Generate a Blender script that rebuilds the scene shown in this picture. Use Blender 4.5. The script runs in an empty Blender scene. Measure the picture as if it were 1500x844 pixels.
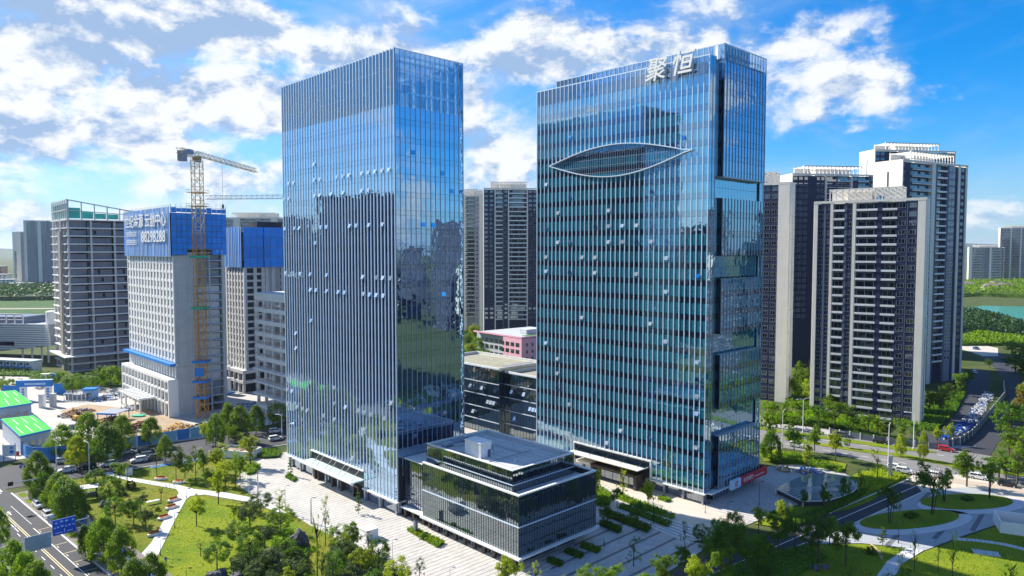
import bpy, bmesh, math, random
from math import sin, cos, tan, pi, radians, sqrt, atan2
from mathutils import Vector, Matrix, Euler
random.seed(7)
R = random.uniform
scn = bpy.context.scene
col = scn.collection
# ---------------------------------------------------------------- camera
H = 63.0                       # drone height above the ground, metres
FPX, CX, CY, PT = 1055.0, 750.0, 422.0, radians(3.04)
cd = bpy.data.cameras.new('camera'); cam = bpy.data.objects.new('camera', cd); col.objects.link(cam)
cam.location = (0, 0, H); cam.rotation_euler = (pi/2 - PT, 0, 0)
cd.sensor_width = 36; cd.lens = 36*FPX/1500; cd.clip_start = 1; cd.clip_end = 60000
scn.camera = cam
# ---------------------------------------------------------------- sun, sky, exposure
SUN_AZ, SUN_EL = radians(-60), radians(36)     # azimuth clockwise from +Y
sd = Vector((sin(SUN_AZ)*cos(SUN_EL), cos(SUN_AZ)*cos(SUN_EL), sin(SUN_EL)))
sl = bpy.data.lights.new('sun', 'SUN'); sl.energy = 5.0; sl.angle = radians(0.5); sl.color = (1, .93, .80)
so = bpy.data.objects.new('sun', sl); col.objects.link(so); so.rotation_euler = sd.to_track_quat('Z', 'Y').to_euler()
scn.view_settings.view_transform = 'Standard'; scn.view_settings.look = 'None'
scn.view_settings.exposure = 0.98; scn.view_settings.gamma = 1
world = bpy.data.worlds.new('World'); scn.world = world; world.use_nodes = True
wt = world.node_tree; wt.nodes.clear()

class NT:
    def __init__(s, t): s.t = t
    def n(s, typ, ins=None, **kw):
        x = s.t.nodes.new(typ)
        for k, v in kw.items(): setattr(x, k, v)
        for k, v in (ins or {}).items():
            if isinstance(v, bpy.types.NodeSocket): s.t.links.new(v, x.inputs[k])
            else: x.inputs[k].default_value = v
        return x
    def m(s, op, a, b=0.0, c=0.0, clamp=False):
        x = s.t.nodes.new('ShaderNodeMath'); x.operation = op; x.use_clamp = clamp
        for i, v in enumerate((a, b, c)):
            if isinstance(v, bpy.types.NodeSocket): s.t.links.new(v, x.inputs[i])
            else: x.inputs[i].default_value = v
        return x.outputs[0]
    def ramp(s, fac, stops):
        x = s.t.nodes.new('ShaderNodeValToRGB'); e = x.color_ramp.elements
        while len(e) < len(stops): e.new(0.5)
        for i, (p, c) in enumerate(stops):
            e[i].position = p; e[i].color = (*c, 1) if len(c) == 3 else c
        s.t.links.new(fac, x.inputs[0]); return x.outputs[0]
    def mixc(s, fac, a, b, mode='MIX'):
        x = s.t.nodes.new('ShaderNodeMix'); x.data_type = 'RGBA'; x.blend_type = mode
        for i, v in ((0, fac), (6, a), (7, b)):
            if isinstance(v, bpy.types.NodeSocket): s.t.links.new(v, x.inputs[i])
            elif i == 0: x.inputs[0].default_value = v
            else: x.inputs[i].default_value = (*v, 1) if len(v) == 3 else v
        return x.outputs[2]
    def smooth(s, v, a, b):
        x = s.t.nodes.new('ShaderNodeMapRange'); x.interpolation_type = 'SMOOTHSTEP'
        s.t.links.new(v, x.inputs[0])
        for i, q in ((1, a), (2, b), (3, 0.0), (4, 1.0)): x.inputs[i].default_value = q
        return x.outputs[0]

def build_sky():
    k = NT(wt)
    sky = k.n('ShaderNodeTexSky', sky_type='NISHITA', sun_disc=False, sun_elevation=SUN_EL, sun_rotation=SUN_AZ)
    sky.air_density = 1.0; sky.dust_density = 0.6; sky.ozone_density = 2.5
    hs = k.n('ShaderNodeHueSaturation', {'Saturation': 1.32, 'Value': 1.12, 'Color': k.n('ShaderNodeVectorMath', {0: sky.outputs[0], 1: (.66, 1.02, 1.42)}, operation='MULTIPLY').outputs[0]})
    tc = k.n('ShaderNodeTexCoord').outputs['Generated']
    sp = k.n('ShaderNodeSeparateXYZ', {0: tc}); x, y, z = sp.outputs
    az = k.m('ARCTAN2', x, y); el = k.m('ARCSINE', z)
    # cloud coverage: (azimuth, elevation, half width, half height, weight)
    def P(px, py): return math.atan((px-CX)/FPX), math.atan((CY-py)/FPX*cos(math.atan((px-CX)/FPX))) - PT
    blobs = [(560, 85, 190, 75, .95), (790, 75, 190, 62, 1.1), (960, 75, 150, 60, 1.0), (1150, 60, 120, 50, .95), (1240, 105, 110, 55, .85), (1210, 185, 110, 20, .55),
             (60, 70, 130, 90, 1.15), (230, 22, 230, 55, 1.35), (330, 140, 260, 70, 1.0), (110, 190, 260, 80, .92), (330, 250, 260, 60, .75),
             (720, 230, 90, 100, .85), (140, 320, 330, 50, .62), (690, 150, 80, 60, .9), (1080, 130, 120, 60, .95), (1340, 130, 50, 25, .6), (1460, 300, 80, 32, .6), (1170, 165, 70, 40, .6)]
    cov = None
    for (bx, by, rx, ry, w) in blobs:
        a0, e0 = P(bx, by); ra, re = rx/FPX, ry/FPX
        da = k.m('DIVIDE', k.m('SUBTRACT', az, a0), ra); de = k.m('DIVIDE', k.m('SUBTRACT', el, e0), re)
        d2 = k.m('ADD', k.m('MULTIPLY', da, da), k.m('MULTIPLY', de, de))
        g = k.m('MULTIPLY', k.m('EXPONENT', k.m('MULTIPLY', d2, -0.9)), w)
        cov = g if cov is None else k.m('MAXIMUM', cov, g)
    # outside the frame: ordinary scattered cumulus
    sv = k.n('ShaderNodeVectorMath', {0: tc, 1: (1, 1, 1.7)}, operation='MULTIPLY').outputs[0]
    big = k.n('ShaderNodeTexNoise', {'Vector': sv, 'Scale': 2.6, 'Detail': 2.0}).outputs[0]
    out_ = k.smooth(k.m('ABSOLUTE', az), 0.66, 0.85); up = k.smooth(el, .36, .5)
    gen = k.m('MULTIPLY', k.smooth(big, .46, .68), k.m('MAXIMUM', out_, up))
    cov = k.m('MAXIMUM', cov, k.m('MULTIPLY', gen, .80))
    def fbm(v, sc=9.5): 
        a = k.n('ShaderNodeTexNoise', {'Vector': v, 'Scale': sc, 'Detail': 9.0, 'Roughness': .59, 'Lacunarity': 2.1, 'Distortion': .15}).outputs[0]
        return a
    n1 = fbm(sv)
    off = k.n('ShaderNodeVectorMath', {0: sv, 1: (sd.x*.020, sd.y*.020, .028)}, operation='ADD').outputs[0]
    n2 = fbm(off)
    dens = k.m('ADD', k.m('MULTIPLY', k.m('SUBTRACT', n1, .5), 2.0), k.m('SUBTRACT', cov, .52))
    alpha = k.smooth(dens, -.14, .34)
    lit = k.m('ADD', k.m('MULTIPLY', k.m('SUBTRACT', n1, n2), 8.5), .64)
    lit = k.m('SUBTRACT', lit, k.m('MULTIPLY', k.smooth(dens, .28, .85), .50))
    lit = k.m('MAXIMUM', k.m('MINIMUM', lit, 1.0), 0.0)
    ccol = k.mixc(lit, (2.9, 4.2, 6.4), (7.9, 8.1, 8.3))
    # thin white veil near the horizon, thicker towards the sun side
    left = k.m('SUBTRACT', 1.0, k.smooth(az, -.62, .55))
    low = k.m('SUBTRACT', 1.0, k.smooth(el, -.02, .24)); high = k.m('MULTIPLY', k.m('SUBTRACT', 1.0, k.smooth(el, .0, .62)), k.m('MULTIPLY', left, .55))
    hz = k.m('MAXIMUM', k.m('MULTIPLY', low, k.m('ADD', .38, k.m('MULTIPLY', left, .55))), high)
    base = k.mixc(k.m('MULTIPLY', hz, .85), hs.outputs[0], (4.9, 6.1, 6.9))
    wv = k.n('ShaderNodeVectorMath', {0: tc, 1: (1, 1, 3.2)}, operation='MULTIPLY').outputs[0]
    wisp = k.n('ShaderNodeTexNoise', {'Vector': wv, 'Scale': 4.2, 'Detail': 7.0, 'Roughness': .6, 'Distortion': .6}).outputs[0]
    thin = k.m('MULTIPLY', k.smooth(wisp, .44, .70), k.m('ADD', .22, k.m('MULTIPLY', left, .38)))
    base = k.mixc(thin, base, (5.6, 6.3, 6.9))
    c = k.mixc(alpha, base, ccol)
    bg = k.n('ShaderNodeBackground', {'Color': c, 'Strength': 0.063})
    o = k.n('ShaderNodeOutputWorld', {'Surface': bg.outputs[0]})
build_sky()

# ---------------------------------------------------------------- projection helpers (pixel of the survey photo -> place on the ground)
def ray(px, py):
    x = (px-CX)/FPX; z = -(py-CY)/FPX
    return Vector((x, cos(PT)+z*sin(PT), -sin(PT)+z*cos(PT)))
def G(px, py, z=0.0):
    r = ray(px, py); t = (z-H)/r.z; return Vector((r.x*t, r.y*t, z))
def Zat(p, py):
    q = (CY-py)/FPX; dy = p[1]
    # z' cos + y sin = q (y cos - z' sin)
    return H + dy*(q*cos(PT)-sin(PT))/(cos(PT)+q*sin(PT))
def px2m(p): return p[1]/FPX
AX = radians(43.9)             # rotation of the building grid
UV = Vector((cos(AX), sin(AX), 0)); UU = Vector((-sin(AX), cos(AX), 0))

# ---------------------------------------------------------------- materials
MATS = {}
def M(name, base, rough=.6, metal=0.0, var=.12, scale=.6, bump=0.0, bscale=4.0, spec=.4, detail=4, objvar=0.0, streak=0.0):
    if name in MATS: return MATS[name]
    m = bpy.data.materials.new(name); m.use_nodes = True; t = m.node_tree; t.nodes.clear(); k = NT(t)
    geo = k.n('ShaderNodeNewGeometry').outputs['Position']
    nz = k.n('ShaderNodeTexNoise', {'Vector': geo, 'Scale': scale, 'Detail': detail, 'Roughness': .6}).outputs[0]
    f = k.m('ADD', k.m('MULTIPLY', k.m('SUBTRACT', nz, .5), var*4), 1.0)
    if streak:
        mp = k.n('ShaderNodeVectorMath', {0: geo, 1: (1.6, 1.6, .07)}, operation='MULTIPLY').outputs[0]
        ns = k.n('ShaderNodeTexNoise', {'Vector': mp, 'Scale': 1.0, 'Detail': 5.0}).outputs[0]
        f = k.m('MULTIPLY', f, k.m('ADD', k.m('MULTIPLY', k.m('SUBTRACT', ns, .5), streak*4), 1.0))
    if objvar:
        oi = k.n('ShaderNodeObjectInfo').outputs['Random']
        f = k.m('MULTIPLY', f, k.m('ADD', k.m('MULTIPLY', k.m('SUBTRACT', oi, .5), objvar*2), 1.0))
    c = k.n('ShaderNodeVectorMath', {0: (*base,), 'Scale': f}, operation='SCALE').outputs[0]
    b = k.n('ShaderNodeBsdfPrincipled', {'Base Color': c, 'Roughness': rough, 'Metallic': metal, 'Specular IOR Level': spec})
    if bump:
        n2 = k.n('ShaderNodeTexNoise', {'Vector': geo, 'Scale': bscale, 'Detail': 5.0}).outputs[0]
        bp = k.n('ShaderNodeBump', {'Height': n2, 'Strength': bump, 'Distance': .1}); t.links.new(bp.outputs[0], b.inputs['Normal'])
    k.n('ShaderNodeOutputMaterial', {'Surface': b.outputs[0]})
    MATS[name] = m; return m

def glass(name, dark, bright, f0=.38, tint=(.80, .90, 1.0), thr=.5, wave=.06, ang=AX, see=0.0, cell=(1.46, 1.46, 4.2), rough=.012):
    """coated curtain wall glass: strong mirror coating over a tinted body that differs from pane to pane"""
    if name in MATS: return MATS[name]
    m = bpy.data.materials.new(name); m.use_nodes = True; t = m.node_tree; t.nodes.clear(); k = NT(t)
    geo = k.n('ShaderNodeNewGeometry').outputs['Position']
    rot = k.n('ShaderNodeVectorRotate', {'Vector': geo, 'Axis': (0, 0, 1), 'Angle': -ang}, rotation_type='AXIS_ANGLE').outputs[0]
    sn = k.n('ShaderNodeVectorMath', {0: rot, 1: cell}, operation='SNAP').outputs[0]
    wn = k.n('ShaderNodeTexWhiteNoise', {'Vector': sn}, noise_dimensions='3D').outputs[0]
    lo = k.n('ShaderNodeTexNoise', {'Vector': geo, 'Scale': .05, 'Detail': 2.0}).outputs[0]
    f = k.smooth(k.m('ADD', k.m('MULTIPLY', wn, .6), k.m('MULTIPLY', lo, .8)), thr-.25, thr+.35)
    c = k.mixc(f, dark, bright)
    wv = k.n('ShaderNodeTexNoise', {'Vector': geo, 'Scale': .55, 'Detail': 2.0}).outputs[0]
    bp = k.n('ShaderNodeBump', {'Height': wv, 'Strength': wave, 'Distance': .25}).outputs[0]
    body = k.n('ShaderNodeBsdfDiffuse', {'Color': c}).outputs[0]
    if see:
        tr = k.n('ShaderNodeBsdfTransparent', {'Color': (.62, .80, .95, 1)}).outputs[0]
        body = k.n('ShaderNodeMixShader', {0: see, 1: body, 2: tr}).outputs[0]
    gl = k.n('ShaderNodeBsdfGlossy', {'Color': (*tint, 1), 'Roughness': rough, 'Normal': bp}).outputs[0]
    fr = k.n('ShaderNodeFresnel', {'IOR': 1.5, 'Normal': bp}).outputs[0]
    fac = k.m('ADD', k.m('MULTIPLY', fr, 1.0-f0), f0, clamp=True)
    sh = k.n('ShaderNodeMixShader', {0: fac, 1: body, 2: gl}).outputs[0]
    k.n('ShaderNodeOutputMaterial', {'Surface': sh})
    MATS[name] = m; return m

def leafmat(name, c1, c2, trans=.42):
    if name in MATS: return MATS[name]
    m = bpy.data.materials.new(name); m.use_nodes = True; t = m.node_tree; t.nodes.clear(); k = NT(t)
    g = k.n('ShaderNodeNewGeometry'); oi = k.n('ShaderNodeObjectInfo').outputs['Random']
    nz = k.n('ShaderNodeTexNoise', {'Vector': g.outputs['Position'], 'Scale': .9, 'Detail': 3.0}).outputs[0]
    f = k.m('ADD', k.m('MULTIPLY', g.outputs['Random Per Island'], .55), k.m('MULTIPLY', k.m('SUBTRACT', nz, .3), 1.0), clamp=True)
    c = k.mixc(f, c1, c2)
    v = k.m('ADD', .78, k.m('MULTIPLY', oi, .44))
    c = k.n('ShaderNodeVectorMath', {0: c, 'Scale': v}, operation='SCALE').outputs[0]
    d = k.n('ShaderNodeBsdfPrincipled', {'Base Color': c, 'Roughness': .55, 'Specular IOR Level': .25}).outputs[0]
    t2 = k.n('ShaderNodeVectorMath', {0: c, 1: (2.1, 1.9, .5)}, operation='MULTIPLY').outputs[0]
    tr = k.n('ShaderNodeBsdfTranslucent', {'Color': t2}).outputs[0]
    sh = k.n('ShaderNodeMixShader', {0: trans, 1: d, 2: tr}).outputs[0]
    k.n('ShaderNodeOutputMaterial', {'Surface': sh}); MATS[name] = m; return m

def grassmat(name, c1, c2, c3):
    m = bpy.data.materials.new(name); m.use_nodes = True; t = m.node_tree; t.nodes.clear(); k = NT(t)
    p = k.n('ShaderNodeNewGeometry').outputs['Position']
    a = k.n('ShaderNodeTexNoise', {'Vector': p, 'Scale': .09, 'Detail': 4.0, 'Roughness': .65}).outputs[0]
    b = k.n('ShaderNodeTexNoise', {'Vector': p, 'Scale': 2.2, 'Detail': 5.0, 'Roughness': .7}).outputs[0]
    c = k.mixc(k.smooth(a, .38, .62), c1, c2); c = k.mixc(k.m('MULTIPLY', k.smooth(b, .42, .72), .75), c, c3)
    w = k.n('ShaderNodeTexNoise', {'Vector': p, 'Scale': .35, 'Detail': 6.0, 'Roughness': .75}).outputs[0]; c = k.mixc(k.m('MULTIPLY', k.smooth(w, .58, .78), .6), c, (.20, .15, .06))
    d = k.n('ShaderNodeBsdfPrincipled', {'Base Color': c, 'Roughness': .9, 'Specular IOR Level': .1})
    bp = k.n('ShaderNodeBump', {'Height': b, 'Strength': .7, 'Distance': .25}); t.links.new(bp.outputs[0], d.inputs['Normal'])
    k.n('ShaderNodeOutputMaterial', {'Surface': d.outputs[0]}); MATS[name] = m; return m

def pavemat(name, base, line, ang, period, width, blotch=.15):
    """stone paving laid in long courses with a thin darker band between them"""
    m = bpy.data.materials.new(name); m.use_nodes = True; t = m.node_tree; t.nodes.clear(); k = NT(t)
    p = k.n('ShaderNodeNewGeometry').outputs['Position']
    rot = k.n('ShaderNodeVectorRotate', {'Vector': p, 'Axis': (0, 0, 1), 'Angle': -ang}, rotation_type='AXIS_ANGLE').outputs[0]
    s = k.n('ShaderNodeSeparateXYZ', {0: rot}).outputs
    fx = k.m('FRACT', k.m('DIVIDE', s[0], period)); on = k.m('LESS_THAN', fx, width/period)
    cell = k.n('ShaderNodeVectorMath', {0: rot, 1: (.6, 1.2, 50)}, operation='SNAP').outputs[0]
    wn = k.n('ShaderNodeTexWhiteNoise', {'Vector': cell}, noise_dimensions='2D').outputs[0]
    nz = k.n('ShaderNodeTexNoise', {'Vector': p, 'Scale': .22, 'Detail': 5.0, 'Roughness': .65}).outputs[0]
    st = k.n('ShaderNodeTexNoise', {'Vector': p, 'Scale': .9, 'Detail': 6.0, 'Roughness': .7}).outputs[0]
    f = k.m('ADD', k.m('MULTIPLY', k.m('SUBTRACT', wn, .5), .16), k.m('SUBTRACT', k.m('ADD', 1.0, k.m('MULTIPLY', k.m('SUBTRACT', nz, .5), blotch*3.4)), k.m('MULTIPLY', k.smooth(st, .55, .75), .22)))
    c = k.mixc(on, base, line); c = k.n('ShaderNodeVectorMath', {0: c, 'Scale': f}, operation='SCALE').outputs[0]
    d = k.n('ShaderNodeBsdfPrincipled', {'Base Color': c, 'Roughness': .6, 'Specular IOR Level': .3})
    k.n('ShaderNodeOutputMaterial', {'Surface': d.outputs[0]}); MATS[name] = m; return m

# ---------------------------------------------------------------- mesh helpers
class MB:
    def __init__(s): s.v = []; s.f = []; s.mi = []; s.ms = []
    def mat(s, m):
        if m not in s.ms: s.ms.append(m)
        return s.ms.index(m)
    def quad(s, a, b, c, d, m):
        n = len(s.v); s.v += [tuple(a), tuple(b), tuple(c), tuple(d)]; s.f.append((n, n+1, n+2, n+3)); s.mi.append(s.mat(m))
    def poly(s, pts, m):
        n = len(s.v); s.v += [tuple(p) for p in pts]; s.f.append(tuple(range(n, n+len(pts)))); s.mi.append(s.mat(m))
    def hexa(s, p, m):     # 8 points: bottom 4 ccw, top 4 ccw
        n = len(s.v); s.v += [tuple(q) for q in p]; i = s.mat(m)
        for f in ((3, 2, 1, 0), (4, 5, 6, 7), (0, 1, 5, 4), (1, 2, 6, 5), (2, 3, 7, 6), (3, 0, 4, 7)):
            s.f.append(tuple(n+j for j in f)); s.mi.append(i)
        return s
    def box(s, x0, x1, y0, y1, z0, z1, m):
        s.hexa([(x0, y0, z0), (x1, y0, z0), (x1, y1, z0), (x0, y1, z0), (x0, y0, z1), (x1, y0, z1), (x1, y1, z1), (x0, y1, z1)], m); return s
    def prism(s, pts, z0, z1, m, cap=True):
        n = len(pts); b = len(s.v); i = s.mat(m)
        s.v += [(p[0], p[1], z0) for p in pts] + [(p[0], p[1], z1) for p in pts]
        for j in range(n):
            k2 = (j+1) % n; s.f.append((b+j, b+k2, b+n+k2, b+n+j)); s.mi.append(i)
        if cap:
            s.f.append(tuple(b+n+j for j in range(n))); s.mi.append(i); s.f.append(tuple(b+j for j in reversed(range(n)))); s.mi.append(i)
        return s
    def bar(s, p, q, w, m, h=None):
        p = Vector(p); q = Vector(q); d = (q-p).normalized(); h = h or w
        a = d.cross(Vector((0, 0, 1))); a = Vector((1, 0, 0)) if a.length < .01 else a.normalized()
        b = a.cross(d).normalized(); a = a*w/2; b = b*h/2
        s.hexa([p-a-b, p+a-b, p+a+b, p-a+b, q-a-b, q+a-b, q+a+b, q-a+b], m); return s
    def tube(s, pts, rad, m, n=6):
        pts = [Vector(p) for p in pts]; i = s.mat(m); base = len(s.v)
        for j, p in enumerate(pts):
            d = (pts[min(j+1, len(pts)-1)]-pts[max(j-1, 0)]).normalized()
            a = d.orthogonal().normalized() if abs(d.z) > .99 else d.cross(Vector((0, 0, 1))).normalized(); b = d.cross(a)
            r = rad[j] if isinstance(rad, (list, tuple)) else rad
            for q in range(n):
                t = 2*pi*q/n; s.v.append(tuple(p+a*cos(t)*r+b*sin(t)*r))
        for j in range(len(pts)-1):
            for q in range(n):
                q2 = (q+1) % n; s.f.append((base+j*n+q, base+j*n+q2, base+(j+1)*n+q2, base+(j+1)*n+q)); s.mi.append(i)
        s.f.append(tuple(base+q for q in reversed(range(n)))); s.mi.append(i)
        s.f.append(tuple(base+(len(pts)-1)*n+q for q in range(n))); s.mi.append(i); return s
    def mesh(s, name, smooth=False):
        me = bpy.data.meshes.new(name); me.from_pydata(s.v, [], s.f)
        for m in s.ms: me.materials.append(m)
        me.polygons.foreach_set('material_index', s.mi)
        if smooth: me.polygons.foreach_set('use_smooth', [True]*len(s.f))
        me.update(); return me
    def build(s, name, parent=None, smooth=False, **kw):
        return link(name, s.mesh(name, smooth), parent, **kw)

def link(name, me, parent=None, loc=None, rot=None, scale=None, kind=None):
    o = bpy.data.objects.new(name, me); col.objects.link(o)
    if parent: o.parent = parent
    if loc is not None: o.location = loc
    if rot is not None: o.rotation_euler = rot
    if scale is not None: o.scale = scale
    if kind: o['kind'] = kind
    return o
def tag(o, label, cat, group=None):
    o['label'] = label; o['category'] = cat
    if group: o['group'] = group
    return o
def thing(name, label, cat, loc=(0, 0, 0), rz=0.0, group=None):
    o = bpy.data.objects.new(name, None); col.objects.link(o); o.location = loc; o.rotation_euler = (0, 0, rz); o.empty_display_size = .5
    return tag(o, label, cat, group)
def copy_tree(o, parent=None):
    c = o.copy(); col.objects.link(c)
    if parent: c.parent = parent
    for ch in o.children: copy_tree(ch, c)
    return c
def to_world(root, p):
    a = root.rotation_euler.z; c, s = cos(a), sin(a); return Vector((root.location.x+c*p[0]-s*p[1], root.location.y+s*p[0]+c*p[1], root.location.z+p[2]))
ORD = ['first', 'second', 'third', 'fourth', 'fifth', 'sixth', 'seventh', 'eighth', 'ninth', 'tenth', 'eleventh', 'twelfth', 'thirteenth', 'fourteenth', 'fifteenth', 'sixteenth',
       'seventeenth', 'eighteenth', 'nineteenth', 'twentieth', 'twenty-first', 'twenty-second', 'twenty-third', 'twenty-fourth', 'twenty-fifth', 'twenty-sixth']
def sheet(name, pxs, z, m, kind='structure', thick=0.0, world=False):
    pts = [Vector((p[0], p[1], z)) if world else G(p[0], p[1]) for p in pxs]
    bm = bmesh.new(); vs = [bm.verts.new((p[0], p[1], z)) for p in pts]; f = bm.faces.new(vs)
    if thick:
        r = bmesh.ops.extrude_face_region(bm, geom=[f]); up = [g for g in r['geom'] if isinstance(g, bmesh.types.BMVert)]
        bmesh.ops.translate(bm, vec=(0, 0, thick), verts=up)
    bmesh.ops.triangulate(bm, faces=bm.faces[:]); bmesh.ops.recalc_face_normals(bm, faces=bm.faces[:])
    if not thick:
        for f in bm.faces:
            if f.normal.z < 0: f.normal_flip()
    me = bpy.data.meshes.new(name); bm.to_mesh(me); bm.free(); me.materials.append(m)
    return link(name, me, kind=kind)
def text_mesh(txt, size, ext, m, bold=0.0, shear=0.0, spacing=1.0):
    cu = bpy.data.curves.new('lettering', 'FONT'); cu.body = txt; cu.size = size; cu.extrude = ext; cu.offset = bold; cu.shear = shear
    cu.align_x = 'CENTER'; cu.align_y = 'CENTER'; cu.space_character = spacing; cu.resolution_u = 2
    o = bpy.data.objects.new('lettering', cu); col.objects.link(o)
    dg = bpy.context.evaluated_depsgraph_get(); dg.update()
    me = bpy.data.meshes.new_from_object(o.evaluated_get(dg)); bpy.data.objects.remove(o); me.materials.clear(); me.materials.append(m); me.name = 'lettering'
    return me
# ---------------------------------------------------------------- shared materials
white = M('white_paint', (.80, .80, .78), .5, var=.03)
alu = M('pale_aluminium', (.66, .76, .88), .34, .2, var=.03, streak=.02)
alu_dark = M('grey_aluminium', (.16, .19, .26), .35, .5, var=.04)
alu_mid = M('mullion_aluminium', (.34, .38, .46), .35, .4, var=.04)
core_m = M('core_dark', (.012, .018, .030), .6, var=.05)
conc = M('raw_concrete', (.52, .52, .53), .85, var=.10, scale=.25, bump=.3, bscale=2.0, streak=.10)
conc_d = M('dark_concrete', (.32, .335, .38), .85, var=.12, scale=.3, streak=.10)  # darker blue-grey concrete for cores, infill and rubble
conc_w = M('white_render', (.78, .77, .75), .7, var=.06, scale=.3, streak=.05)
brown = M('bronze_cladding', (.075, .055, .045), .45, .3, var=.1)
roofgrey = M('roof_screed', (.50, .52, .54), .85, var=.10, scale=.15, bump=.2)
stone_led = M('ledge_stone', (.74, .74, .72), .55, var=.04, streak=.03)
black = M('black_metal', (.02, .02, .022), .4, .3)
greymetal = M('lamp_grey', (.55, .57, .60), .35, .6)
g_blue = glass('glass_blue', (.003, .010, .055), (.005, .035, .14), f0=.58, tint=(.58, .80, 1.0))
g_bluesp = glass('glass_blue_spandrel', (.003, .008, .045), (.004, .016, .08), f0=.54, tint=(.58, .80, 1.0))
g_teal = glass('glass_teal', (.006, .045, .11), (.012, .21, .31), f0=.44, tint=(.62, .83, 1.0), thr=.36)
g_tealsp = glass('glass_dark_spandrel', (.002, .005, .02), (.003, .010, .035), f0=.43, tint=(.62, .83, 1.0))
pod_mull = M('dark_mullion', (.045, .055, .075), .35, .4, var=.05)
g_pod = glass('glass_podium', (.002, .005, .016), (.006, .022, .042), f0=.27, cell=(.74, .74, 2.0), tint=(.80, .92, .95))
g_crown = glass('glass_crown', (.01, .05, .12), (.02, .08, .16), f0=.20, see=.84)
g_shop = glass('glass_shopfront', (.02, .025, .05), (.10, .11, .17), f0=.30)
g_win = glass('glass_window', (.004, .008, .022), (.16, .19, .23), f0=.14, thr=.95, cell=(2.3, 2.3, 3.1), ang=.5, wave=.03)
g_sash = glass('glass_open_sash', (.24, .32, .42), (.44, .50, .58), f0=.28, wave=.02)  # pale body paints in the bright sky that the tilted panes mirror

_unit = {}
def unit(axis, m, th=.06):
    k = (axis, m.name, th)
    if k not in _unit:
        b = MB(); t = th/2
        if axis == 'L': b.box(-t, t, -.5, .5, -.5, .5, m)
        elif axis == 'R': b.box(-.5, .5, -t, t, -.5, .5, m)
        else: b.box(-.5, .5, -.5, .5, -.5, .5, m)
        _unit[k] = b.mesh('unit_'+axis)
    return _unit[k]

class Panes:
    def __init__(s, root, name='glass_pane', tilt=.0035): s.root = root; s.p = []; s.name = name; s.tilt = tilt
    def add(s, axis, c, w, h, m): s.p.append((axis, c, w, h, m))
    def emit(s, n=300, parent=None):
        parent = parent or s.root
        def size(q):
            ax, c, w, h, m = q; p = to_world(s.root, c); d = Vector((0, 0, H))-p
            nl = Vector((-1, 0, 0)) if ax == 'L' else Vector((0, -1, 0)); nl.rotate(Euler((0, 0, s.root.rotation_euler.z)))
            return w*h*max(nl.dot(d.normalized()), .02)/d.length_squared
        s.p.sort(key=size, reverse=True)
        for ax, c, w, h, m in s.p[:n]:
            a, b = R(-s.tilt, s.tilt), R(-s.tilt, s.tilt)
            if ax == 'L': link(s.name, unit('L', m), parent, c, (0, a, b), (1, w, h))
            else: link(s.name, unit('R', m), parent, c, (a, 0, b), (w, 1, h))
        if len(s.p) > n:
            mb = MB()
            for ax, c, w, h, m in s.p[n:]:
                x, y, z = c; j = [R(-s.tilt, s.tilt)*1.0 for _ in range(2)]
                if ax == 'L':
                    f = lambda u, v: (x-.03+u*w/2*j[0]+v*h/2*j[1], y+u*w/2, z+v*h/2)
                    mb.quad(f(1, -1), f(-1, -1), f(-1, 1), f(1, 1), m)
                else:
                    f = lambda u, v: (x+u*w/2, y-.03+u*w/2*j[0]+v*h/2*j[1], z+v*h/2)
                    mb.quad(f(-1, -1), f(1, -1), f(1, 1), f(-1, 1), m)
            mb.build(s.name, parent, kind='stuff')

def fin(root, axis, x, y, z0, z1, w, d, m, name='fin'):
    # thin blade standing proud of the glass
    if axis == 'L': link(name, unit('B', m), root, (x-d/2, y, (z0+z1)/2), None, (d, w, z1-z0))
    else: link(name, unit('B', m), root, (x, y-d/2, (z0+z1)/2), None, (w, d, z1-z0))
def sash(root, axis, x, y, z, w, h=1.0, ang=.42, m=None):
    m = m or g_sash
    if axis == 'L': link('open_window', unit('L', m), root, (x-.12-sin(ang)*h/2, y, z), (0, ang, 0), (1, w, h))
    else: link('open_window', unit('R', m), root, (x, y-.12-sin(ang)*h/2, z), (-ang, 0, 0), (w, 1, h))

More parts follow.
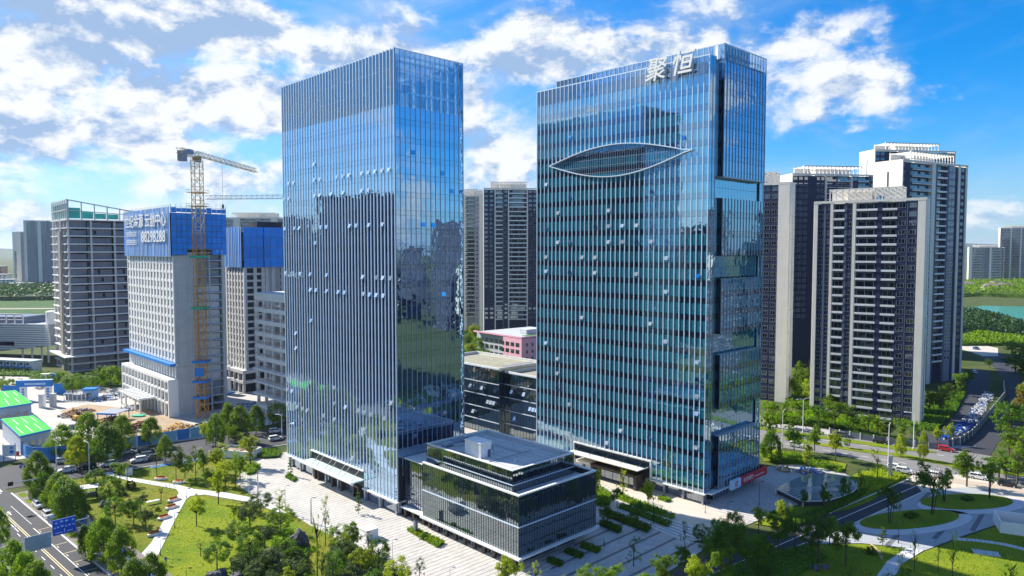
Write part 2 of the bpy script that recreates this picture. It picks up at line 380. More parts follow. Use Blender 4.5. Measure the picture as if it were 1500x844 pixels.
# ================================================================= TOWER ONE
C1 = G(583, 757); C2 = G(1031, 741)
def tower_one():
    t = thing('office_tower', 'tall blue glass office tower with pale vertical fins and no rooftop sign', 'office building', C1, AX)
    W, L, T = 20.5, 55.4, 108.9; nbl, nbr = 38, 14; bl, br = L/nbl, W/nbr
    z0, fh, nf = 3.6, 4.212, 25; crown = z0+fh*22
    b = MB(); b.box(1.1, W-.2, .2, L-.2, 0, 3.3, core_m); b.box(.15, W-.15, .15, L-.15, 3.3, crown-.6, core_m); b.build('core', t)
    MB().box(.15, W-.15, .15, L-.15, crown-.6, crown-.3, roofgrey).build('roof', t)
    p = Panes(t); pc = Panes(t, 'crown_glass_pane', .002)
    for j in range(nf):
        za = z0+j*fh; top = j >= 22
        for i in range(nbl):
            y = (i+.5)*bl; low = 14.6 < y < 40.9 and j == 0
            if low:
                continue
            if top: pc.add('L', (0, y, za+fh/2), bl-.05, fh-.06, g_crown)
            else:
                p.add('L', (0, y, za+.62), bl-.05, 1.18, g_bluesp); p.add('L', (0, y, za+2.73), bl-.05, 2.92, g_blue)
        for i in range(nbr):
            x = (i+.5)*br
            if top: pc.add('R', (x, 0, za+fh/2), br-.05, fh-.06, g_crown)
            elif za > 10:
                p.add('R', (x, 0, za+.62), br-.05, 1.18, g_bluesp); p.add('R', (x, 0, za+2.73), br-.05, 2.92, g_blue)
    for i in range(9):
        p.add('L', (.45, 14.6+(i+.5)*2.92, 5.7), 2.86, 4.1, g_blue)
    for i in range(26): p.add('L', (1.0, (i+.5)*L/26, 1.65), L/26-.06, 3.2, g_shop)
    p.emit(300); pc.emit(160)
    # rear crown glass, seen through the front
    b = MB()
    for q in range(8): b.box(W-.06, W, q*L/8+.03, (q+1)*L/8-.03, crown, T, g_crown)
    for q in range(3): b.box(q*W/3+.03, (q+1)*W/3-.03, L-.06, L, crown, T, g_crown)
    b.build('crown_back_glass', t, kind='stuff')
    b = MB()     # white steel behind the crown glass
    for q in range(10):
        y = 1.2+q*(L-2.4)/9
        b.box(1.0, 1.35, y-.18, y+.18, crown-.3, T-.8, white); b.box(W-1.5, W-1.1, y-.18, y+.18, crown-.3, T-.8, white); b.box(1.0, W-1.1, y-.15, y+.15, T-2.6, T-2.0, white)
    for z in (crown+3.2, crown+7.4, T-1.2):
        b.box(.8, 1.2, .8, L-.8, z, z+.45, white); b.box(1.2, W-1, .8, 1.2, z, z+.45, white)
    for q in range(4): b.box(1.5+q*5, 1.9+q*5, 1.0, 1.4, crown-.3, T-.8, white)
    b.box(6, 14, 14, 38, crown-.3, crown+6.5, conc_w); b.build('crown_frame', t)
    for i in range(nbl+1):
        y = min(max(i*bl, .08), L-.08); lo = 7.9 if 14.5 < y < 41 else 3.6
        fin(t, 'L', 0, y, lo, T+.35, .20, .18, alu)
    for i in range(nbr+1): fin(t, 'R', min(max(i*br, .1), W-.1), 0, 9.5 if i else 3.6, T+.1, .10, .16, alu_mid)
    b = MB(); b.box(-.12, W, -.12, .02, T, T+.25, alu); b.box(-.12, .02, .02, L, T, T+.25, alu); b.box(W-.1, W+.05, .02, L, T, T+.25, alu); b.build('parapet_cap', t)
    b = MB(); b.box(-.75, 1.0, -.55, 14.4, 3.3, 3.58, stone_led); b.box(-.75, 1.0, 41.0, L+.3, 3.3, 3.58, stone_led); b.box(.02, W, -.55, -.12, 3.3, 3.58, stone_led); b.build('ledge', t)
    MB().box(-.5, .1, 14.4, 41, 7.62, 7.88, stone_led).build('beam', t)
    cn = MB().box(-3.7, .3, 14.7, 41.0, 5.15, 5.42, M('canopy_glass', (.62, .76, .74), .12, var=.03, spec=.6)).build('canopy', t)
    MB().box(-3.82, -3.7, 14.6, 41.1, 5.05, 5.5, white).build('edge_beam', cn)
    for i in range(8):
        y = 16.4+i*3.3+(0.7 if i % 2 else -.3); MB().tube([(-.1, y, 7.9), (-2.7, y, 5.45)], .07, black).build('tie_rod', cn)
    for y in (1.0, 8, 14.6, 27.6, 34, 41, 48.2, L-.6): MB().box(.1, .7, y-.3, y+.3, 0, 3.3, alu_mid).build('column', t)
    for y, w in ((18.2, 1.6), (27.5, 4.2), (38.2, 1.6)):
        d = MB(); d.box(-.35, .95, y-w/2-.35, y-w/2, 0, 3.2, brown); d.box(-.35, .95, y+w/2, y+w/2+.35, 0, 3.2, brown); d.box(-.35, .95, y-w/2, y+w/2, 2.75, 3.2, brown)
        dr = d.build('entrance_door', t); MB().box(.7, .78, y-w/2+.03, y-.05, .05, 2.7, g_shop).build('door_leaf', dr); MB().box(.7, .78, y+.05, y+w/2-.03, .05, 2.7, g_shop).build('door_leaf', dr)
    rs = random.Random(3)
    for j in range(1, 21):
        dense = j in (3, 4, 11, 12, 15, 17, 18)
        for i in range(nbl):
            if (i % 2 == 1) and rs.random() < (.5 if dense else .04): sash(t, 'L', 0, (i+.5)*bl, z0+j*fh+2.2, bl-.42, m=g_sash, ang=rs.uniform(.12, .5))
        for i in range(3, nbr):
            if i % 2 == 1 and rs.random() < (.4 if j in (14, 15, 17) else .05): sash(t, 'R', (i+.5)*br, 0, z0+j*fh+2.2, br-.2, m=g_blue, ang=.12)
    return t
T1 = tower_one()

# ================================================================= TOWER TWO
EY0, EY1, EZ = 5.4, 52.0, 87.3
def eye(y):
    if not (EY0 < y < EY1): return None
    s = sin(pi*(y-EY0)/(EY1-EY0)); u = (y-EY0)/(EY1-EY0)
    return EZ-4.6*s, EZ+3.9*s
def tower_two():
    t = thing('office_tower', 'wide glass office tower with an eye-shaped frame on its face and large rooftop characters', 'office building', C2, AX)
    L, T = 57.4, 109.4; nbl = 37; bl = L/nbl; z0, nf = 3.1, 25; fh = (T-z0)/nf
    b = MB(); b.box(1.2, 26, 3.6, L-.2, 0, 3.0, core_m); b.box(.15, 2.75, .15, L-.15, 3.0, T-4.4, core_m); b.box(2.75, 26.2, 3.5, L-.15, 3.0, T-.5, core_m); b.build('core', t)
    p = Panes(t); pc = Panes(t, 'crown_glass_pane', .002)
    for j in range(nf):
        za = z0+j*fh
        for i in range(nbl):
            y = (i+.5)*bl
            if j == 0 and 15.6 < y < 42.3: continue
            if j == nf-1: pc.add('L', (0, y, za+fh/2), bl-.05, fh-.06, g_crown); continue
            p.add('L', (0, y, za+.72), bl-.05, 1.38, g_tealsp); p.add('L', (0, y, za+2.83), bl-.05, 2.78, g_teal)
        for i in range(2):      # return face of the slab
            p.add('R', ((i+.5)*1.37, 0, za+.72), 1.32, 1.38, g_tealsp); p.add('R', ((i+.5)*1.37, 0, za+2.83), 1.32, 2.78, g_teal)
        for i in range(2):      # far strip on the right
            if za > 6: p.add('R', (26.5+(i+.5)*1.1, .6, za+fh/2), 1.05, fh-.06, g_teal)
    for i in range(9): p.add('L', (.4, 15.8+(i+.5)*2.93, 5.4), 2.88, 4.5, g_teal)
    for i in range(27): p.add('L', (1.1, (i+.5)*L/27, 1.5), L/27-.06, 2.9, g_shop)
    for j in range(nf):
        za = z0+j*fh
        for i in range(2): p.add('R', (2.75+(i+.5)*1.12, .9, za+.72), 1.07, 1.38, g_tealsp); p.add('R', (2.75+(i+.5)*1.12, .9, za+2.83), 1.07, 2.78, g_teal)
    # recessed floors between the projecting boxes
    gaps = [(16.6, 23.2), (37.1, 42.0), (56.1, 61.4), (75.8, 80.9)]
    for a, c in gaps:
        n = max(1, round((c-a)/3)); h = (c-a)/n
        for j in range(n):
            for i in range(14): p.add('R', (5+(i+.5)*1.507, .95, a+(j+.5)*h), 1.45, h-.06, g_teal)
    for i in range(14): p.add('R', (5+(i+.5)*1.507, .6, 1.5), 1.44, 2.9, g_shop)
    p.emit(300); pc.emit(37)
    b = MB(); b.box(26.2, 28.6, .75, L-.2, 3.0, T-.3, core_m); b.box(5.0, 26.1, .75, 3.6, 0, 3.0, core_m); b.build('rear_core', t)
    for a, c, top in ((3.0, 16.5, 0), (23.3, 37.0, 0), (42.1, 56.0, 0), (61.5, 75.7, 0), (81.0, 112.9, 1)):
        bx = MB(); 
        ct = c-3.4 if top else c-.5
        bx.box(5.2, 26.0, -.65, 3.49, a, ct, core_m)
        if top: bx.box(5.2, 26.0, 3.51, 54.0, T-.49, ct, core_m)
        else: bx.box(5.0, 26.1, -.85, 3.2, ct+.003, c-.2, roofgrey)
        bo = bx.build('projecting_box', t)
        q = Panes(t, 'glass_pane', .0035); n = max(1, round((c-a)/4.25)); h = (c-a)/n
        for j in range(n):
            cr = top and j == n-1
            for i in range(14):
                xx = 5+(i+.5)*1.507
                if cr: q.add('R', (xx, -.85, a+(j+.5)*h), 1.45, h-.05, g_crown)
                else: q.add('R', (xx, -.85, a+j*h+.7), 1.45, 1.35, g_bluesp if top else g_tealsp); q.add('R', (xx, -.85, a+j*h+1.4+(h-1.42)/2), 1.45, h-1.47, g_blue if top else g_teal)
            q.add('L', (5, .02, a+(j+.5)*h), 1.66, h-.06, g_crown if cr else g_tealsp)
            if top and a+(j+.5)*h > T:
                for i in range(34): q.add('L', (5, 1.7+(i+.5)*1.54, a+(j+.5)*h), 1.49, h-.06, g_crown)
        q.emit(60 if not top else 50, bo)
        for i in range(15):
            link('fin', unit('B', alu_mid), bo, (min(max(5+i*1.507, 5.06), 26.04), -.95, (a+c)/2), None, (.09, .2, c-a))
        if top:
            for i in range(35): link('fin', unit('B', alu), bo, (4.86, 1.7+i*1.54, (T-1+c)/2), None, (.28, .12, c-T+1))
            f = MB(); f.box(4.9, 26.2, -1.0, -.86, c-.12, c+.12, alu); f.box(4.86, 5.0, -.85, 54.1, c-.12, c+.12, alu); f.box(26, 26.2, -.85, 54, c-.12, c+.12, alu); f.build('box_trim', bo); MB().box(4.9, 26.2, -1.2, 3.2, a-.35, a-.02, alu_mid).build('soffit', bo)
            f = MB()
            for i in range(8): f.box(6+i*2.7, 6.3+i*2.7, .5, .8, c-3.6, c-.6, white)
            for i in range(12): f.box(6, 6.3, 3+i*4.2, 3.3+i*4.2, c-3.6, c-.6, white)
            f.box(6, 26, .45, .85, c-1.6, c-1.2, white); f.box(25, 25.3, 1, 54, c-1.6, c-1.2, white); f.build('crown_frame', bo)
    for i in range(nbl+1):
        y = min(max(i*bl, .08), L-.08); lo = 7.9 if 15.6 < y < 42.3 else 3.1; e = eye(y)
        if e and e[1]-e[0] > 1: fin(t, 'L', 0, y, lo, e[0], .19, .18, alu); fin(t, 'L', 0, y, e[1], T+.1, .19, .18, alu)
        else: fin(t, 'L', 0, y, lo, T+.1, .19, .18, alu)
    for x in (1.37, 2.7): fin(t, 'R', x, 0, 3.1, T, .09, .14, alu_mid)
    for x in (26.5, 28.6): fin(t, 'R', x, .6, 3, T, .12, .16, alu)
    b = MB(); b.box(-.1, .02, 0, L, T, T+.25, alu); b.box(.02, 2.75, -.08, .06, T, T+.2, alu); b.box(26.4, 28.7, .5, .66, T, T+.2, alu); b.box(.5, 2.7, .2, L-.2, T-4.3, T-4.1, roofgrey); b.build('parapet_cap', t)
    # the eye: two curved ribs meeting in points
    em = MB(); pu, pl = [], []
    for k2 in range(41):
        y = EY0+(EY1-EY0)*k2/40; s = sin(pi*k2/40); pu.append((-.5, y, EZ+3.9*s)); pl.append((-.5, y, EZ-4.6*s))
    pl[0] = (-.5, EY0-1.2, EZ+.1); pu[0] = (-.5, EY0-1.2, EZ+.1)
    for a in (pu, pl):
        for k2 in range(40):
            A, B = Vector(a[k2]), Vector(a[k2+1])
            n = Vector((0, -(B-A).z, (B-A).y)).normalized()*.125; dx = Vector((.5, 0, 0))
            em.hexa([A-n-dx*.35, A-n+dx, B-n+dx, B-n-dx*.35, A+n-dx*.35, A+n+dx, B+n+dx, B+n-dx*.35], alu)
    e = em.build('eye_frame', t)
    mm = MB()
    for k2 in range(int((EY1-EY0)/.775)):
        y = EY0+k2*.775+.3; q = eye(y)
        if q and q[1]-q[0] > .8: mm.box(-.1, -.03, y-.035, y+.035, q[0], q[1], alu_mid)
    for z in (EZ-3.2, EZ-1.4, EZ+.4, EZ+2.2):
        ys = [EY0+(EY1-EY0)*k2/80 for k2 in range(81)]; ok = [y for y in ys if eye(y) and eye(y)[0] < z < eye(y)[1]]
        if ok: mm.box(-.09, -.03, min(ok), max(ok), z-.04, z+.04, alu_mid)
    mm.build('eye_mullion', e)
    b = MB(); b.box(-.65, 1.0, -.5, 15.6, 2.8, 3.06, stone_led); b.box(-.65, 1.0, 42.4, L+.2, 2.8, 3.06, stone_led); b.box(1.0, 26.3, -1.5, .5, 2.75, 2.98, stone_led); b.build('ledge', t)
    MB().box(-.45, .1, 15.6, 42.4, 7.7, 7.98, stone_led).build('beam', t)
    for y in (15.7, 42.3): MB().box(-.45, .1, y-.12, y+.12, 2.9, 7.7, stone_led).build('side_post', t)
    cn = MB().box(-5.2, -.5, 16.2, 40.5, 6.0, 6.25, M('canopy_cream', (.74, .70, .62), .5, var=.05)).build('canopy', t)
    MB().box(-2.3, .3, 16.2, 40.5, 6.4, 6.46, g_crown).build('glass_strip', cn)
    for i in range(5): MB().tube([(-.1, 17.6+i*5.4, 8.0), (-3.6, 17.6+i*5.4, 6.3)], .07, black).build('tie_rod', cn)
    pt = MB(); pt.box(-3.4, -.2, 18.5, 33, 3.3, 4.0, brown); pt.box(-3.4, .6, 18.0, 18.9, 0, 4.0, brown); pt.box(-3.4, .6, 32.6, 33.4, 0, 4.0, brown); pb = pt.build('entrance_portal', t)
    MB().box(-3.6, -.5, 33.5, 38.5, 3.5, 4.2, M('canopy_cream', (.74, .70, .62))).build('side_lobby_roof', t)
    for i in range(5): MB().box(-1.5, -1.42, 19.1+i*2.7, 21.6+i*2.7, .05, 3.2, g_shop).build('door_leaf', pb)
    for i in range(11): MB().box(.2, .7, .6+i*5.6-.25, .6+i*5.6+.25, 0, 2.8, alu_mid).build('column', t)
    for i in range(15): fin(t, 'R', 5.1+i*1.5, .55, 0, 2.75, .12, .2, alu_mid, 'mullion')
    rs = random.Random(5)
    for j in range(1, 22):
        dense = j in (13, 14, 16, 17); top = j >= 18
        for i in range(nbl):
            y = (i+.5)*bl; z = z0+j*fh+2.5; e2 = eye(y)
            if e2 and e2[0]-2 < z < e2[1]+2: continue
            if i % 3 == 1 and rs.random() < (.55 if j in (12, 14, 15) else .07 if top else .17): sash(t, 'L', 0, y, z, bl-.5, m=g_sash if rs.random() < .75 else g_blue, ang=rs.uniform(.12, .5))
    return t
T2 = tower_two()
# rooftop characters
def roof_sign():
    s = thing('rooftop_sign', 'pair of large white steel characters on the edge of the wide tower roof', 'sign', to_world(T2, (-.9, 0, 0)), AX)
    for ch, y, z in (('聚', 14.9, 108.0), ('恒', 7.2, 108.2)):
        me = text_mesh(ch, 6.2, .22, white, bold=.06, shear=.22)
        link('character', me, s, (-.2, y, z), (pi/2, 0, -pi/2))
    b = MB()
    for y in (5.0, 7.2, 9.4, 12.6, 14.9, 17.2): b.bar((-.02, y, 104.8), (-.02, y, 110.9), .12, greymetal); b.bar((-.02, y, 109.6), (2.2, y, 109.4), .1, greymetal)
    b.build('support_frame', s)
roof_sign()
def bank_sign():
    p0 = to_world(T2, (0, 0, 0)); s = thing('bank_sign', 'red and white bank sign band wrapped round the base of the wide tower', 'sign', p0, AX)
    red = M('sign_red', (.62, .02, .03), .4, var=.03); b = MB()
    b.box(14.2, 28.6, -2.1, -1.55, 2.2, 4.3, red); b.box(28.2, 28.6, -1.55, 2.2, 2.2, 4.3, red); b.build('red_band', s)
    pan = MB().box(9.4, 14.19, -2.2, -1.55, 2.1, 4.45, M('sign_pale_blue', (.55, .72, .86), .4, var=.02)).build('logo_panel', s)
    lg = MB(); n = 20
    for k2 in range(n):
        a0 = .55+k2*(2*pi-1.1)/n; a1 = .55+(k2+1)*(2*pi-1.1)/n
        lg.hexa([(12.0+.75*cos(a0), -2.24, 3.3+.75*sin(a0)), (12.0+.45*cos(a0), -2.24, 3.3+.45*sin(a0)), (12.0+.45*cos(a1), -2.24, 3.3+.45*sin(a1)), (12.0+.75*cos(a1), -2.24, 3.3+.75*sin(a1)),
                 (12.0+.75*cos(a0), -2.2, 3.3+.75*sin(a0)), (12.0+.45*cos(a0), -2.2, 3.3+.45*sin(a0)), (12.0+.45*cos(a1), -2.2, 3.3+.45*sin(a1)), (12.0+.75*cos(a1), -2.2, 3.3+.75*sin(a1))], red)
    lg.box(11.85, 12.5, -2.24, -2.2, 3.2, 3.4, red); lg.build('emblem', pan)
    link('lettering', text_mesh('长沙银行', 1.3, .04, white, bold=.0, spacing=1.12), s, (18.2, -2.14, 3.25), (pi/2, 0, 0))
    link('lettering', text_mesh('BANK OF CHANGSHA', .5, .04, white, bold=.0), s, (24.2, -2.14, 3.1), (pi/2, 0, 0))
bank_sign()

# ================================================================= PODIUM AND LINK
def podium():
    t = thing('podium_building', 'low dark glass pavilion with a stepped flat roof beside the towers', 'office building', C1, AX)
    x0, x1, y0, y1, zt = .5, 24.0, -40.3, -9.2, 14.75
    b = MB(); b.box(x0+1.6, x1-4.5, y0+2.2, y1, 0, 2.3, core_m); b.box(x0+.15, x1-.15, y0+.15, y1, 2.3, 13.3, core_m); b.build('core', t)
    MB().box(x0+.3, x1-.3, y0+.3, y1-.3, 13.301, 13.5, roofgrey).build('terrace', t)
    b = MB(); b.box(x0-.12, x0+.45, y0-.12, y1+.1, zt, zt+.3, stone_led); b.box(x0+.45, x1+.12, y0-.12, y0+.45, zt, zt+.3, stone_led); b.box(x1-.45, x1+.12, y0+.45, y1, zt, zt+.3, stone_led); b.build('parapet_cap', t)
    b = MB(); b.box(x0+.1, x0+.4, y0+.1, y1, 13.5, zt-.003, core_m); b.box(x0+.4, x1-.1, y0+.1, y0+.4, 13.5, zt-.003, core_m); b.box(x1-.4, x1-.1, y0+.4, y1, 13.5, zt-.003, core_m); b.build('parapet', t)
    b = MB(); b.box(x0-.75, x0+1.7, y0-.75, y1+.3, 2.25, 2.65, stone_led); b.box(x0+1.7, x1+.5, y0-.75, y0+1.9, 2.25, 2.65, stone_led); b.build('ledge', t)
    MB().box(x0-.22, x0-.06, y0-.2, y1, 8.55, 8.75, alu).build('band', t); MB().box(x0, x1, y0-.22, y0-.06, 8.55, 8.75, alu).build('band', t)
    p = Panes(t, 'glass_pane', .005)
    nl, nr = 42, 32; wl, wr = (y1-y0)/nl, (x1-x0)/nr
    for za, zb in ((2.65, 5.6), (5.6, 8.6), (8.7, 10.7), (10.7, 12.7), (12.7, 14.75)):
        for i in range(nl): p.add('L', (x0, y0+(i+.5)*wl, (za+zb)/2), wl-.04, zb-za-.04, g_pod)
        for i in range(nr): p.add('R', (x0+(i+.5)*wr, y0, (za+zb)/2), wr-.04, zb-za-.04, g_pod)
    for i in range(20): p.add('L', (x0+1.55, y0+2.3+(i+.5)*1.42, 1.15), 1.36, 2.2, g_shop)
    p.emit(300)
    for i in range(nl+1): fin(t, 'L', x0, min(max(y0+i*wl, y0+.05), y1-.05), 2.65, zt, .06, .1, pod_mull, 'mullion')
    for i in range(nr+1): fin(t, 'R', min(max(x0+i*wr, x0+.05), x1-.05), y0, 2.65, zt, .06, .1, pod_mull, 'mullion')
    for i in range(10): MB().box(x0+.3, x0+.95, y0+1.2+i*3.1, y0+1.85+i*3.1, 0, 2.25, brown).build('column', t)
    for i, x in enumerate((3.5, 14.5)):
        d = MB(); d.box(x-.9, x+.9, y0+2.0, y0+2.18, 0, 2.2, white); dd = d.build('door', t)
        for q in (-.45, .45): MB().box(x+q-.35, x+q+.35, y0+1.94, y0+1.995, .1, 2.0, g_shop).build('door_leaf', dd)
    for i in range(5):
        y = y0+5.2+i*5.3; dd = MB().box(x0+1.3, x0+1.5, y-1.0, y+1.0, 0, 2.2, white).build('door', t)
        for q in (-.5, .5): MB().box(x0+1.24, x0+1.295, y+q-.4, y+q+.4, .1, 2.0, g_shop).build('door_leaf', dd)
    # upper box
    a0, a1, b0, b1, ut = 3.7, 22.5, -35.2, -6.5, 18.0
    MB().box(a0+.12, a1-.12, b0+.12, b1-.12, 13.5, 17.2, core_m).build('upper_core', t); MB().box(a0+.3, a1-.3, b0+.3, b1-.3, 17.201, 17.35, roofgrey).build('roof', t)
    q = Panes(t, 'upper_glass_pane', .005); nl2, nr2 = 38, 25
    for i in range(nl2): q.add('L', (a0, b0+(i+.5)*(b1-b0)/nl2, 16.5), (b1-b0)/nl2-.04, 2.9, g_pod); q.add('L', (a0, b0+(i+.5)*(b1-b0)/nl2, 14.3), (b1-b0)/nl2-.04, 1.3, g_pod)
    for i in range(nr2): q.add('R', (a0+(i+.5)*(a1-a0)/nr2, b0, 16.5), (a1-a0)/nr2-.04, 2.9, g_pod); q.add('R', (a0+(i+.5)*(a1-a0)/nr2, b0, 14.3), (a1-a0)/nr2-.04, 1.3, g_pod)
    q.emit(140)
    for i in range(nl2+1): fin(t, 'L', a0, b0+.04+i*(b1-b0-.08)/nl2, 13.6, ut, .05, .09, pod_mull, 'upper_mullion')
    for i in range(nr2+1): fin(t, 'R', a0+.04+i*(a1-a0-.08)/nr2, b0, 13.6, ut, .05, .09, pod_mull, 'upper_mullion')
    b = MB(); b.box(a0-.1, a0+.4, b0-.1, b1+.1, ut, ut+.2, stone_led); b.box(a0+.4, a1+.1, b0-.1, b0+.4, ut, ut+.2, stone_led); b.box(a1-.4, a1+.1, b0+.4, b1+.1, ut, ut+.2, stone_led); b.box(a0+.4, a1-.4, b1-.4, b1+.1, ut, ut+.2, stone_led)
    b.box(a0-.18, a0-.05, b0-.18, b1, 15.0, 15.15, alu); b.box(a0, a1, b0-.18, b0-.05, 15.0, 15.15, alu); b.build('upper_trim', t)
    b = MB(); b.box(a0+.1, a0+.35, b0+.1, b1-.1, 17.35, ut-.003, roofgrey); b.box(a0+.35, a1-.1, b0+.1, b0+.35, 17.35, ut-.003, roofgrey); b.box(a1-.35, a1-.1, b0+.35, b1-.1, 17.35, ut-.003, roofgrey); b.box(a0+.35, a1-.35, b1-.35, b1-.1, 17.35, ut-.003, roofgrey); b.build('upper_parapet', t)
    # stair head and roof plant
    sh = MB().box(6.2, 9.4, -22.5, -17.2, 17.35, 20.6, conc_w).build('stair_head', t); MB().box(6.1, 9.5, -22.6, -17.1, 20.6, 20.8, white).build('coping', sh); MB().box(8.3, 9.2, -22.53, -22.4, 17.36, 19.0, alu_dark).build('door', sh)
    for (x, y, sx, sy, h) in ((12.6, -17.4, 2.6, 1.7, 1.0), (7.5, -9.5, 2.2, 1.6, .9), (13, -9.0, 1.2, 1.2, 1.3)):
        u = MB(); u.box(x-sx/2, x+sx/2, y-sy/2, y+sy/2, 17.6, 17.35+h, greymetal)
        for q in range(5): u.box(x-sx/2+.1+q*sx/5.2, x-sx/2+.25+q*sx/5.2, y-sy/2-.05, y-sy/2-.003, 17.7, 17.25+h, alu_dark)
        u.box(x-sx/2, x+sx/2, y-sy/2+.1, y-sy/2+.3, 17.35, 17.597, black); u.box(x-sx/2, x+sx/2, y+sy/2-.3, y+sy/2-.1, 17.35, 17.597, black); u.build('roof_unit', t)
    b = MB(); b.box(9.8, 14.5, -8.9, -7.6, 17.35, 18.0, alu_mid); b.tube([(9, -12, 17.8), (15, -12, 17.8), (15, -8, 17.8)], .18, alu_mid); b.build('duct', t)
    for i in range(9): MB().box(a0+1+i*2.05, a0+1.07+i*2.05, b0+.5, b1-.5, 17.352, 17.375, alu_dark).build('roof_seam', t)
    for i in range(5): MB().box(a0+.6, a1-.6, b0+3+i*5.4, b0+3.07+i*5.4, 17.377, 17.385, alu_dark).build('roof_seam', t)
    for (x, y) in ((17, -12), (18.5, -20), (9.5, -30), (16, -29), (20.5, -33)): MB().tube([(x, y, 17.35), (x, y, 18.1), (x, y, 18.25)], [.16, .16, .3], greymetal, 8).build('vent_pipe', t)
    MB().box(6, 19, -25.6, -25.4, 17.42, 17.55, alu_mid).build('cable_tray', t); MB().box(15.8, 16.0, -25.3, -8, 17.42, 17.55, alu_mid).build('cable_tray', t)
    # link to the tower
    b = MB(); b.box(2.0, 20, -9.15, -.62, 0, 13.0, core_m); b.build('link_core', t); MB().box(1.6, 20, -9.15, -.3, 13.7, 13.95, stone_led).build('link_cap', t); MB().box(2.2, 20, -9.1, -.7, 13.003, 13.15, roofgrey).build('link_roof', t)
    l = Panes(t, 'link_glass_pane', .005)
    for za, zb, mm in ((2.7, 5.2, g_shop), (5.2, 7.8, g_shop), (7.8, 10.7, g_pod), (10.7, 13.7, g_pod)):
        for i in range(10): l.add('L', (1.85, -9.1+(i+.5)*.86, (za+zb)/2), .82, zb-za-.04, mm)
    l.emit(40)
    for i in range(11): fin(t, 'L', 1.85, -9.05+i*.855, 2.7, 13.7, .06, .1, pod_mull, 'link_mullion')
    for y in (-8.4, -4.6, -1.4): MB().box(1.0, 1.7, y-.35, y+.35, 0, 2.4, brown).build('column', t)
    MB().box(.2, 2.0, -9.4, -.8, 2.4, 2.68, stone_led).build('link_ledge', t)
podium()
# ================================================================= ANNEX, SCHOOL
def annex():
    p0 = G(742, 643); t = thing('annex_building', 'mid-rise dark glass block with a gravel roof between the two towers', 'office building', p0, AX)
    zt = Zat(G(731, 640), 541); L, W = 26.0, 22.0
    # two leaves: the left one steps forward
    for (y0, y1, x0, top) in ((3.5, L+14, 0.0, zt), (-14, 3.4, 2.6, zt-1.2)):
        b = MB(); b.box(x0+.15, W, y0+.1, y1, 0, top-.9, core_m); b.build('core', t)
        MB().box(x0+.3, W-.2, y0+.3, y1-.2, top-.9+.003, top-.7, M('gravel_roof', (.30, .29, .22), .95, var=.22, scale=.35, bump=.4)).build('roof', t)
        b = MB(); b.box(x0-.1, x0+.4, y0, y1, top, top+.35, stone_led); b.box(x0+.4, W, y0, y0+.4, top, top+.35, stone_led); b.box(W-.4, W, y0+.4, y1, top, top+.35, stone_led); b.box(x0+.4, W-.4, y1-.4, y1, top, top+.35, stone_led)
        b.box(W-.35, W-.05, y0+.3, y1-.1, top-.7, top-.003, stone_led); b.box(x0+.3, W-.4, y1-.4, y1-.1, top-.7, top-.003, stone_led); b.build('parapet_cap', t)
        n = round((y1-y0)/1.5); w = (y1-y0)/n; zs = [0.2, 4.6, 9.0, 13.4, 17.8, top]
        zs = [z for z in zs if z < top-1]+[top]
        pp = Panes(t, 'glass_pane', .006)
        for a, c in zip(zs, zs[1:]):
            for i in range(n): pp.add('L', (x0, y0+(i+.5)*w, (a+c)/2), w-.05, c-a-.3, g_pod)
            MB().box(x0-.25, x0+.02, y0, y1, c-.28, c-.03, alu).build('band', t)
            for i in range(8): pp.add('R', (x0+(i+.5)*2.4, y0, (a+c)/2), 2.34, c-a-.1, g_pod)
        pp.emit(140)
        for i in range(n+1): fin(t, 'L', x0, y0+.05+i*(y1-y0-.1)/n, .3, top, .06, .1, pod_mull, 'mullion')
        rs = random.Random(9)
        for i in range(n):
            for q, a in enumerate(zs[1:4]):
                if rs.random() < .13: sash(t, 'L', x0-.2, y0+(i+.5)*w, a+2.2, w-.3, 1.3, .5)
    b = MB()
    for i in range(9): b.box(4+i*1.6, 5.1+i*1.6, 5, 6.2, zt-.7, zt+.4, greymetal)
    b.build('roof_unit', t)
    b = MB()
    for i in range(12): b.bar((5+i, -6, zt-1.9), (5+i, -6, zt-.4), .12, white)
    b.bar((5, -6, zt-.5), (16, -6, zt-.5), .15, white); b.build('railing', t)
annex()
def school():
    p0 = G(764, 533); pink = M('pink_render', (.80, .40, .50), .75, var=.05, streak=.04); gr = M('pale_grey_render', (.50, .52, .55), .8, var=.05)
    t = thing('school_building', 'low pink and grey school building behind the glass annex', 'school', p0, radians(40))
    zt = Zat(p0, 497); b = MB(); b.box(0, 45, 0, 16, 0, zt, pink); b.build('pink_wing', t)
    MB().box(2.5, 44, 16.003, 44, 0, zt+.3, gr).build('grey_wing', t)
    MB().box(.4, 44.5, .4, 43, zt+.301, zt+.45, M('school_roof', (.42, .45, .46), .9, var=.08)).build('roof', t)
    MB().box(8, 24, 3, 9, zt+.45, zt+.6, M('roof_turf', (.05, .16, .03), .95, var=.2)).build('roof_garden', t)
    b = MB(); b.box(-.1, .3, -.1, 44, zt+.3, zt+1.2, pink); b.box(.3, 45, -.1, .3, zt+.3, zt+1.2, pink); b.build('parapet', t)
    MB().box(14, 26, 12, 18, zt+.6, zt+3.2, gr).build('roof_house', t)
    for z in (1.2, 5.2, 9.0):
        for i in range(10):
            if z+2 < zt: link('window', unit('R', g_win), t, (4+i*4, -.06, z+1.1), None, (1.3, 1, 1.9))
        for i in range(9):
            if z+2 < zt: link('window', unit('L', g_win), t, (2.42 if i > 3 else -.06, 3.5+i*4.4, z+1.1), None, (1, 3.0, 2.2))
school()

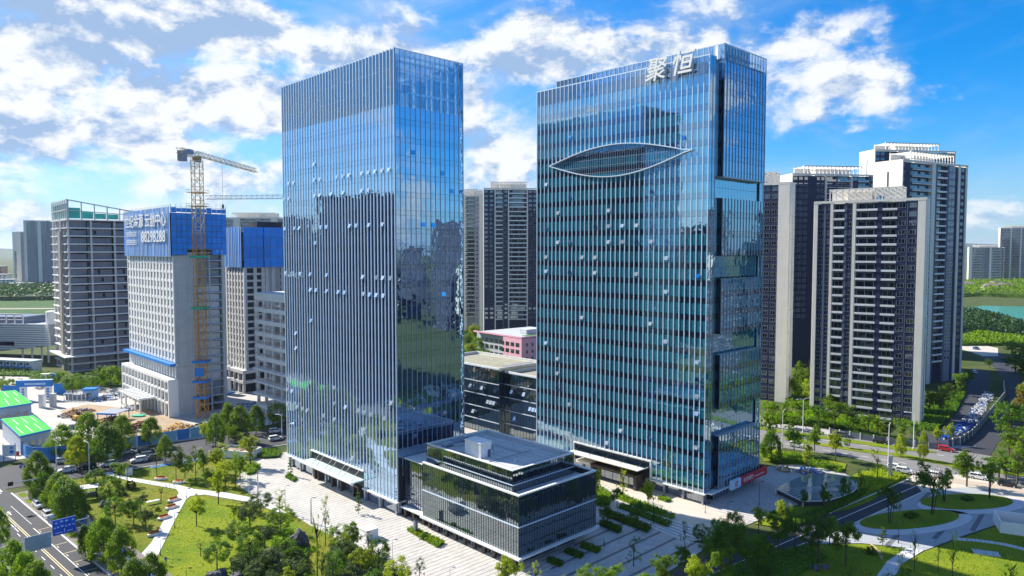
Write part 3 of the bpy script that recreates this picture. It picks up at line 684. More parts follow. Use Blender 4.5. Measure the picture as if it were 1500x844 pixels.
# ================================================================= RESIDENTIAL TOWERS
res_white = M('facade_pale', (.78, .73, .65), .75, var=.05, scale=.2, streak=.05)
res_dark = M('facade_charcoal', (.017, .026, .072), .7, var=.08, streak=.05)
res_grey = M('facade_grey', (.24, .255, .30), .75, var=.06, streak=.05)
res_cream = M('facade_cream', (.78, .74, .66), .75, var=.04, streak=.04)
rail_m = M('balcony_band', (.80, .80, .80), .6, var=.05, objvar=.08)
_win = {}
def window_mesh(kind):
    if kind not in _win:
        b = MB(); b.box(-.5, .5, -.02, .02, -.5, .5, g_win)
        f = {'d': res_grey, 'w': white}[kind]
        for x0, x1, z0, z1 in ((-.5, -.45, -.5, .5), (.45, .5, -.5, .5), (-.02, .02, -.44, .44), (-.45, .45, -.5, -.44), (-.45, .45, .44, .5)): b.box(x0, x1, -.07, .03, z0, z1, f)
        _win[kind] = b.mesh('window')
    return _win[kind]
_balc = {}
def balcony_mesh(style):
    if style not in _balc:
        b = MB(); b.box(-.5, .5, -.3, 1.5, -.14, .14, rail_m); 
        if style == 's': b.box(-.5, .5, -.32, -.18, .143, .62, rail_m)
        else:
            b.box(-.5, .5, -.28, -.25, .25, 1.05, g_win); b.box(-.5, .5, -.3, -.22, 1.05, 1.1, greymetal)
        _balc[style] = b.mesh('balcony')
    return _balc[style]
def residential(label, p, rz, W, D, nf, fh, cols, left='light', right='light', fmin=0, group=None, wall=None, roof='frame', near=True, topw=2.5):
    wall = wall or res_dark; Ht = nf*fh; t = thing('apartment_tower', label, 'apartment tower', p, rz, group)
    tot = sum(c[0] for c in cols); x = 0.0; rs = random.Random(int(W*100+nf))
    body = MB(); body.box(.2, W-.2, 1.5, D, 0, Ht-.2, wall); body.build('wall', t)
    for end, xx, m in ((left, 0, None), (right, W, None)):
        mm = {'light': res_white, 'cream': res_cream, 'dark': res_dark, 'grey': res_grey}[end]
        MB().box(xx-.25 if xx else -.3, xx+.3 if xx else .25, -.25, D+.1, 0, Ht+1.0, mm).build('end_wall', t)
    if near:
        for q in range(1, nf//3):
            for xx in (-.32, W+.30): MB().box(xx, xx+.02, -.2, D, q*3*fh, q*3*fh+.09, res_grey).build('wall_joint', t)
        MB().box(-.33, -.31, D*.45, D*.45+.9, Ht*.5, Ht-4, g_win).build('slot_window', t); MB().box(W+.31, W+.33, D*.45, D*.45+.9, 3, Ht-4, g_win).build('slot_window', t)
    for wd, ty in cols:
        cw = wd/tot*W; xc = x+cw/2
        if ty == 'P': MB().box(x, x+cw, -.35, 1.49, 0, Ht+.4, res_white).build('pier', t)
        elif ty == 'G': MB().box(x, x+cw, -.15, 1.49, 0, Ht+.2, M('facade_slate', (.10, .12, .19), .7, var=.05) if wall == res_dark else res_grey).build('pier', t)
        elif ty in 'DWV':
            MB().box(x, x+cw, 0, 1.49, 0, Ht-.1, res_grey if ty == 'V' else wall).build('wall_strip', t)
            if ty in 'WV':
                nw = max(1, round(cw/3.2))
                for f in range(fmin, nf):
                    for q in range(nw):
                        ww = min(cw/nw*.72, 2.4); o = link('window', window_mesh('w' if ty == 'V' else 'd'), t, (x+(q+.5)*cw/nw, -.03, f*fh+1.75), None, (ww, 1, 1.75))
                for f in range(fmin, nf, 1): pass
        elif ty in 'Bb':
            for f in range(fmin, nf):
                link('balcony', balcony_mesh('s' if ty == 'B' else 'g'), t, (xc, 0, f*fh+.3), None, (cw-.06, 1, 1))
                link('window', window_mesh('d'), t, (xc+R(-.1, .1)*cw, 1.44, f*fh+1.75), None, (cw*rs.uniform(.66, .9), 1, 2.3))
        x += cw
    # roofline
    b = MB(); b.box(-.3, W+.3, -.4, 0, Ht+.2, Ht+1.1, res_white); b.box(-.3, 0, 0, D, Ht+1.001, Ht+1.1, res_white); b.box(.2, W-.2, .1, D, Ht-.2+.003, Ht, roofgrey); b.build('parapet', t)
    if roof:
        b = MB(); n = max(5, int(W*.62/2.0)); xa, xb = W*.14, W*.80; hz = Ht+5.0
        for i in range(n+1):
            xx = xa+(xb-xa)*i/n; b.box(xx-.18, xx+.18, .6, 1.0, Ht+1.1, hz, res_white); b.box(xx-.12, xx+.12, 1.0, D*.75, hz-.35, hz, res_white)
        b.box(xa-.3, xb+.3, .5, 1.1, hz, hz+.5, res_white); b.box(xa-.3, xb+.3, D*.75, D*.75+.5, Ht, hz+.5, res_white); b.build('roof_pergola', t)
        MB().box(W*.30, W*.52, D*.3, D*.7, Ht, Ht+4.2, res_white).build('lift_house', t)
        if near: MB().tube([(W*.6, D*.4, Ht), (W*.6, D*.4, Ht+2.4)], 1.0, M('tank_blue', (.05, .22, .42), .4), 10).build('water_tank', t)
    return t
A1 = G(1347, 622); angA = radians(-38); dA = Vector((cos(angA), sin(angA), 0))
kA = (1199-CX)/FPX*1.0; wA = 0.0
while (A1-dA*wA).x/(A1-dA*wA).y > kA*.985 and wA < 70: wA += .2
A0 = A1-dA*wA
resA = [(20, 'P'), (35, 'W'), (11, 'G'), (27, 'W'), (15, 'P'), (66, 'B'), (12, 'G'), (33, 'W'), (17, 'P'), (118, 'B'), (26, 'D'), (78, 'B'), (50, 'W'), (5, 'G'), (50, 'W'), (40, 'P')]
residential('nearest apartment tower right of the offices with white balcony bands and pale corner panels', A0, angA, wA, 7, 25, 3.22, resA, group=None)
pB = Vector((175, 325, 0))
resB = [(12, 'W'), (30, 'D'), (12, 'W'), (60, 'b'), (55, 'b'), (22, 'P'), (12, 'G'), (60, 'B'), (12, 'G'), (40, 'V'), (16, 'D'), (14, 'P'), (34, 'W'), (10, 'P')]
residential('tall apartment tower with a blank cream end wall right of the nearest one', pB, radians(28.6), 50, 14, 32, 3.2, resB, left='cream', fmin=3)
pC = Vector((149, 385, 0))
residential('dark apartment tower with a white roof frame behind the nearest tower', pC, radians(8), 50, 14, 32, 3.2,
            [(50, 'W'), (22, 'W'), (35, 'D'), (40, 'W'), (8, 'P'), (42, 'b'), (8, 'G'), (60, 'b'), (8, 'P'), (26, 'W'), (50, 'b'), (8, 'G'), (40, 'W')], fmin=8, right='dark')
pD = G(1151, 590); dD = Vector((cos(angA), sin(angA), 0))
residential('dark apartment tower with a broad pale corner panel tight beside the wide glass tower', pD-dD*30, angA, 30, 6, 28, 3.2, [(30, 'W'), (10, 'G'), (50, 'B'), (10, 'G'), (46, 'W'), (46, 'W'), (34, 'P')], right='light')
residential('tallest apartment tower whose roof frame rises behind the cream-walled tower', Vector((216, 432, 0)), radians(10), 54, 14, 38, 3.2, [(30, 'W'), (40, 'D'), (8, 'P'), (60, 'b'), (8, 'P'), (60, 'b'), (40, 'W')], fmin=31)
pF = Vector((-20, 513, 0))
residential('dark apartment tower with pale balcony bands seen between the two glass towers', pF, radians(3), 38, 14, 33, 3.2, [(20, 'W'), (26, 'W'), (5, 'P'), (30, 'B'), (5, 'G'), (18, 'W'), (5, 'P'), (76, 'B'), (5, 'P'), (40, 'W')], fmin=4, near=False)
residential('pale narrow apartment tower left of the dark one between the glass towers', Vector((-48, 545, 0)), radians(-25), 30, 16, 32, 3.2, [(14, 'P'), (22, 'V'), (22, 'P'), (30, 'b'), (16, 'V'), (14, 'P')], fmin=4, wall=res_grey, near=False)
residential('apartment tower of blue-grey walls behind the second netted building', Vector((-276, 690, 0)), radians(0), 62, 16, 29, 3.2, [(30, 'V'), (20, 'P'), (40, 'b'), (20, 'V'), (30, 'b'), (20, 'P'), (30, 'V')], fmin=12, wall=res_grey, near=False)
# far ones, right and left edges
far_lbl = [('pale slab block of flats on the far right left of the gridded tower', 916, 1445, 59, 21, [(20, 'P'), (60, 'B'), (16, 'V'), (30, 'W'), (12, 'P'), (60, 'B'), (16, 'W')], 8),
           ('far gridded tower at the right edge under the blue mountains', 974, 1440, 62, 33, [(10, 'G'), (60, 'b'), (8, 'P'), (60, 'b'), (8, 'P'), (40, 'W'), (8, 'P'), (60, 'b')], 12)]
for lb, x, y, w, nf, cl, fm in far_lbl:
    residential(lb, Vector((x, y, 0)), radians(-25), w, 18, nf, 3.2, cl, fmin=2, wall=res_grey, near=False)
for lb, x, y, w, nf, cl in (('broad pale apartment tower on the far left next to the bare concrete frame', -776, 1148, 46, 34, [(14, 'P'), (24, 'V'), (20, 'G'), (16, 'V'), (20, 'P'), (30, 'V'), (16, 'G'), (30, 'V'), (14, 'P')]),
                          ('pale apartment tower half hidden left of the broad far one', -845, 1230, 34, 29, [(20, 'P'), (24, 'V'), (20, 'G'), (24, 'V'), (20, 'P')]),
                          ('faint blue apartment tower at the left edge of the skyline', -1135, 1640, 40, 32, [(20, 'P'), (24, 'V'), (20, 'G'), (24, 'V'), (20, 'P')])):
    residential(lb, Vector((x, y, 0)), radians(20), w, 18, nf, 3.2, cl, wall=M('facade_far', (.40, .38, .41), .8, var=.05), near=False, roof=None)

# ================================================================= BUILDINGS UNDER CONSTRUCTION
net_b = M('blue_net', (.010, .24, .82), .55, var=.10, scale=.5, objvar=.12)
net_w = M('net_seam_white', (.62, .72, .84), .6, var=.05)
net_pale = M('blue_net_sunlit', (.16, .40, .78), .6, var=.22, scale=.8, streak=.2, objvar=.15)  # paler net for the left faces, their sunlight put into the colour
blue_pt = M('blue_steel', (.01, .20, .62), .45, var=.08)
yellow_pt = M('crane_yellow', (.62, .30, .05), .5, .1, var=.15)
green_net = M('green_net', (.02, .42, .26), .7, var=.15, scale=1.5)
def construction_netted():
    K = G(259, 610); t = thing('unfinished_building', 'unfinished tower wrapped at the top in blue netting with a phone number', 'unfinished building', K, AX)
    W, L, zn, zt = 19.4, 55.2, 61.0, 79.0
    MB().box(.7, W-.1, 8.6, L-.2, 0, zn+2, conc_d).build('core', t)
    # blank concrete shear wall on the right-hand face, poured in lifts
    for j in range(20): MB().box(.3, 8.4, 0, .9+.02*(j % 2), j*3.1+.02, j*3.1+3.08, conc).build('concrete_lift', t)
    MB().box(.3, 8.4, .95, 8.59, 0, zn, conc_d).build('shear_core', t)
    MB().box(18.2, W, 0, 9, 0, zn, conc).build('end_pier', t)
    for j in range(20):
        MB().box(8.41, 18.19, .05, 9, j*3.1+2.75, j*3.1+3.1, conc).build('floor_slab', t)
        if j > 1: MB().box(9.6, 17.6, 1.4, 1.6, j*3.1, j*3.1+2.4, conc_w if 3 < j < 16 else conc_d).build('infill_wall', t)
        MB().box(8.41, 18.19, .1, .16, j*3.1+.2, j*3.1+.34, blue_pt if j % 2 else conc_d).build('guard_rail', t)
    for x in (8.6, 13.3): MB().box(x, x+.45, .12, .6, 0, zn, conc).build('column', t)
    # white grid facade on the left-hand face
    nb = 15; bw = L/nb; zs = 20.4; fh = (zn-zs)/12
    for i in range(nb+1): MB().box(-.12, .5, max(i*bw-.6, 0), min(i*bw+.6, L), zs, zn, conc_w).build('pier', t)
    for j in range(12):
        MB().box(0, .45, .2, L-.2, zs+j*fh, zs+j*fh+1.05, conc_w).build('spandrel', t)
        for i in range(nb): link('window', unit('L', g_win), t, (.5, (i+.5)*bw, zs+j*fh+2.2), None, (1, bw-1.2, 2.25))
        for i in range(nb): link('window_mullion', unit('B', conc_w), t, (.3, (i+.5)*bw, zs+j*fh+2.2), None, (.3, .32, 2.3))
    # blue shelter deck
    MB().box(-2.2, -.15, -1, L+2, 19.2, 20.2, blue_pt).build('shelter_deck', t); MB().box(-.15, W*.0+.7, -1, L, 19.2, 19.9, conc_w).build('band', t)
    for i in range(19): MB().box(-.1, .7, i*3.05, i*3.05+.8, 14.5, 19.2, white).build('upper_column', t)
    # white podium
    pd = MB(); pd.box(-3.0, .68, -.6, .3, 0, 14.2, white); pd.box(-3.0, .68, .3, L+1, 13.2, 14.2, white); pd.box(-3.0, -2.2, .3, L+1, 9.4, 10.2, white); pd.box(-3.0, -2.2, .3, L+1, 5.0, 5.8, white); pd.box(-3.0, .68, L+1, L+1.8, 0, 14.2, white); pd.build('podium_frame', t)
    for i in range(1, 14): MB().box(-3.0, -2.2, i*4.0-.35, i*4.0+.35, 0, 13.2, white).build('podium_column', t)
    for i in range(14):
        for z, h in ((2.5, 4.8), (7.6, 3.4), (11.7, 2.8)): link('podium_window', unit('L', g_win), t, (-2.0, (i+.5)*4.0, z), None, (1, 3.3, h))
    MB().box(-1.9, .6, .4, L, 0, 13.1, core_m).build('podium_core', t)
    pc = MB().box(-9, -3, 14, 40, 5.2, 5.6, conc_w).build('porch_roof', t)
    for i in range(9): MB().box(-9, -3, 14.2+i*3.2, 14.5+i*3.2, 5.6, 5.9, white).build('rib', pc)
    for y in (15, 21, 33, 39): MB().box(-8.6, -8, y-.3, y+.3, 0, 5.2, white).build('porch_column', t)
    # netting panels
    nr, nz = 11, 8; pw, ph = (W+1.2)/nr, (zt-zn)/nz
    for i in range(nr):
        for j in range(nz):
            if j == 0 and 3 <= i <= 7: continue
            link('net_panel', unit('R', net_b), t, (-.6+(i+.5)*pw, -.75+R(-.06, .06), zn+(j+.5)*ph), (R(-.02, .02), 0, 0), (pw-.12, 1, ph-.14 if j < nz-1 else ph*R(.6, .95)))
    b = MB()
    for i in range(nr+1): b.box(-.64+i*pw, -.56+i*pw, -.65, -.57, zn, zt+1.2, black)
    for j in range(nz+1): b.box(-.6, W+.6, -.56, -.5, zn+j*ph-.05, zn+j*ph+.05, black)
    for i in range(34): b.box(-.75, -.68, -.6+i*1.7, -.53+i*1.7, zn, zt+.9, black)
    b.build('scaffold', t)
    ns = 34; sw = (L+.8)/ns
    for i in range(ns):
        link('net_strip', unit('L', net_pale if i % 3 else net_b), t, (-.9+R(-.05, .05), -.4+(i+.5)*sw, (zn+zt)/2-.3), (0, 0, R(-.05, .05)), (1, sw-.25, zt-zn+.6))
        link('net_seam', unit('B', net_w), t, (-1.02, -.4+i*sw, (zn+zt)/2-.3), None, (.1, .26, zt-zn+.8))
    MB().box(-.4, W+.4, -.4, L+.2, zt-2.5, zt-2.2, conc_d).build('top_deck', t); MB().box(.2, W, .2, L, zn+2.01, zt-2.6, conc_d).build('upper_core', t)
    link('lettering', text_mesh('世纪金源 云创中心', 5.8, .1, white, bold=.06), t, (-1.35, 27.5, zn+13.2), (pi/2, 0, -pi/2), (1.05, 1, 1))
    link('lettering', text_mesh('88298288', 6.2, .1, white, bold=.05), t, (-1.35, 17.3, zn+6.9), (pi/2, 0, -pi/2), (1.13, 1, 1))
    b = MB(); rs = random.Random(2)
    for r, z in enumerate((zn+8.4, zn+5.0)):
        y = 52.0
        for i in range(8):
            for q in range(3): b.box(-1.32, -1.25, y-1.4, y-.1, z-.9+q*.75, z-.62+q*.75, white)
            b.box(-1.32, -1.25, y-.6-.3*(i % 2), y-.35-.3*(i % 2), z-1.0, z+1.1, white); y -= 1.85
    b.build('small_lettering', t)
construction_netted()
def construction_frame():
    p = Vector((-227.3, 369, 0)); t = thing('unfinished_building', 'bare grey concrete frame tower with a slanted green-glazed crown on the left', 'unfinished building', p, AX)
    W, L, Zr, n = 48, 33, 78.6, 19; fh = Zr/n; inf = M('infill_block', (.20, .205, .25), .9, var=.16, scale=.2, streak=.12)
    rs = random.Random(6)
    MB().box(6, W-2, 6, L-4, 0, Zr-.6, core_m).build('core', t)
    for j in range(n+1):
        z = j*fh; x = 0 if j != 2 else -3
        MB().box(x-.6, W, x-.6, L, z-.5, z, conc_w).build('floor_slab', t)
        if j == n: continue
        for i, (a, b_) in enumerate(((1.2, 9), (9.6, 21), (22.5, 33.5), (35, 46))):
            MB().box(a, b_, 2.0+.3*(i % 2), 2.3+.3*(i % 2), z+.003, z+fh*(.80 if (i+j) % 3 else .99)-.5, inf).build('infill_wall', t)
        for x in (10, 15, 28, 40):
            if rs.random() < .4: link('opening', unit('R', core_m), t, (x+rs.uniform(-2, 2), 1.95, z+1.7), None, (1.3, 1, 2.0))
        for a, b_ in ((3, 15), (17, 30)): MB().box(2.0, 2.3, a, b_, z+.003, z+fh-.55, inf).build('infill_wall', t)
    for x in (0, 10.5, 21.6, 34.2, W-.9): MB().box(x, x+.9, .1, 1.0, 0, Zr, conc).build('column', t)
    for y in (8, 16, 24, L-1): MB().box(.1, 1.0, y, y+.9, 0, Zr, conc).build('column', t)
    b = MB()
    for j in range(n*2):
        z = j*fh/2; b.bar((-1.2, 8, z), (-1.2, 14, z+fh/2 if j % 2 else z-fh/2+2), .18, greymetal)
    for y in (8, 11, 14): b.box(-1.3, -1.1, y-.1, y+.1, 0, Zr, greymetal)
    b.box(-1.6, -.6, 8.6, 13.4, 0, Zr-6, M('hoist_mesh', (.30, .28, .24), .8, var=.2)); b.build('hoist', t)
    b = MB(); gm = M('crown_green', (.03, .45, .36), .35, var=.2, scale=.4)
    for i in range(9):
        y = i*L/8; b.box(0, .5, min(y, L-.5), min(y+.5, L), Zr, Zr+10, conc)
    for i in range(9):
        x = i*W/8; h = 10-i*.9; b.box(min(x+.501, W-.5), min(x+1, W), 0, .5, Zr, Zr+h, conc)
    b.bar((0, .25, Zr+10), (W, .25, Zr+2.2), .55, conc); b.bar((.25, .5, Zr+10), (.25, L, Zr+9), .55, conc); b.bar((.25, .5, Zr+5), (.25, L, Zr+4.6), .45, conc); b.bar((0, .25, Zr+4.6), (W*.7, .25, Zr+3.0), .4, conc); b.build('crown_frame', t)
    for i in range(8): MB().box(1.0, 1.1, i*L/8+.6, (i+1)*L/8-.1, Zr+.8, Zr+8.5-i*.1, gm).build('crown_pane', t)
    for i in range(4): MB().box(i*W/8+1.1, (i+1)*W/8+.4, 1.0, 1.1, Zr+.5, Zr+[6, 4.2, 3.4, 3.2][i], gm).build('crown_pane', t)
    MB().box(W*.62, W*.86, 6, 14, Zr, Zr+4, conc_d).build('lift_house', t)
construction_frame()
def construction_second():
    p = Vector((-117.7, 315.5, 0)); t = thing('unfinished_building', 'second unfinished concrete tower wrapped at the top in plain blue netting', 'unfinished building', p, AX)
    W, L, zn, zt = 27, 18.5, 55.2, 73.0
    MB().box(.6, W-.6, .6, L-.6, 0, zn+3, core_m).build('core', t); nfl = 15; z0 = 10; fh = (zn-z0)/nfl
    for j in range(nfl+1): 
        z = z0+j*fh; MB().box(0, W, 0, L, z-.35, z+.55 if j < nfl else z, conc).build('spandrel', t)
    for i in range(7): MB().box(-.15, .5, i*L/6-.5, i*L/6+.5, z0, zn, conc_w).build('pier', t)
    for i, x in enumerate((0, 4.5, 8.2, 10, 13, 17.5, 20, 26)): MB().box(x, x+1.5, -.15, .5, z0, zn, conc).build('pier', t)
    MB().box(10.2, 17, -.05, .5, z0, zn-.2, conc_d).build('infill_wall', t)
    b = MB(); b.box(-2, W, -2, L, 8.6, 10.4-.36, conc); b.box(-2, W, -2, L, 4.2, 5.4, conc); b.build('base_slab', t)
    for i in range(5): MB().box(-1.8+i*6, -.8+i*6, -1.8, -.8, 0, 8.6, conc).build('column', t)
    for i in range(4): MB().box(-1.8, -.8, 3+i*5, 4+i*5, 0, 8.6, conc).build('column', t)
    nr = 9
    for i in range(nr):
        for j in range(4): link('net_panel', unit('R', net_b), t, ((i+.5)*W/nr, -.8+R(-.05, .05)-(.7 if 3 <= i <= 5 else 0), zn+(j+.5)*(zt-zn)/4), (R(-.015, .015), 0, 0), (W/nr-.1, 1, (zt-zn)/4-.12))
    for i in range(10):
        link('net_strip', unit('L', net_pale if i % 2 else net_b), t, (-.8, (i+.5)*L/10, (zn+zt)/2), None, (1, L/10-.2, zt-zn)); link('net_seam', unit('B', net_w), t, (-.93, i*L/10, (zn+zt)/2), None, (.1, .2, zt-zn))
    MB().box(-.3, W, -.3, L, zt-2.4, zt-2.1, conc_d).build('top_deck', t); MB().box(8, 20, 3, 12, zt-2.1, zt+2.6, core_m).build('lift_house', t); MB().box(.4, W, .4, L, zn+3.01, zt-2.5, conc_d).build('upper_core', t)
construction_second()
def construction_low():
    L, W = 34, 20; c = Vector((-98.4, 275.5, 0)); p = c-UU*L
    t = thing('unfinished_building', 'lower open concrete frame with pale slabs left of the narrow glass tower', 'unfinished building', p, AX)
    zt = 45.5; zs = [0, 4.2, 8.6, 13.2, 18.0, 22.6, 27.2, 31.8, 36.4, 41.0, zt]
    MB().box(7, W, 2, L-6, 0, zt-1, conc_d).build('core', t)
    for j, z in enumerate(zs[1:]): MB().box(-1.6 if j in (1, 2, 3) else -.4, W, 0, L, z-(1.5 if j not in (1, 2, 3) else .6), z, conc_w).build('floor_slab', t)
    for i in range(6): MB().box(0, .9, min(i*6.6, L-.9), min(i*6.6+.9, L), 0, zt-.56, conc_w).build('column', t)
    for i in range(6):
        for j, z in enumerate(zs[:-1]):
            if (i*3+j*5) % 4 == 0: MB().box(3.2, 3.5, i*6.6+1, min(i*6.6+6.5, L-.2), z+.003, z+3.4, conc_d).build('infill_wall', t)
    for j, z in enumerate(zs[1:-1]): MB().box(-.3, -.2, .2, L-.2, z+.9, z+1.05, M('scaffold_orange', (.5, .22, .06), .7)).build('guard_rail', t)
    MB().box(-.4, W, 0, L, zt, zt+1.2, conc_w).build('parapet', t); MB().box(0, W-.5, .5, L-.5, zt+1.2, zt+1.25, conc).build('roof', t)
construction_low()

# ================================================================= CRANES
def lattice(mb, p, q, w, seg, m, tri=False, r=.16):
    p = Vector(p); q = Vector(q); d = (q-p).normalized(); n = max(2, int((q-p).length/seg))
    a = d.cross(Vector((0, 0, 1))); a = Vector((1, 0, 0)) if a.length < .05 else a.normalized(); b = a.cross(d).normalized()
    if b.z < 0: b = -b
    cs = [-a*w/2-b*w*.0, a*w/2, b*w*.9] if tri else [(-a-b)*w/2, (a-b)*w/2, (a+b)*w/2, (-a+b)*w/2]
    for c in cs: mb.bar(p+c, q+c, r, m)
    for i in range(n):
        s0 = p+(q-p)*i/n; s1 = p+(q-p)*(i+1)/n
        for k2 in range(len(cs)):
            c0, c1 = cs[k2], cs[(k2+1) % len(cs)]; mb.bar(s0+c0, s0+c1, r*.6, m)
            if i % 2 == 0: mb.bar(s0+c0, s1+c1, r*.6, m)
            else: mb.bar(s0+c1, s1+c0, r*.6, m)
def crane(label, p, ztop, ang, jl, cl, mast_w, steel, detail=True):
    t = thing('tower_crane', label, 'tower crane', p, 0)
    b = MB(); lattice(b, (0, 0, 0), (0, 0, ztop*.72), mast_w, 2.4, yellow_pt, r=.24); b.build('mast', t)
    b = MB(); lattice(b, (0, 0, ztop*.72), (0, 0, ztop), mast_w, 2.4, steel, r=.24); b.build('upper_mast', t)
    if detail:
        for k2, (z, m) in enumerate(((60, green_net), (41, green_net), (21, blue_pt), (13.5, blue_pt), (7.5, blue_pt))):
            b = MB(); w = mast_w/2+1.0
            b.box(-w, w, -w, -w+.3, z, z+.8, m); b.box(-w, w, w-.3, w, z, z+.8, m); b.box(-w, -w+.3, -w+.3, w-.3, z, z+.8, m); b.box(w-.3, w, -w+.3, w-.3, z, z+.8, m); b.build('mast_collar', t)
        MB().box(-1.6, 1.6, -2.3, -1.7, 16, 19, blue_pt).build('notice_board', t)
        for z in (ztop-12, ztop-17):
            b = MB(); w = mast_w/2+1.6
            b.box(-w, w, -w, w, z, z+.15, steel)
            for s in (-1, 1): b.box(-w, w, s*w-.04, s*w+.04, z+.9, z+1, steel); b.box(s*w-.04, s*w+.04, -w, w, z+.9, z+1, steel)
            b.build('climbing_platform', t)
    d = Vector((cos(ang), sin(ang), 0)); sdv = Vector((-d.y, d.x, 0)); o = Vector((0, 0, ztop))
    MB().tube([(0, 0, ztop-.2), (0, 0, ztop+1.2)], 1.6, M('slew_ring', (.35, .22, .10), .5), 12).build('slewing_ring', t)
    b = MB(); lattice(b, o+Vector((0, 0, 1.6)), o+d*jl+Vector((0, 0, 1.2)), 1.9, 2.3, steel, True, .17); b.build('jib', t)
    b = MB(); lattice(b, o+Vector((0, 0, 1.6)), o-d*cl+Vector((0, 0, 1.9)), 1.8, 2.2, steel, False, .17); b.build('counter_jib', t)
    b = MB(); c = o-d*(cl-1.5)+Vector((0, 0, .2))
    for s in range(3):
        q = c+d*s*1.0; b.bar(q+sdv*1.1, q-sdv*1.1, .8, conc_d, 3.6)
    b.build('counterweight', t)
    if detail:
        q = o+d*3+sdv*1.6+Vector((0, 0, .8)); MB().bar(q, q+d*2.2, 1.5, blue_pt, 2.1).build('cab', t)
        q = o-d*(cl*.45)+Vector((0, 0, 2.3)); MB().bar(q-d*1.8, q+d*1.8, 1.8, blue_pt, 1.6).build('winch_house', t)
        q = o+d*jl*.38; b = MB(); b.bar(q+Vector((0, 0, 1)), q+Vector((0, 0, -15)), .07, black); b.bar(q+Vector((0, 0, -15)), q+Vector((0, 0, -16.6)), .6, black); b.build('hook', t)
    return t
crane('yellow and white tower crane against the concrete wall of the netted tower', G(297, 612), 96.0, atan2(56, 3), 54, 13, 3.1, M('crane_tan', (.64, .50, .30), .5, .1, var=.1))
crane('far pale crane whose level jib shows left of the narrow glass tower', Vector((-84, 333, 0)), 85.0, pi, 57, 12, 2.4, M('crane_pale', (.58, .56, .52)), False)

# ================================================================= LEFT MIDDLE DISTANCE
def hall():
    p = G(72, 532); t = thing('exhibition_hall', 'white louvred hall with a slanted underside near the left edge', 'hall', p, radians(-8))
    b = MB(); b.hexa([(-75, 1, 1), (-3, 1, 9), (-3, 30, 9), (-75, 30, 1), (-75, 1, 21), (-3, 1, 21), (-3, 30, 21), (-75, 30, 21)], M('hall_grey', (.34, .38, .46), .7)); b.build('body', t)
    for i in range(16):
        z = 2.2+i*1.25; xa = max(-75, -75) ; x1 = -1+sin(i/15*pi)*1.6; x0 = -75 if z > 9 else -75
        if z < 9: x1 = -75+(z-1)/8*72
        MB().box(x0, x1, -.5, .95, z, z+.80, M('louvre_white', (.88, .89, .90), .5, var=.03)).build('louvre', t)
    for x in (-18, -12, -6, -2): MB().tube([(x, 2, 0), (x, 2, 1+(x+75)/9)], .5, white).build('column', t)
    b = MB()
    for i in range(12): b.box(-74+i*5.2, -73.5+i*5.2, 1, 1.5, 21, 26.5, white)
    b.box(-75, -16, .8, 1.6, 26.5, 27.1, white); b.box(-75, -16, .8, 1.6, 23.6, 24.0, white); b.build('roof_frame', t); MB().box(-70, -20, 5, 24, 21, 25, alu_dark).build('plant_screen', t)
    MB().tube([(-4, 8, 21), (-4, 8, 28), (-4, 8, 28.4)], [3.2, 3.2, 2.6], conc_w, 14).build('round_tower', t)
    for x in (-52, -34): MB().box(x, x+13, -.62, -.505, 9.5, 11.6, g_win).build('window', t)
hall()
def site_offices():
    p = G(47, 547); t = thing('site_office', 'two-storey blue and white prefab office block below the white hall', 'site office', p, radians(-14)); w = M('prefab_white', (.62, .68, .74), .5)
    MB().box(-40, 0, 0, 6, 0, 6, w).build('wall', t); MB().box(-40.4, .4, -.6, 6.4, 6, 6.3, M('prefab_roof', (.45, .52, .60), .5)).build('roof', t); MB().box(-40, 0, -1.1, -.01, 2.95, 3.1, blue_pt).build('walkway', t)
    for i in range(9):
        for z in (.4, 3.3): link('window', unit('R', g_win), t, (-2.6-i*4.2, -.05, z+1.3), None, (1.4, 1, 1.2)); link('door', unit('R', blue_pt), t, (-4.4-i*4.2, -.05, z+.9), None, (.9, 1, 2.0))
site_offices()
# ================================================================= GROUND
g_lawn = grassmat('lawn', (.12, .165, .012), (.21, .20, .025), (.06, .11, .01))
g_lawn2 = grassmat('lawn_fresh', (.13, .20, .010), (.22, .26, .016), (.07, .13, .01))
g_rough = grassmat('rough_ground', (.045, .085, .02), (.09, .11, .035), (.10, .09, .05))
g_field = grassmat('field_ground', (.025, .10, .025), (.06, .13, .03), (.09, .11, .05))
asph = M('asphalt', (.045, .048, .060), .85, var=.12, scale=.12, bump=.15, bscale=12)
asph_d = M('asphalt_new', (.040, .042, .055), .8, var=.08, scale=.15)
asph_l = M('asphalt_worn', (.20, .195, .195), .9, var=.08, scale=.15)
pave = pavemat('striped_paving', (.50, .48, .455), (.24, .205, .18), AX+radians(90)-radians(0), 1.35, .20)
pave2 = pavemat('striped_paving_cross', (.50, .49, .47), (.22, .19, .18), AX, 1.35, .22)
pave_s = pavemat('court_paving', (.40, .41, .43), (.14, .14, .16), AX+radians(90), 4.3, .7)
beige = M('smooth_paving', (.54, .49, .42), .7, var=.06, scale=.2)
setts = M('forecourt_setts', (.36, .38, .40), .7, var=.10, scale=.35, bump=.2)
path_m = M('path_concrete', (.56, .56, .58), .75, var=.05, scale=.3)
kerb_m = M('kerb_stone', (.62, .61, .59), .75, var=.06)
mark_w = M('road_paint_white', (.78, .78, .76), .6, var=.08, scale=1.5)
mark_y = M('road_paint_yellow', (.72, .60, .34), .6, var=.08, scale=1.5)
bluepath = M('blue_cycle_path', (.02, .16, .52), .7, var=.08)
yard = M('yard_concrete', (.46, .44, .41), .9, var=.16, scale=.12, bump=.2)
earth = M('bare_earth', (.36, .27, .18), .95, var=.2, scale=.25, bump=.5)
stepstone = M('step_stone', (.55, .56, .58), .75, var=.06)

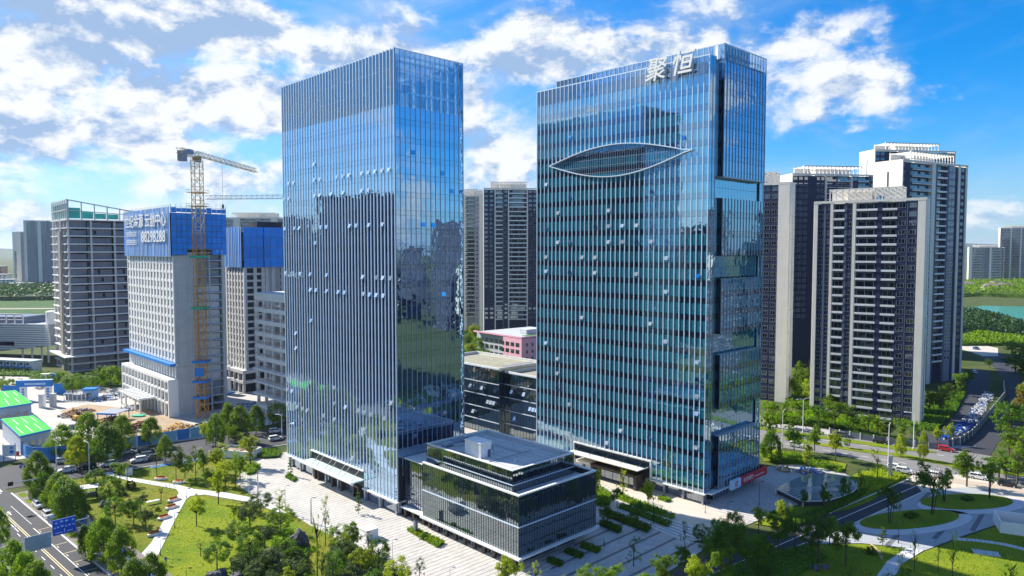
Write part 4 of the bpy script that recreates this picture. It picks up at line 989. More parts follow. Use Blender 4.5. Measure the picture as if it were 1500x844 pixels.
def disc(name, r, z, m, kind='structure', n=96):
    b = MB(); b.poly([(r*cos(2*pi*i/n), r*sin(2*pi*i/n)+0, z) for i in range(n)], m); return b.build(name, kind=kind)
disc('ground', 30000, -.06, g_rough)
sheet('field', [(-300, 470), (-300, 436), (90, 440), (200, 445), (200, 470), (110, 470)], -.02, g_field)
sheet('field_track', [(-300, 453), (110, 451), (110, 452.4), (-300, 455)], .0, M('track', (.32, .30, .26), .9))
sheet('construction_yard', [(-160, 600), (-80, 552), (40, 551), (75, 565), (190, 562), (330, 558), (470, 575), (470, 607), (297, 642), (100, 670), (40, 671), (-160, 700)], .0, yard)
sheet('earth_patch', [(88, 602), (128, 592), (180, 598), (235, 600), (270, 620), (285, 636), (240, 646), (190, 640), (140, 622), (104, 616)], .03, earth)
# avenue and cross street
a0 = G(68, 767); a1 = G(160, 844); ad = (a1-a0).normalized(); an = Vector((-ad.y, ad.x, 0)); an = an if an.x < 0 else -an    # an points to the road side
def strip(name, p, d, nrm, s0, s1, w0, w1, z, m, kind='structure', thick=0):
    pts = [p+d*s0+nrm*w0, p+d*s1+nrm*w0, p+d*s1+nrm*w1, p+d*s0+nrm*w1]; return sheet(name, [(q.x, q.y) for q in pts], z, m, kind, thick, True)
c0 = G(101, 702); c1 = G(252, 678); cdv = (c1-c0).normalized(); cn = Vector((-cdv.y, cdv.x, 0)); cn = cn if cn.y > 0 else -cn
cw = (G(160, 655)-c0).dot(cn); cw = max(14, min(cw, 24))
strip('avenue', a0, ad, an, -190, 110, 0, 30, .02, asph)
strip('cross_street', c0, cdv, cn, -160, 260, 0, cw, .024, asph)
s_x = (c0-a0).dot(ad)            # along-avenue position of the crossing
def mark(name, p, d, nrm, s0, s1, w0, w1, m): strip(name, p, d, nrm, s0, s1, w0, w1, .034, m)
wy = (G(43, 787)-a0).dot(an)
mark('centre_line', a0, ad, an, -19, 110, wy-.28, wy-.12, mark_y); mark('centre_line', a0, ad, an, -19, 110, wy+.12, wy+.28, mark_y)
mark('bay_line', a0, ad, an, 1, 110, 2.75, 2.92, mark_w)
for i in range(14):
    mark('bay_mark', a0, ad, an, 3+i*6.2, 3.16+i*6.2, .2, 2.74, mark_y); mark('bay_mark', a0, ad, an, 3.9+i*6.2, 5.2+i*6.2, 2.3, 2.45, mark_y)
for i in range(16):
    mark('lane_dash', a0, ad, an, 2+i*6, 4.4+i*6, 6.1, 6.24, mark_w)
    mark('lane_dash', a0, ad, an, 2+i*6, 4.4+i*6, wy+3.7, wy+3.84, mark_w); mark('lane_dash', a0, ad, an, 2+i*6, 4.4+i*6, wy+7.2, wy+7.34, mark_w)
mark('lane_line', a0, ad, an, -19.5, 1, 5.6, 5.78, mark_w); mark('lane_line', a0, ad, an, -19.5, -2, 2.4, 2.5, mark_w)
stop = (G(48, 713)-a0).dot(ad)
mark('stop_line', a0, ad, an, stop-.25, stop+.2, 1.5, wy, mark_w)
for i in range(24): mark('zebra_bar', a0, ad, an, stop-4.6, stop-1.2, 1+i*1.25, 1.6+i*1.25, mark_w)
far_z = (G(14, 684)-a0).dot(ad)
for i in range(20): mark('zebra_bar', a0, ad, an, far_z-2, far_z+1.4, 1+i*1.25, 1.6+i*1.25, mark_w)
for w, s in ((4.0, stop+4.5), (7.6, stop+5.5), (7.6, stop+17), (4.0, stop+18)):
    b = MB(); q = a0+ad*s+an*w
    pt = lambda u, v: tuple(q+ad*u+an*v+Vector((0, 0, .036)))
    b.poly([pt(0, -.12), pt(2.2, -.12), pt(2.2, .12), pt(0, .12)], mark_w); b.poly([pt(-1.1, 0), pt(.0, -.5), pt(.0, .5)], mark_w); b.poly([pt(.9, .121), pt(.5, 1.1), pt(.75, 1.2), pt(1.2, .121)], mark_w)
    for p_ in b.f: pass
    b.build('lane_arrow', kind='structure')
for i in range(30): mark('lane_dash', c0, cdv, cn, 6+i*7, 9+i*7, cw*.5, cw*.5+.14, mark_w)
# pavement, planting strips and blue cycle path beside the avenue
strip('kerb', a0, ad, an, stop+2, 110, -.35, 0, .02, kerb_m, thick=.13)
strip('footway', a0, ad, an, stop+3, 110, -8.2, -.35, .02, M('footway_brick', (.20, .17, .17), .9, var=.1, scale=1.5), thick=.10)
strip('cycle_path', a0, ad, an, stop+30, 110, -6.6, -5.2, .125, bluepath)
for i in range(13): strip('planting_strip', a0, ad, an, stop+4+i*6.4, stop+8.2+i*6.4, -2.6, -.9, .125, g_lawn2)
strip('kerb', c0, cdv, cn, 8, 150, -.3, 0, .024, kerb_m, thick=.12)
strip('cycle_path', c0, cdv, cn, 20, 46, -2.2, -.5, .05, bluepath)
# park
sheet('park_lawn', [(56, 727), (104, 704), (252, 680), (330, 663), (400, 654), (440, 690), (600, 760), (760, 900), (640, 1000), (330, 985), (248, 905), (180, 848), (112, 790)], .0, g_lawn)
sheet('lawn_fresh_patch', [(262, 722), (330, 735), (410, 752), (440, 770), (452, 800), (400, 800), (330, 850), (260, 850), (225, 828)], .012, g_lawn2)  # patch of fresher, greener lawn grass
sheet('park_path', [(150, 694), (158, 692), (190, 700), (262, 711), (285, 717), (330, 722), (372, 730), (400, 740), (420, 752), (412, 753), (370, 737), (300, 725), (279, 727), (272, 733), (255, 765), (232, 813), (226, 820), (190, 826), (182, 820), (206, 813), (222, 795), (250, 745), (262, 722), (258, 717), (190, 705)], .055, path_m, thick=.05)
sheet('park_path', [(186, 819), (216, 827), (260, 850), (330, 900), (300, 905), (238, 852), (200, 833)], .052, path_m, thick=.04)
# plaza
sheet('plaza', [(345, 708), (352, 694), (372, 674), (420, 662), (520, 640), (700, 620), (830, 640), (880, 660), (1000, 700), (1140, 682), (1175, 681), (1236, 693), (1258, 706), (1250, 722), (1180, 735), (1105, 765), (1040, 790), (960, 800), (880, 770), (760, 905), (640, 905), (585, 845), (482, 783), (456, 771), (420, 748), (371, 727)], .03, pave, thick=.04)
sheet('plaza', [(1031, 743), (1120, 688), (1180, 682), (1236, 693), (1258, 706), (1250, 722), (1180, 735), (1105, 765), (1090, 762)], .075, pave2)
sheet('walkway', [(840, 668), (880, 672), (1036, 744), (1095, 764), (1062, 782), (1000, 775), (945, 745), (870, 700)], .078, beige)
sheet('courtyard', [(790, 850), (872, 768), (880, 745), (925, 762), (1000, 790), (1040, 800), (960, 850), (900, 905), (780, 905)], .082, pave_s)
for i in range(6):
    q0, q1 = (900+i*2.2, 752-i*2.0), (1010+i*4, 797-i*3.2)
    sheet('step', [(q0[0], q0[1]), (q0[0]+3, q0[1]-1.2), (q1[0]+3.5, q1[1]-1.4), (q1[0], q1[1])], .085, stepstone, thick=.10+.05*i)
# right-hand side: inner road, forecourt, lawns
sheet('inner_road', [(1330, 702), (1352, 722), (1252, 767), (1184, 795), (1050, 842), (960, 885), (925, 868), (1040, 814), (1120, 785), (1214, 753)], .05, asph_d)
for q0, q1 in (((1222, 764), (1345, 711)),): 
    p, q = G(*q0), G(*q1); d = (q-p).normalized(); strip('centre_line', p, d, Vector((-d.y, d.x, 0)), -60, (q-p).length, -.1, .1, .062, mark_w)
for q0, q1 in (((1214, 753), (1331, 702.5)), ((1252, 767), (1351, 721.5)), ((1050, 842), (1184, 795))):
    p, q = G(*q0), G(*q1); d = (q-p).normalized(); strip('kerb', p, d, Vector((-d.y, d.x, 0)), 0, (q-p).length, -.18, .18, .05, kerb_m, thick=.12)
sheet('forecourt', [(1332, 700), (1400, 697), (1500, 716), (1640, 745), (1640, 790), (1500, 764), (1462, 768), (1405, 787), (1356, 806), (1330, 803), (1262, 796), (1184, 797), (1252, 767), (1352, 722)], .04, setts)
sheet('forecourt', [(1332, 700), (1345, 690), (1420, 697), (1500, 716), (1640, 747), (1640, 757), (1500, 735), (1430, 714), (1375, 716), (1352, 722)], .052, beige)
for q0, q1 in (((1368, 790), (1386, 772)), ((1300, 800), (1318, 780)), ((1345, 738), (1362, 722)), ((1424, 778), (1440, 752))):
    p, q = G(*q0), G(*q1); d = (q-p).normalized(); strip('paving_band', p, d, Vector((-d.y, d.x, 0)), 0, (q-p).length, -.5, .5, .058, M('dark_setts', (.15, .155, .17), .8))
sheet('lawn', [(1184, 798), (1262, 797), (1328, 804), (1300, 822), (1278, 852), (1240, 910), (960, 960), (900, 930), (1050, 846)], .03, g_lawn2)
sheet('lawn', [(1354, 808), (1405, 790), (1462, 770), (1500, 767), (1640, 795), (1640, 980), (1280, 940), (1310, 848), (1322, 826)], .03, g_lawn2)
sheet('lawn_path', [(1328, 803), (1354, 806), (1322, 826), (1308, 850), (1270, 930), (1235, 930), (1280, 850), (1300, 822)], .06, path_m)
sheet('lawn_track', [(1272, 795), (1275, 795), (1290, 808), (1294, 820), (1291, 820), (1286, 809)], .045, M('worn_track', (.48, .34, .20), .95))
def oval(name, pts, z, m, th): 
    return sheet(name, pts, z, m, thick=th)
def ell(cx, cy, rx, ry, rot, n=40, pinch=1.0):
    c = G(cx, cy); ex = (G(cx+rx*cos(rot), cy+rx*sin(rot))-c); ey = (G(cx-ry*sin(rot)*.2, cy-ry)-c); o = []
    for i in range(n):
        a = 2*pi*i/n; s = sin(a); p = c+ex*(abs(cos(a))**pinch*(1 if cos(a) > 0 else -1))+ey*s; o.append((p.x, p.y))
    return o
for (cx, cy, rx, ry, rot) in ((1416, 736, 68, 11, .0), (1333, 762, 72, 13, -.07)):
    sheet('oval_kerb', ell(cx+7, cy+3, rx*1.17, ry*1.28, rot), .05, path_m, thick=.14, world=True)
    sheet('oval_lawn', ell(cx, cy, rx, ry, rot), .20, g_lawn2, thick=.12, world=True)
# main road on the right with two grassed medians
sheet('road', [(900, 590), (1060, 613), (1139, 628), (1240, 641), (1320, 650), (1390, 658), (1480, 673), (1640, 708), (1640, 752), (1500, 714), (1400, 701), (1335, 691), (1240, 669), (1139, 655), (1040, 637), (900, 612)], .025, asph_l)
for A_, B_ in (([(1060, 616), (1139, 630), (1234, 643), (1370, 662)], [(1371, 664), (1310, 659), (1234, 647), (1139, 634), (1060, 619)]), ([(1150, 641), (1249, 657), (1330, 667), (1399, 680), (1500, 695), (1640, 722)], [(1640, 728), (1500, 699), (1399, 685), (1330, 672), (1249, 661), (1150, 645)])):
    sheet('median', A_+B_, .03, g_lawn2, thick=.14)
for i in range(9):
    for yo, sl_ in ((0, 0),):
        for (x0, y0, x1, y1) in ((1150, 637.5, 1400, 670), (1150, 650, 1400, 691)):
            u0, u1 = i/9, i/9+.045
            p = G(x0+(x1-x0)*u0, y0+(y1-y0)*u0); q = G(x0+(x1-x0)*u1, y0+(y1-y0)*u1); d = (q-p).normalized(); strip('lane_dash', p, d, Vector((-d.y, d.x, 0)), 0, (q-p).length, -.12, .12, .036, mark_w)
sheet('verge', [(1100, 650), (1139, 660), (1240, 680), (1236, 692), (1175, 682), (1120, 676)], .04, g_lawn2, thick=.1)
sheet('verge', [(1216, 716), (1262, 690), (1290, 693), (1332, 700), (1275, 735), (1240, 748), (1215, 752), (1150, 775), (1105, 768), (1182, 737), (1250, 722)], .085, g_lawn2, thick=.08)
sheet('footway', [(1100, 607), (1240, 634), (1320, 645), (1390, 652), (1430, 655), (1390, 658), (1320, 650), (1240, 641), (1100, 621)], .03, M('footway_grey', (.40, .38, .37), .9, var=.08), thick=.1)
sheet('footway', [(1335, 692), (1400, 702), (1500, 716), (1640, 753), (1640, 760), (1500, 724), (1400, 708), (1338, 697)], .06, M('footway_tan', (.46, .38, .31), .9, var=.08), thick=.08)
sheet('side_road', [(1390, 658), (1425, 640), (1442, 622), (1462, 602), (1476, 582), (1473, 562), (1458, 540), (1438, 522), (1410, 508), (1370, 490), (1430, 490), (1462, 514), (1490, 542), (1505, 580), (1492, 622), (1462, 648), (1450, 668)], .028, asph_d)
sheet('car_park', [(1380, 505), (1412, 500), (1462, 510), (1462, 522), (1440, 522), (1420, 515)], .034, beige)
sheet('drive', [(1340, 628), (1372, 640), (1394, 612), (1402, 590), (1412, 560), (1424, 540), (1450, 545), (1448, 575), (1446, 600), (1425, 634), (1384, 654), (1330, 645)], .032, asph)
sheet('far_road', [(1400, 482), (1700, 498), (1700, 506), (1400, 489)], .03, asph_l)
sheet('lake', [(1408, 452), (1440, 448), (1500, 449), (1800, 451), (1800, 486), (1500, 472), (1462, 463), (1436, 457)], .05, M('lake_water', (.05, .24, .12), .22, var=.08, scale=.05, spec=.4))
def hills(name, y, x0, x1, base_h, amp, m, seed, n=60, depth=900):
    rs = random.Random(seed); b = MB(); ph = [rs.uniform(0, 6.28) for _ in range(5)]; pr = []
    for i in range(n+1):
        u = i/n; x = x0+(x1-x0)*u
        h = base_h+amp*(.5*sin(u*7+ph[0])+.3*sin(u*17+ph[1])+.15*sin(u*39+ph[2])+.08*sin(u*83+ph[3])); pr.append((x, h*min(1, 6*u, 6*(1-u))))
    for (xa, ha), (xb, hb) in zip(pr, pr[1:]):
        b.quad((xa, y-depth, 0), (xb, y-depth, 0), (xb, y, hb), (xa, y, ha), m); b.quad((xa, y, ha), (xb, y, hb), (xb, y+depth, 0), (xa, y+depth, 0), m)
    b.build(name, kind='structure')
wood = M('hill_wood', (.035, .07, .03), .95, var=.2, scale=.01)
hills('hills', 9500, -2000, 14000, 190, 90, wood, 4); hills('hills', 5200, 1500, 9000, 95, 35, wood, 8); hills('hills', 7000, -9000, -2500, 60, 30, wood, 5)
# ================================================================= VEGETATION
leaf = {'deep': leafmat('leaf_deep', (.010, .040, .014), (.040, .105, .022), .2), 'dark': leafmat('leaf_dark', (.020, .075, .006), (.13, .25, .010)), 'mid': leafmat('leaf_mid', (.034, .105, .006), (.22, .34, .012)),
        'bright': leafmat('leaf_bright', (.12, .20, .010), (.36, .42, .018), .4), 'gold': leafmat('leaf_gold', (.16, .15, .010), (.36, .28, .02), .4), 'grey': leafmat('leaf_grey', (.035, .075, .025), (.10, .15, .05))}
bark = M('bark', (.10, .075, .055), .9, var=.2, scale=3, bump=.4)
bark_d = M('bark_dark', (.045, .035, .03), .9, var=.2, scale=3)
def crown_points(kind, rs):
    """clump centres and radii in a unit crown: z 0..1, radius .5"""
    out = []
    if kind == 'plane':
        for i in range(105):
            z = rs.random()**.9; r = .5*(sin(min(1, (z*.90+.08))**.66*pi))**.62; a = rs.random()*6.283; q = rs.uniform(.6, .98)**.8
            out.append((r*q*cos(a), r*q*sin(a), z*.96+.02, rs.uniform(.09, .15)))
    elif kind == 'round':
        for i in range(80):
            z = rs.random(); r = .5*sqrt(max(0, 1-(2*(z*.93+.03)-1)**2))**.85; a = rs.random()*6.283; q = rs.uniform(.75, 1.0)
            out.append((r*q*cos(a), r*q*sin(a), z, rs.uniform(.08, .13)))
    elif kind == 'loose':
        for s in range(9):
            cx, cy, cz, rr = rs.uniform(-.28, .28), rs.uniform(-.28, .28), rs.uniform(.15, .85), rs.uniform(.17, .27)
            for i in range(9):
                v = Vector((rs.gauss(0, 1), rs.gauss(0, 1), rs.gauss(0, 1))).normalized()*rr*rs.uniform(.5, 1); out.append((cx+v.x, cy+v.y, min(1, max(0, cz+v.z*.9)), rs.uniform(.06, .11)))
    elif kind == 'sparse':
        for i in range(34):
            z = rs.random(); a = rs.random()*6.283; r = rs.uniform(.05, .5)*(1-.4*z); out.append((r*cos(a), r*sin(a), z, rs.uniform(.05, .10)))
    elif kind == 'spire':
        for i in range(48):
            z = rs.random(); a = rs.random()*6.283; r = .5*rs.uniform(.15, 1)*(1-z)**.5*(.55+.45*sin(z*25)); out.append((r*cos(a), r*sin(a), z, rs.uniform(.10, .2)))
    elif kind == 'pine':
        for l in range(6):
            z = l/5; cx, cy = rs.uniform(-.2, .2)*(1-z), rs.uniform(-.2, .2)*(1-z); rr = .42-.27*z
            for i in range(10): a = rs.random()*6.283; q = rr*sqrt(rs.random()); out.append((cx+q*cos(a), cy+q*sin(a), z*.95+.02, .07))
    elif kind == 'bare':
        for i in range(12): z = rs.uniform(.3, 1); a = rs.random()*6.283; r = rs.uniform(.1, .45); out.append((r*cos(a), r*sin(a), z, .06))
    elif kind == 'bush':
        for i in range(36): z = rs.random(); r = .5*sqrt(max(0, 1-z*z*.9)); a = rs.random()*6.283; q = rs.uniform(.5, 1); out.append((r*q*cos(a), r*q*sin(a), z*.9, rs.uniform(.10, .18)))
    return out
LEAFN = {'plane': (84, .025), 'round': (84, .023), 'loose': (74, .0225), 'sparse': (44, .020), 'spire': (30, .068), 'pine': (50, .034), 'bare': (8, .024), 'bush': (44, .055)}
_crowns = {}
def crown(kind, lm, var):
    key = (kind, lm, var)
    if key in _crowns: return _crowns[key]
    rs = random.Random(hash((kind, lm, var)) & 0xffff if False else sum(map(ord, kind+lm))*31+var); n, ls = LEAFN[kind]
    v, f = [], []
    for (cx, cy, cz, cr) in crown_points(kind, rs):
        axis = Vector((cx, cy, (cz-.45)*.8)); axis = axis.normalized() if axis.length > .01 else Vector((0, 0, 1))
        for i in range(n):
            d = Vector((rs.gauss(0, 1), rs.gauss(0, 1), rs.gauss(0, .8))).normalized()*cr*rs.random()**.45
            if kind == 'pine': d.z *= .35
            nrm = (d.normalized()*.7+axis*.6+Vector((rs.gauss(0, .55), rs.gauss(0, .55), rs.gauss(.25, .5)))).normalized()
            a = nrm.orthogonal().normalized(); a.rotate(Matrix.Rotation(rs.random()*6.28, 3, nrm).to_euler()); b = nrm.cross(a); s = ls*rs.uniform(.55, 1.15); p = Vector((cx, cy, cz))+d
            k2 = len(v); w = rs.uniform(.45, .8); v += [tuple(p-a*s), tuple(p-b*s*w), tuple(p+a*s), tuple(p+b*s*w)]; f.append((k2, k2+1, k2+2, k2+3))
    me = bpy.data.meshes.new('crown'); me.from_pydata(v, [], f); me.materials.append(leaf[lm]); me.update(); _crowns[key] = me; return me
_trunks = {}
def trunk(kind, var):
    key = (kind, var)
    if key in _trunks: return _trunks[key]
    rs = random.Random(var*13+len(kind)); b = MB(); m = bark if kind in ('plane', 'loose') else bark_d
    stems = 5 if kind == 'multi' else 1
    for s in range(stems):
        ox, oy = (rs.uniform(-.10, .10), rs.uniform(-.10, .10)) if stems > 1 else (0, 0); rr = .020 if stems > 1 else .035
        top = (ox*3.2+rs.uniform(-.04, .04), oy*3.2+rs.uniform(-.04, .04), .82)
        b.tube([(ox, oy, 0), (ox+(top[0]-ox)*.3, oy+(top[1]-oy)*.3, .3), (ox+(top[0]-ox)*.6, oy+(top[1]-oy)*.6, .58), top], [rr, rr*.8, rr*.6, rr*.15], m, 6)
        for i in range(7 if stems == 1 else 3):
            z = rs.uniform(.32, .7); a = rs.random()*6.28; l = rs.uniform(.22, .42); x0, y0 = ox+(top[0]-ox)*z, oy+(top[1]-oy)*z
            b.tube([(x0, y0, z), (x0+cos(a)*l*.5, y0+sin(a)*l*.5, z+.10), (x0+cos(a)*l, y0+sin(a)*l, min(.97, z+.26))], [rr*.5, rr*.35, rr*.1], m, 5)
    _trunks[key] = b.mesh('trunk'); return _trunks[key]
ADJ = {'plane': 'dense pointed', 'round': 'clipped round', 'loose': 'loose-crowned', 'sparse': 'thin see-through', 'spire': 'slender upright', 'pine': 'layered cloud-pruned', 'bare': 'nearly leafless', 'multi': 'many-stemmed'}
COLR = {'dark': 'dark green', 'mid': 'green', 'bright': 'yellow-green', 'gold': 'golden', 'grey': 'grey-green'}
tree_i = [0]
def tree(px, by, ty, w, kind, lm, label, group):
    tree_i[0] += 1; var = tree_i[0] % 3
    p = G(px, by); s = px2m(p); h = max(1.5, Zat(p, ty)); wd = w*s*(1.14 if kind in ('plane', 'loose', 'round') else 1.0)
    t = thing('tree', label, 'tree', p, R(0, 6.28), group)
    ck = 'loose' if kind == 'multi' else kind
    base = {'plane': .10, 'round': .30, 'loose': .28, 'sparse': .25, 'spire': .08, 'pine': .22, 'bare': .3, 'multi': .42}[kind]*h
    if kind == 'plane' and h > 7: base = .15*h
    link('trunk', trunk('multi' if kind == 'multi' else kind, var), t, None, None, (max(wd, h*.35)*.8, max(wd, h*.35)*.8, h))
    link('crown', crown(ck, lm, var), t, (0, 0, base), None, (wd, wd*R(.9, 1.1), h-base))
    return t
def rows(tmpl, group, items, key=0, rev=False, fixed=None):
    items = sorted(items, key=lambda q: q[key], reverse=rev)
    for i, it in enumerate(items):
        px, by, ty, w, kind, lm = it
        tree(px, by, ty, w, kind, lm, tmpl.format(o=ORD[i], d=ADJ[kind], c=COLR[lm]), group)
rows('{d} {c} tree, {o} from the crossing along the left avenue', 'street trees beside the left avenue',
     [(55, 718, 663, 30, 'plane', 'mid'), (63, 736, 692, 26, 'plane', 'dark'), (96, 758, 700, 34, 'plane', 'mid'), (142, 806, 764, 30, 'plane', 'dark'), (70, 716, 684, 27, 'plane', 'dark'), (85, 748, 696, 36, 'plane', 'mid'), (104, 770, 706, 44, 'plane', 'dark'), (153, 826, 758, 44, 'plane', 'mid'), (178, 842, 774, 38, 'plane', 'mid'), (196, 872, 820, 40, 'plane', 'mid'), (219, 868, 813, 42, 'plane', 'mid')], 1)
rows('{d} {c} tree, {o} from left on the near avenue side', 'street trees on the near side of the avenue',
     [(0, 806, 744, 24, 'plane', 'mid'), (18, 868, 795, 44, 'plane', 'mid'), (38, 880, 811, 40, 'plane', 'mid'), (54, 895, 824, 42, 'plane', 'mid')])
rows('{d} {c} tree, {o} from left along the blue hoarding', 'street trees along the blue hoarding',
     [(91, 670, 624, 38, 'plane', 'mid'), (113, 686, 640, 28, 'plane', 'bright'), (130, 664, 606, 38, 'plane', 'mid'), (157, 684, 621, 40, 'plane', 'dark'), (180, 664, 610, 30, 'plane', 'mid'), (221, 652, 612, 25, 'plane', 'mid'),
      (302, 652, 615, 20, 'loose', 'bright'), (316, 656, 608, 27, 'plane', 'mid'), (335, 645, 591, 25, 'plane', 'mid'), (351, 650, 597, 31, 'plane', 'mid'), (375, 636, 595, 23, 'plane', 'dark'), (406, 628, 591, 25, 'round', 'mid')])
rows('{d} {c} tree, {o} from left behind the building site gate', 'trees behind the building site gate',
     [(2, 574, 549, 18, 'loose', 'dark'), (11, 578, 556, 20, 'round', 'mid'), (31, 566, 554, 8, 'loose', 'grey'), (55, 567, 549, 19, 'round', 'dark'), (82, 573, 544, 25, 'loose', 'dark'), (107, 580, 548, 27, 'round', 'dark'), (97, 572, 553, 18, 'loose', 'dark'), (138, 571, 545, 24, 'round', 'dark'),
      (149, 566, 533, 20, 'loose', 'dark'), (162, 570, 537, 24, 'round', 'mid'), (178, 568, 536, 22, 'loose', 'dark'), (186, 570, 538, 20, 'loose', 'dark')])
rows('{d} {c} tree, {o} from left between the avenue and white path', 'trees in the park corner by the avenue',
     [(141, 722, 689, 25, 'round', 'dark'), (161, 738, 700, 28, 'round', 'dark'), (176, 711, 676, 22, 'loose', 'mid'), (187, 716, 680, 16, 'bare', 'mid'), (169, 768, 730, 27, 'round', 'dark'), (196, 768, 732, 25, 'round', 'dark'), (206, 752, 721, 25, 'loose', 'grey'), (214, 778, 744, 24, 'loose', 'grey'),
      (125, 815, 770, 18, 'plane', 'dark'), (120, 707, 690, 14, 'bare', 'grey'), (151, 700, 684, 14, 'bare', 'grey'), (236, 735, 708, 20, 'bare', 'bright')])
rows('{d} {c} tree, {o} from left on the strip above the white path', 'trees on the grass strip above the white path',
     [(230, 700, 664, 20, 'bare', 'grey'), (242, 676, 639, 20, 'plane', 'mid'), (258, 704, 654, 22, 'loose', 'grey'), (271, 700, 666, 20, 'round', 'dark'), (287, 706, 652, 24, 'sparse', 'grey'), (298, 698, 655, 26, 'loose', 'mid'), (318, 696, 650, 40, 'loose', 'bright'), (308, 712, 680, 24, 'loose', 'dark'), (330, 712, 672, 34, 'loose', 'bright'), (345, 718, 662, 22, 'sparse', 'mid'), (367, 684, 632, 32, 'loose', 'bright'), (352, 704, 664, 24, 'loose', 'mid')])
rows('{d} {c} tree, {o} from left on the lawn and rockery', 'trees on the park lawn and rockery',
     [(288, 771, 724, 30, 'loose', 'bright'), (320, 739, 678, 28, 'loose', 'bright'), (343, 774, 731, 24, 'sparse', 'bright'), (382, 752, 722, 26, 'round', 'grey'), (410, 752, 717, 30, 'sparse', 'bright'), (366, 772, 735, 34, 'round', 'grey'), (411, 784, 745, 38, 'round', 'mid'), (350, 798, 765, 32, 'round', 'dark'),
      (366, 824, 783, 36, 'round', 'dark'), (388, 806, 766, 38, 'loose', 'grey'), (318, 834, 795, 34, 'round', 'dark'), (318, 796, 773, 16, 'pine', 'dark'), (294, 815, 790, 22, 'bare', 'bright'), (396, 840, 796, 36, 'loose', 'grey'), (420, 822, 790, 30, 'loose', 'dark'), (376, 850, 822, 34, 'loose', 'grey'), (418, 868, 833, 32, 'loose', 'bright'), (396, 880, 836, 30, 'loose', 'grey')])
rows('{d} {c} tree, {o} from left in the belt along the plaza', 'trees in the garden belt along the plaza',
     [(477, 800, 728, 20, 'sparse', 'mid'), (465, 852, 746, 24, 'sparse', 'mid'), (472, 880, 800, 24, 'sparse', 'grey'), (505, 824, 776, 22, 'loose', 'bright'), (518, 812, 762, 26, 'loose', 'mid'), (525, 753, 722, 16, 'pine', 'dark'), (499, 810, 770, 32, 'round', 'mid'), (488, 850, 810, 34, 'round', 'dark'), (505, 838, 790, 38, 'loose', 'grey'), (530, 850, 796, 42, 'loose', 'bright'), (555, 846, 793, 30, 'round', 'dark'),
      (540, 812, 778, 28, 'sparse', 'grey'), (583, 868, 819, 34, 'round', 'bright'), (614, 864, 816, 28, 'sparse', 'grey'), (545, 880, 836, 40, 'loose', 'dark'), (520, 885, 845, 36, 'loose', 'mid'), (455, 880, 838, 26, 'loose', 'dark')])
tree(426, 698, 670, 13, 'pine', 'dark', 'small layered cloud-pruned pine in a planted bed by the narrow tower entrance', None)
rows('{d} {c} tree, {o} from left in front of the courtyard', 'trees along the bottom edge before the courtyard',
     [(742, 872, 813, 44, 'loose', 'bright'), (785, 876, 822, 36, 'sparse', 'bright'), (822, 890, 838, 34, 'loose', 'mid'), (866, 892, 832, 40, 'round', 'mid'), (898, 884, 825, 38, 'loose', 'mid'), (928, 830, 788, 30, 'sparse', 'dark'), (946, 890, 838, 36, 'loose', 'mid'), (973, 874, 809, 42, 'loose', 'mid'), (1019, 886, 811, 44, 'loose', 'bright'), (1003, 846, 794, 28, 'loose', 'dark')])
rows('{d} {c} tree, {o} from left in the planted courtyard steps', 'trees in the planted steps before the wide tower',
     [(874, 732, 687, 18, 'loose', 'bright'), (890, 772, 737, 22, 'loose', 'dark'), (912, 732, 686, 26, 'sparse', 'bright'), (904, 744, 714, 20, 'loose', 'mid'), (934, 778, 728, 26, 'loose', 'dark'), (949, 748, 700, 26, 'loose', 'bright'), (957, 768, 716, 22, 'bare', 'mid'), (1003, 802, 764, 18, 'sparse', 'dark')])
rows('{d} {c} tree, {o} from left in the belt by the inner road', 'trees in the dark belt beside the inner road',
     [(1028, 797, 770, 22, 'round', 'dark'), (1042, 846, 778, 46, 'loose', 'dark'), (1054, 800, 760, 26, 'round', 'mid'), (1068, 848, 758, 50, 'loose', 'dark'), (1076, 812, 752, 26, 'round', 'dark'), (1093, 842, 772, 40, 'loose', 'dark'), (1111, 780, 737, 24, 'loose', 'bright'), (1140, 812, 752, 36, 'loose', 'dark'), (1146, 774, 727, 26, 'loose', 'bright'), (1120, 822, 776, 32, 'loose', 'dark'), (1164, 806, 740, 36, 'loose', 'dark'),
      (1199, 825, 750, 42, 'loose', 'dark'), (1239, 830, 764, 44, 'loose', 'mid'), (1055, 866, 800, 44, 'loose', 'mid'), (1110, 838, 784, 38, 'loose', 'mid'), (1215, 800, 752, 30, 'loose', 'mid'), (1178, 748, 715, 13, 'loose', 'dark'), (1207, 753, 700, 20, 'loose', 'dark'), (1235, 741, 693, 18, 'loose', 'dark'), (1260, 731, 689, 18, 'sparse', 'dark')])
rows('{d} {c} tree, {o} from left around the oval beds', 'trees around the oval beds and front lawns',
     [(1302, 768, 708, 32, 'multi', 'dark'), (1293, 800, 773, 20, 'pine', 'grey'), (1362, 755, 672, 44, 'multi', 'dark'), (1384, 736, 682, 30, 'multi', 'mid'), (1449, 731, 674, 34, 'multi', 'mid'), (1339, 838, 772, 14, 'sparse', 'mid'), (1395, 852, 778, 18, 'sparse', 'bright'), (1374, 838, 790, 20, 'bare', 'grey'), (1320, 858, 808, 20, 'sparse', 'bright'), (1480, 870, 815, 30, 'sparse', 'bright'), (1328, 890, 838, 50, 'loose', 'mid'), (1300, 862, 834, 20, 'sparse', 'mid'), (1245, 868, 830, 22, 'sparse', 'dark')])
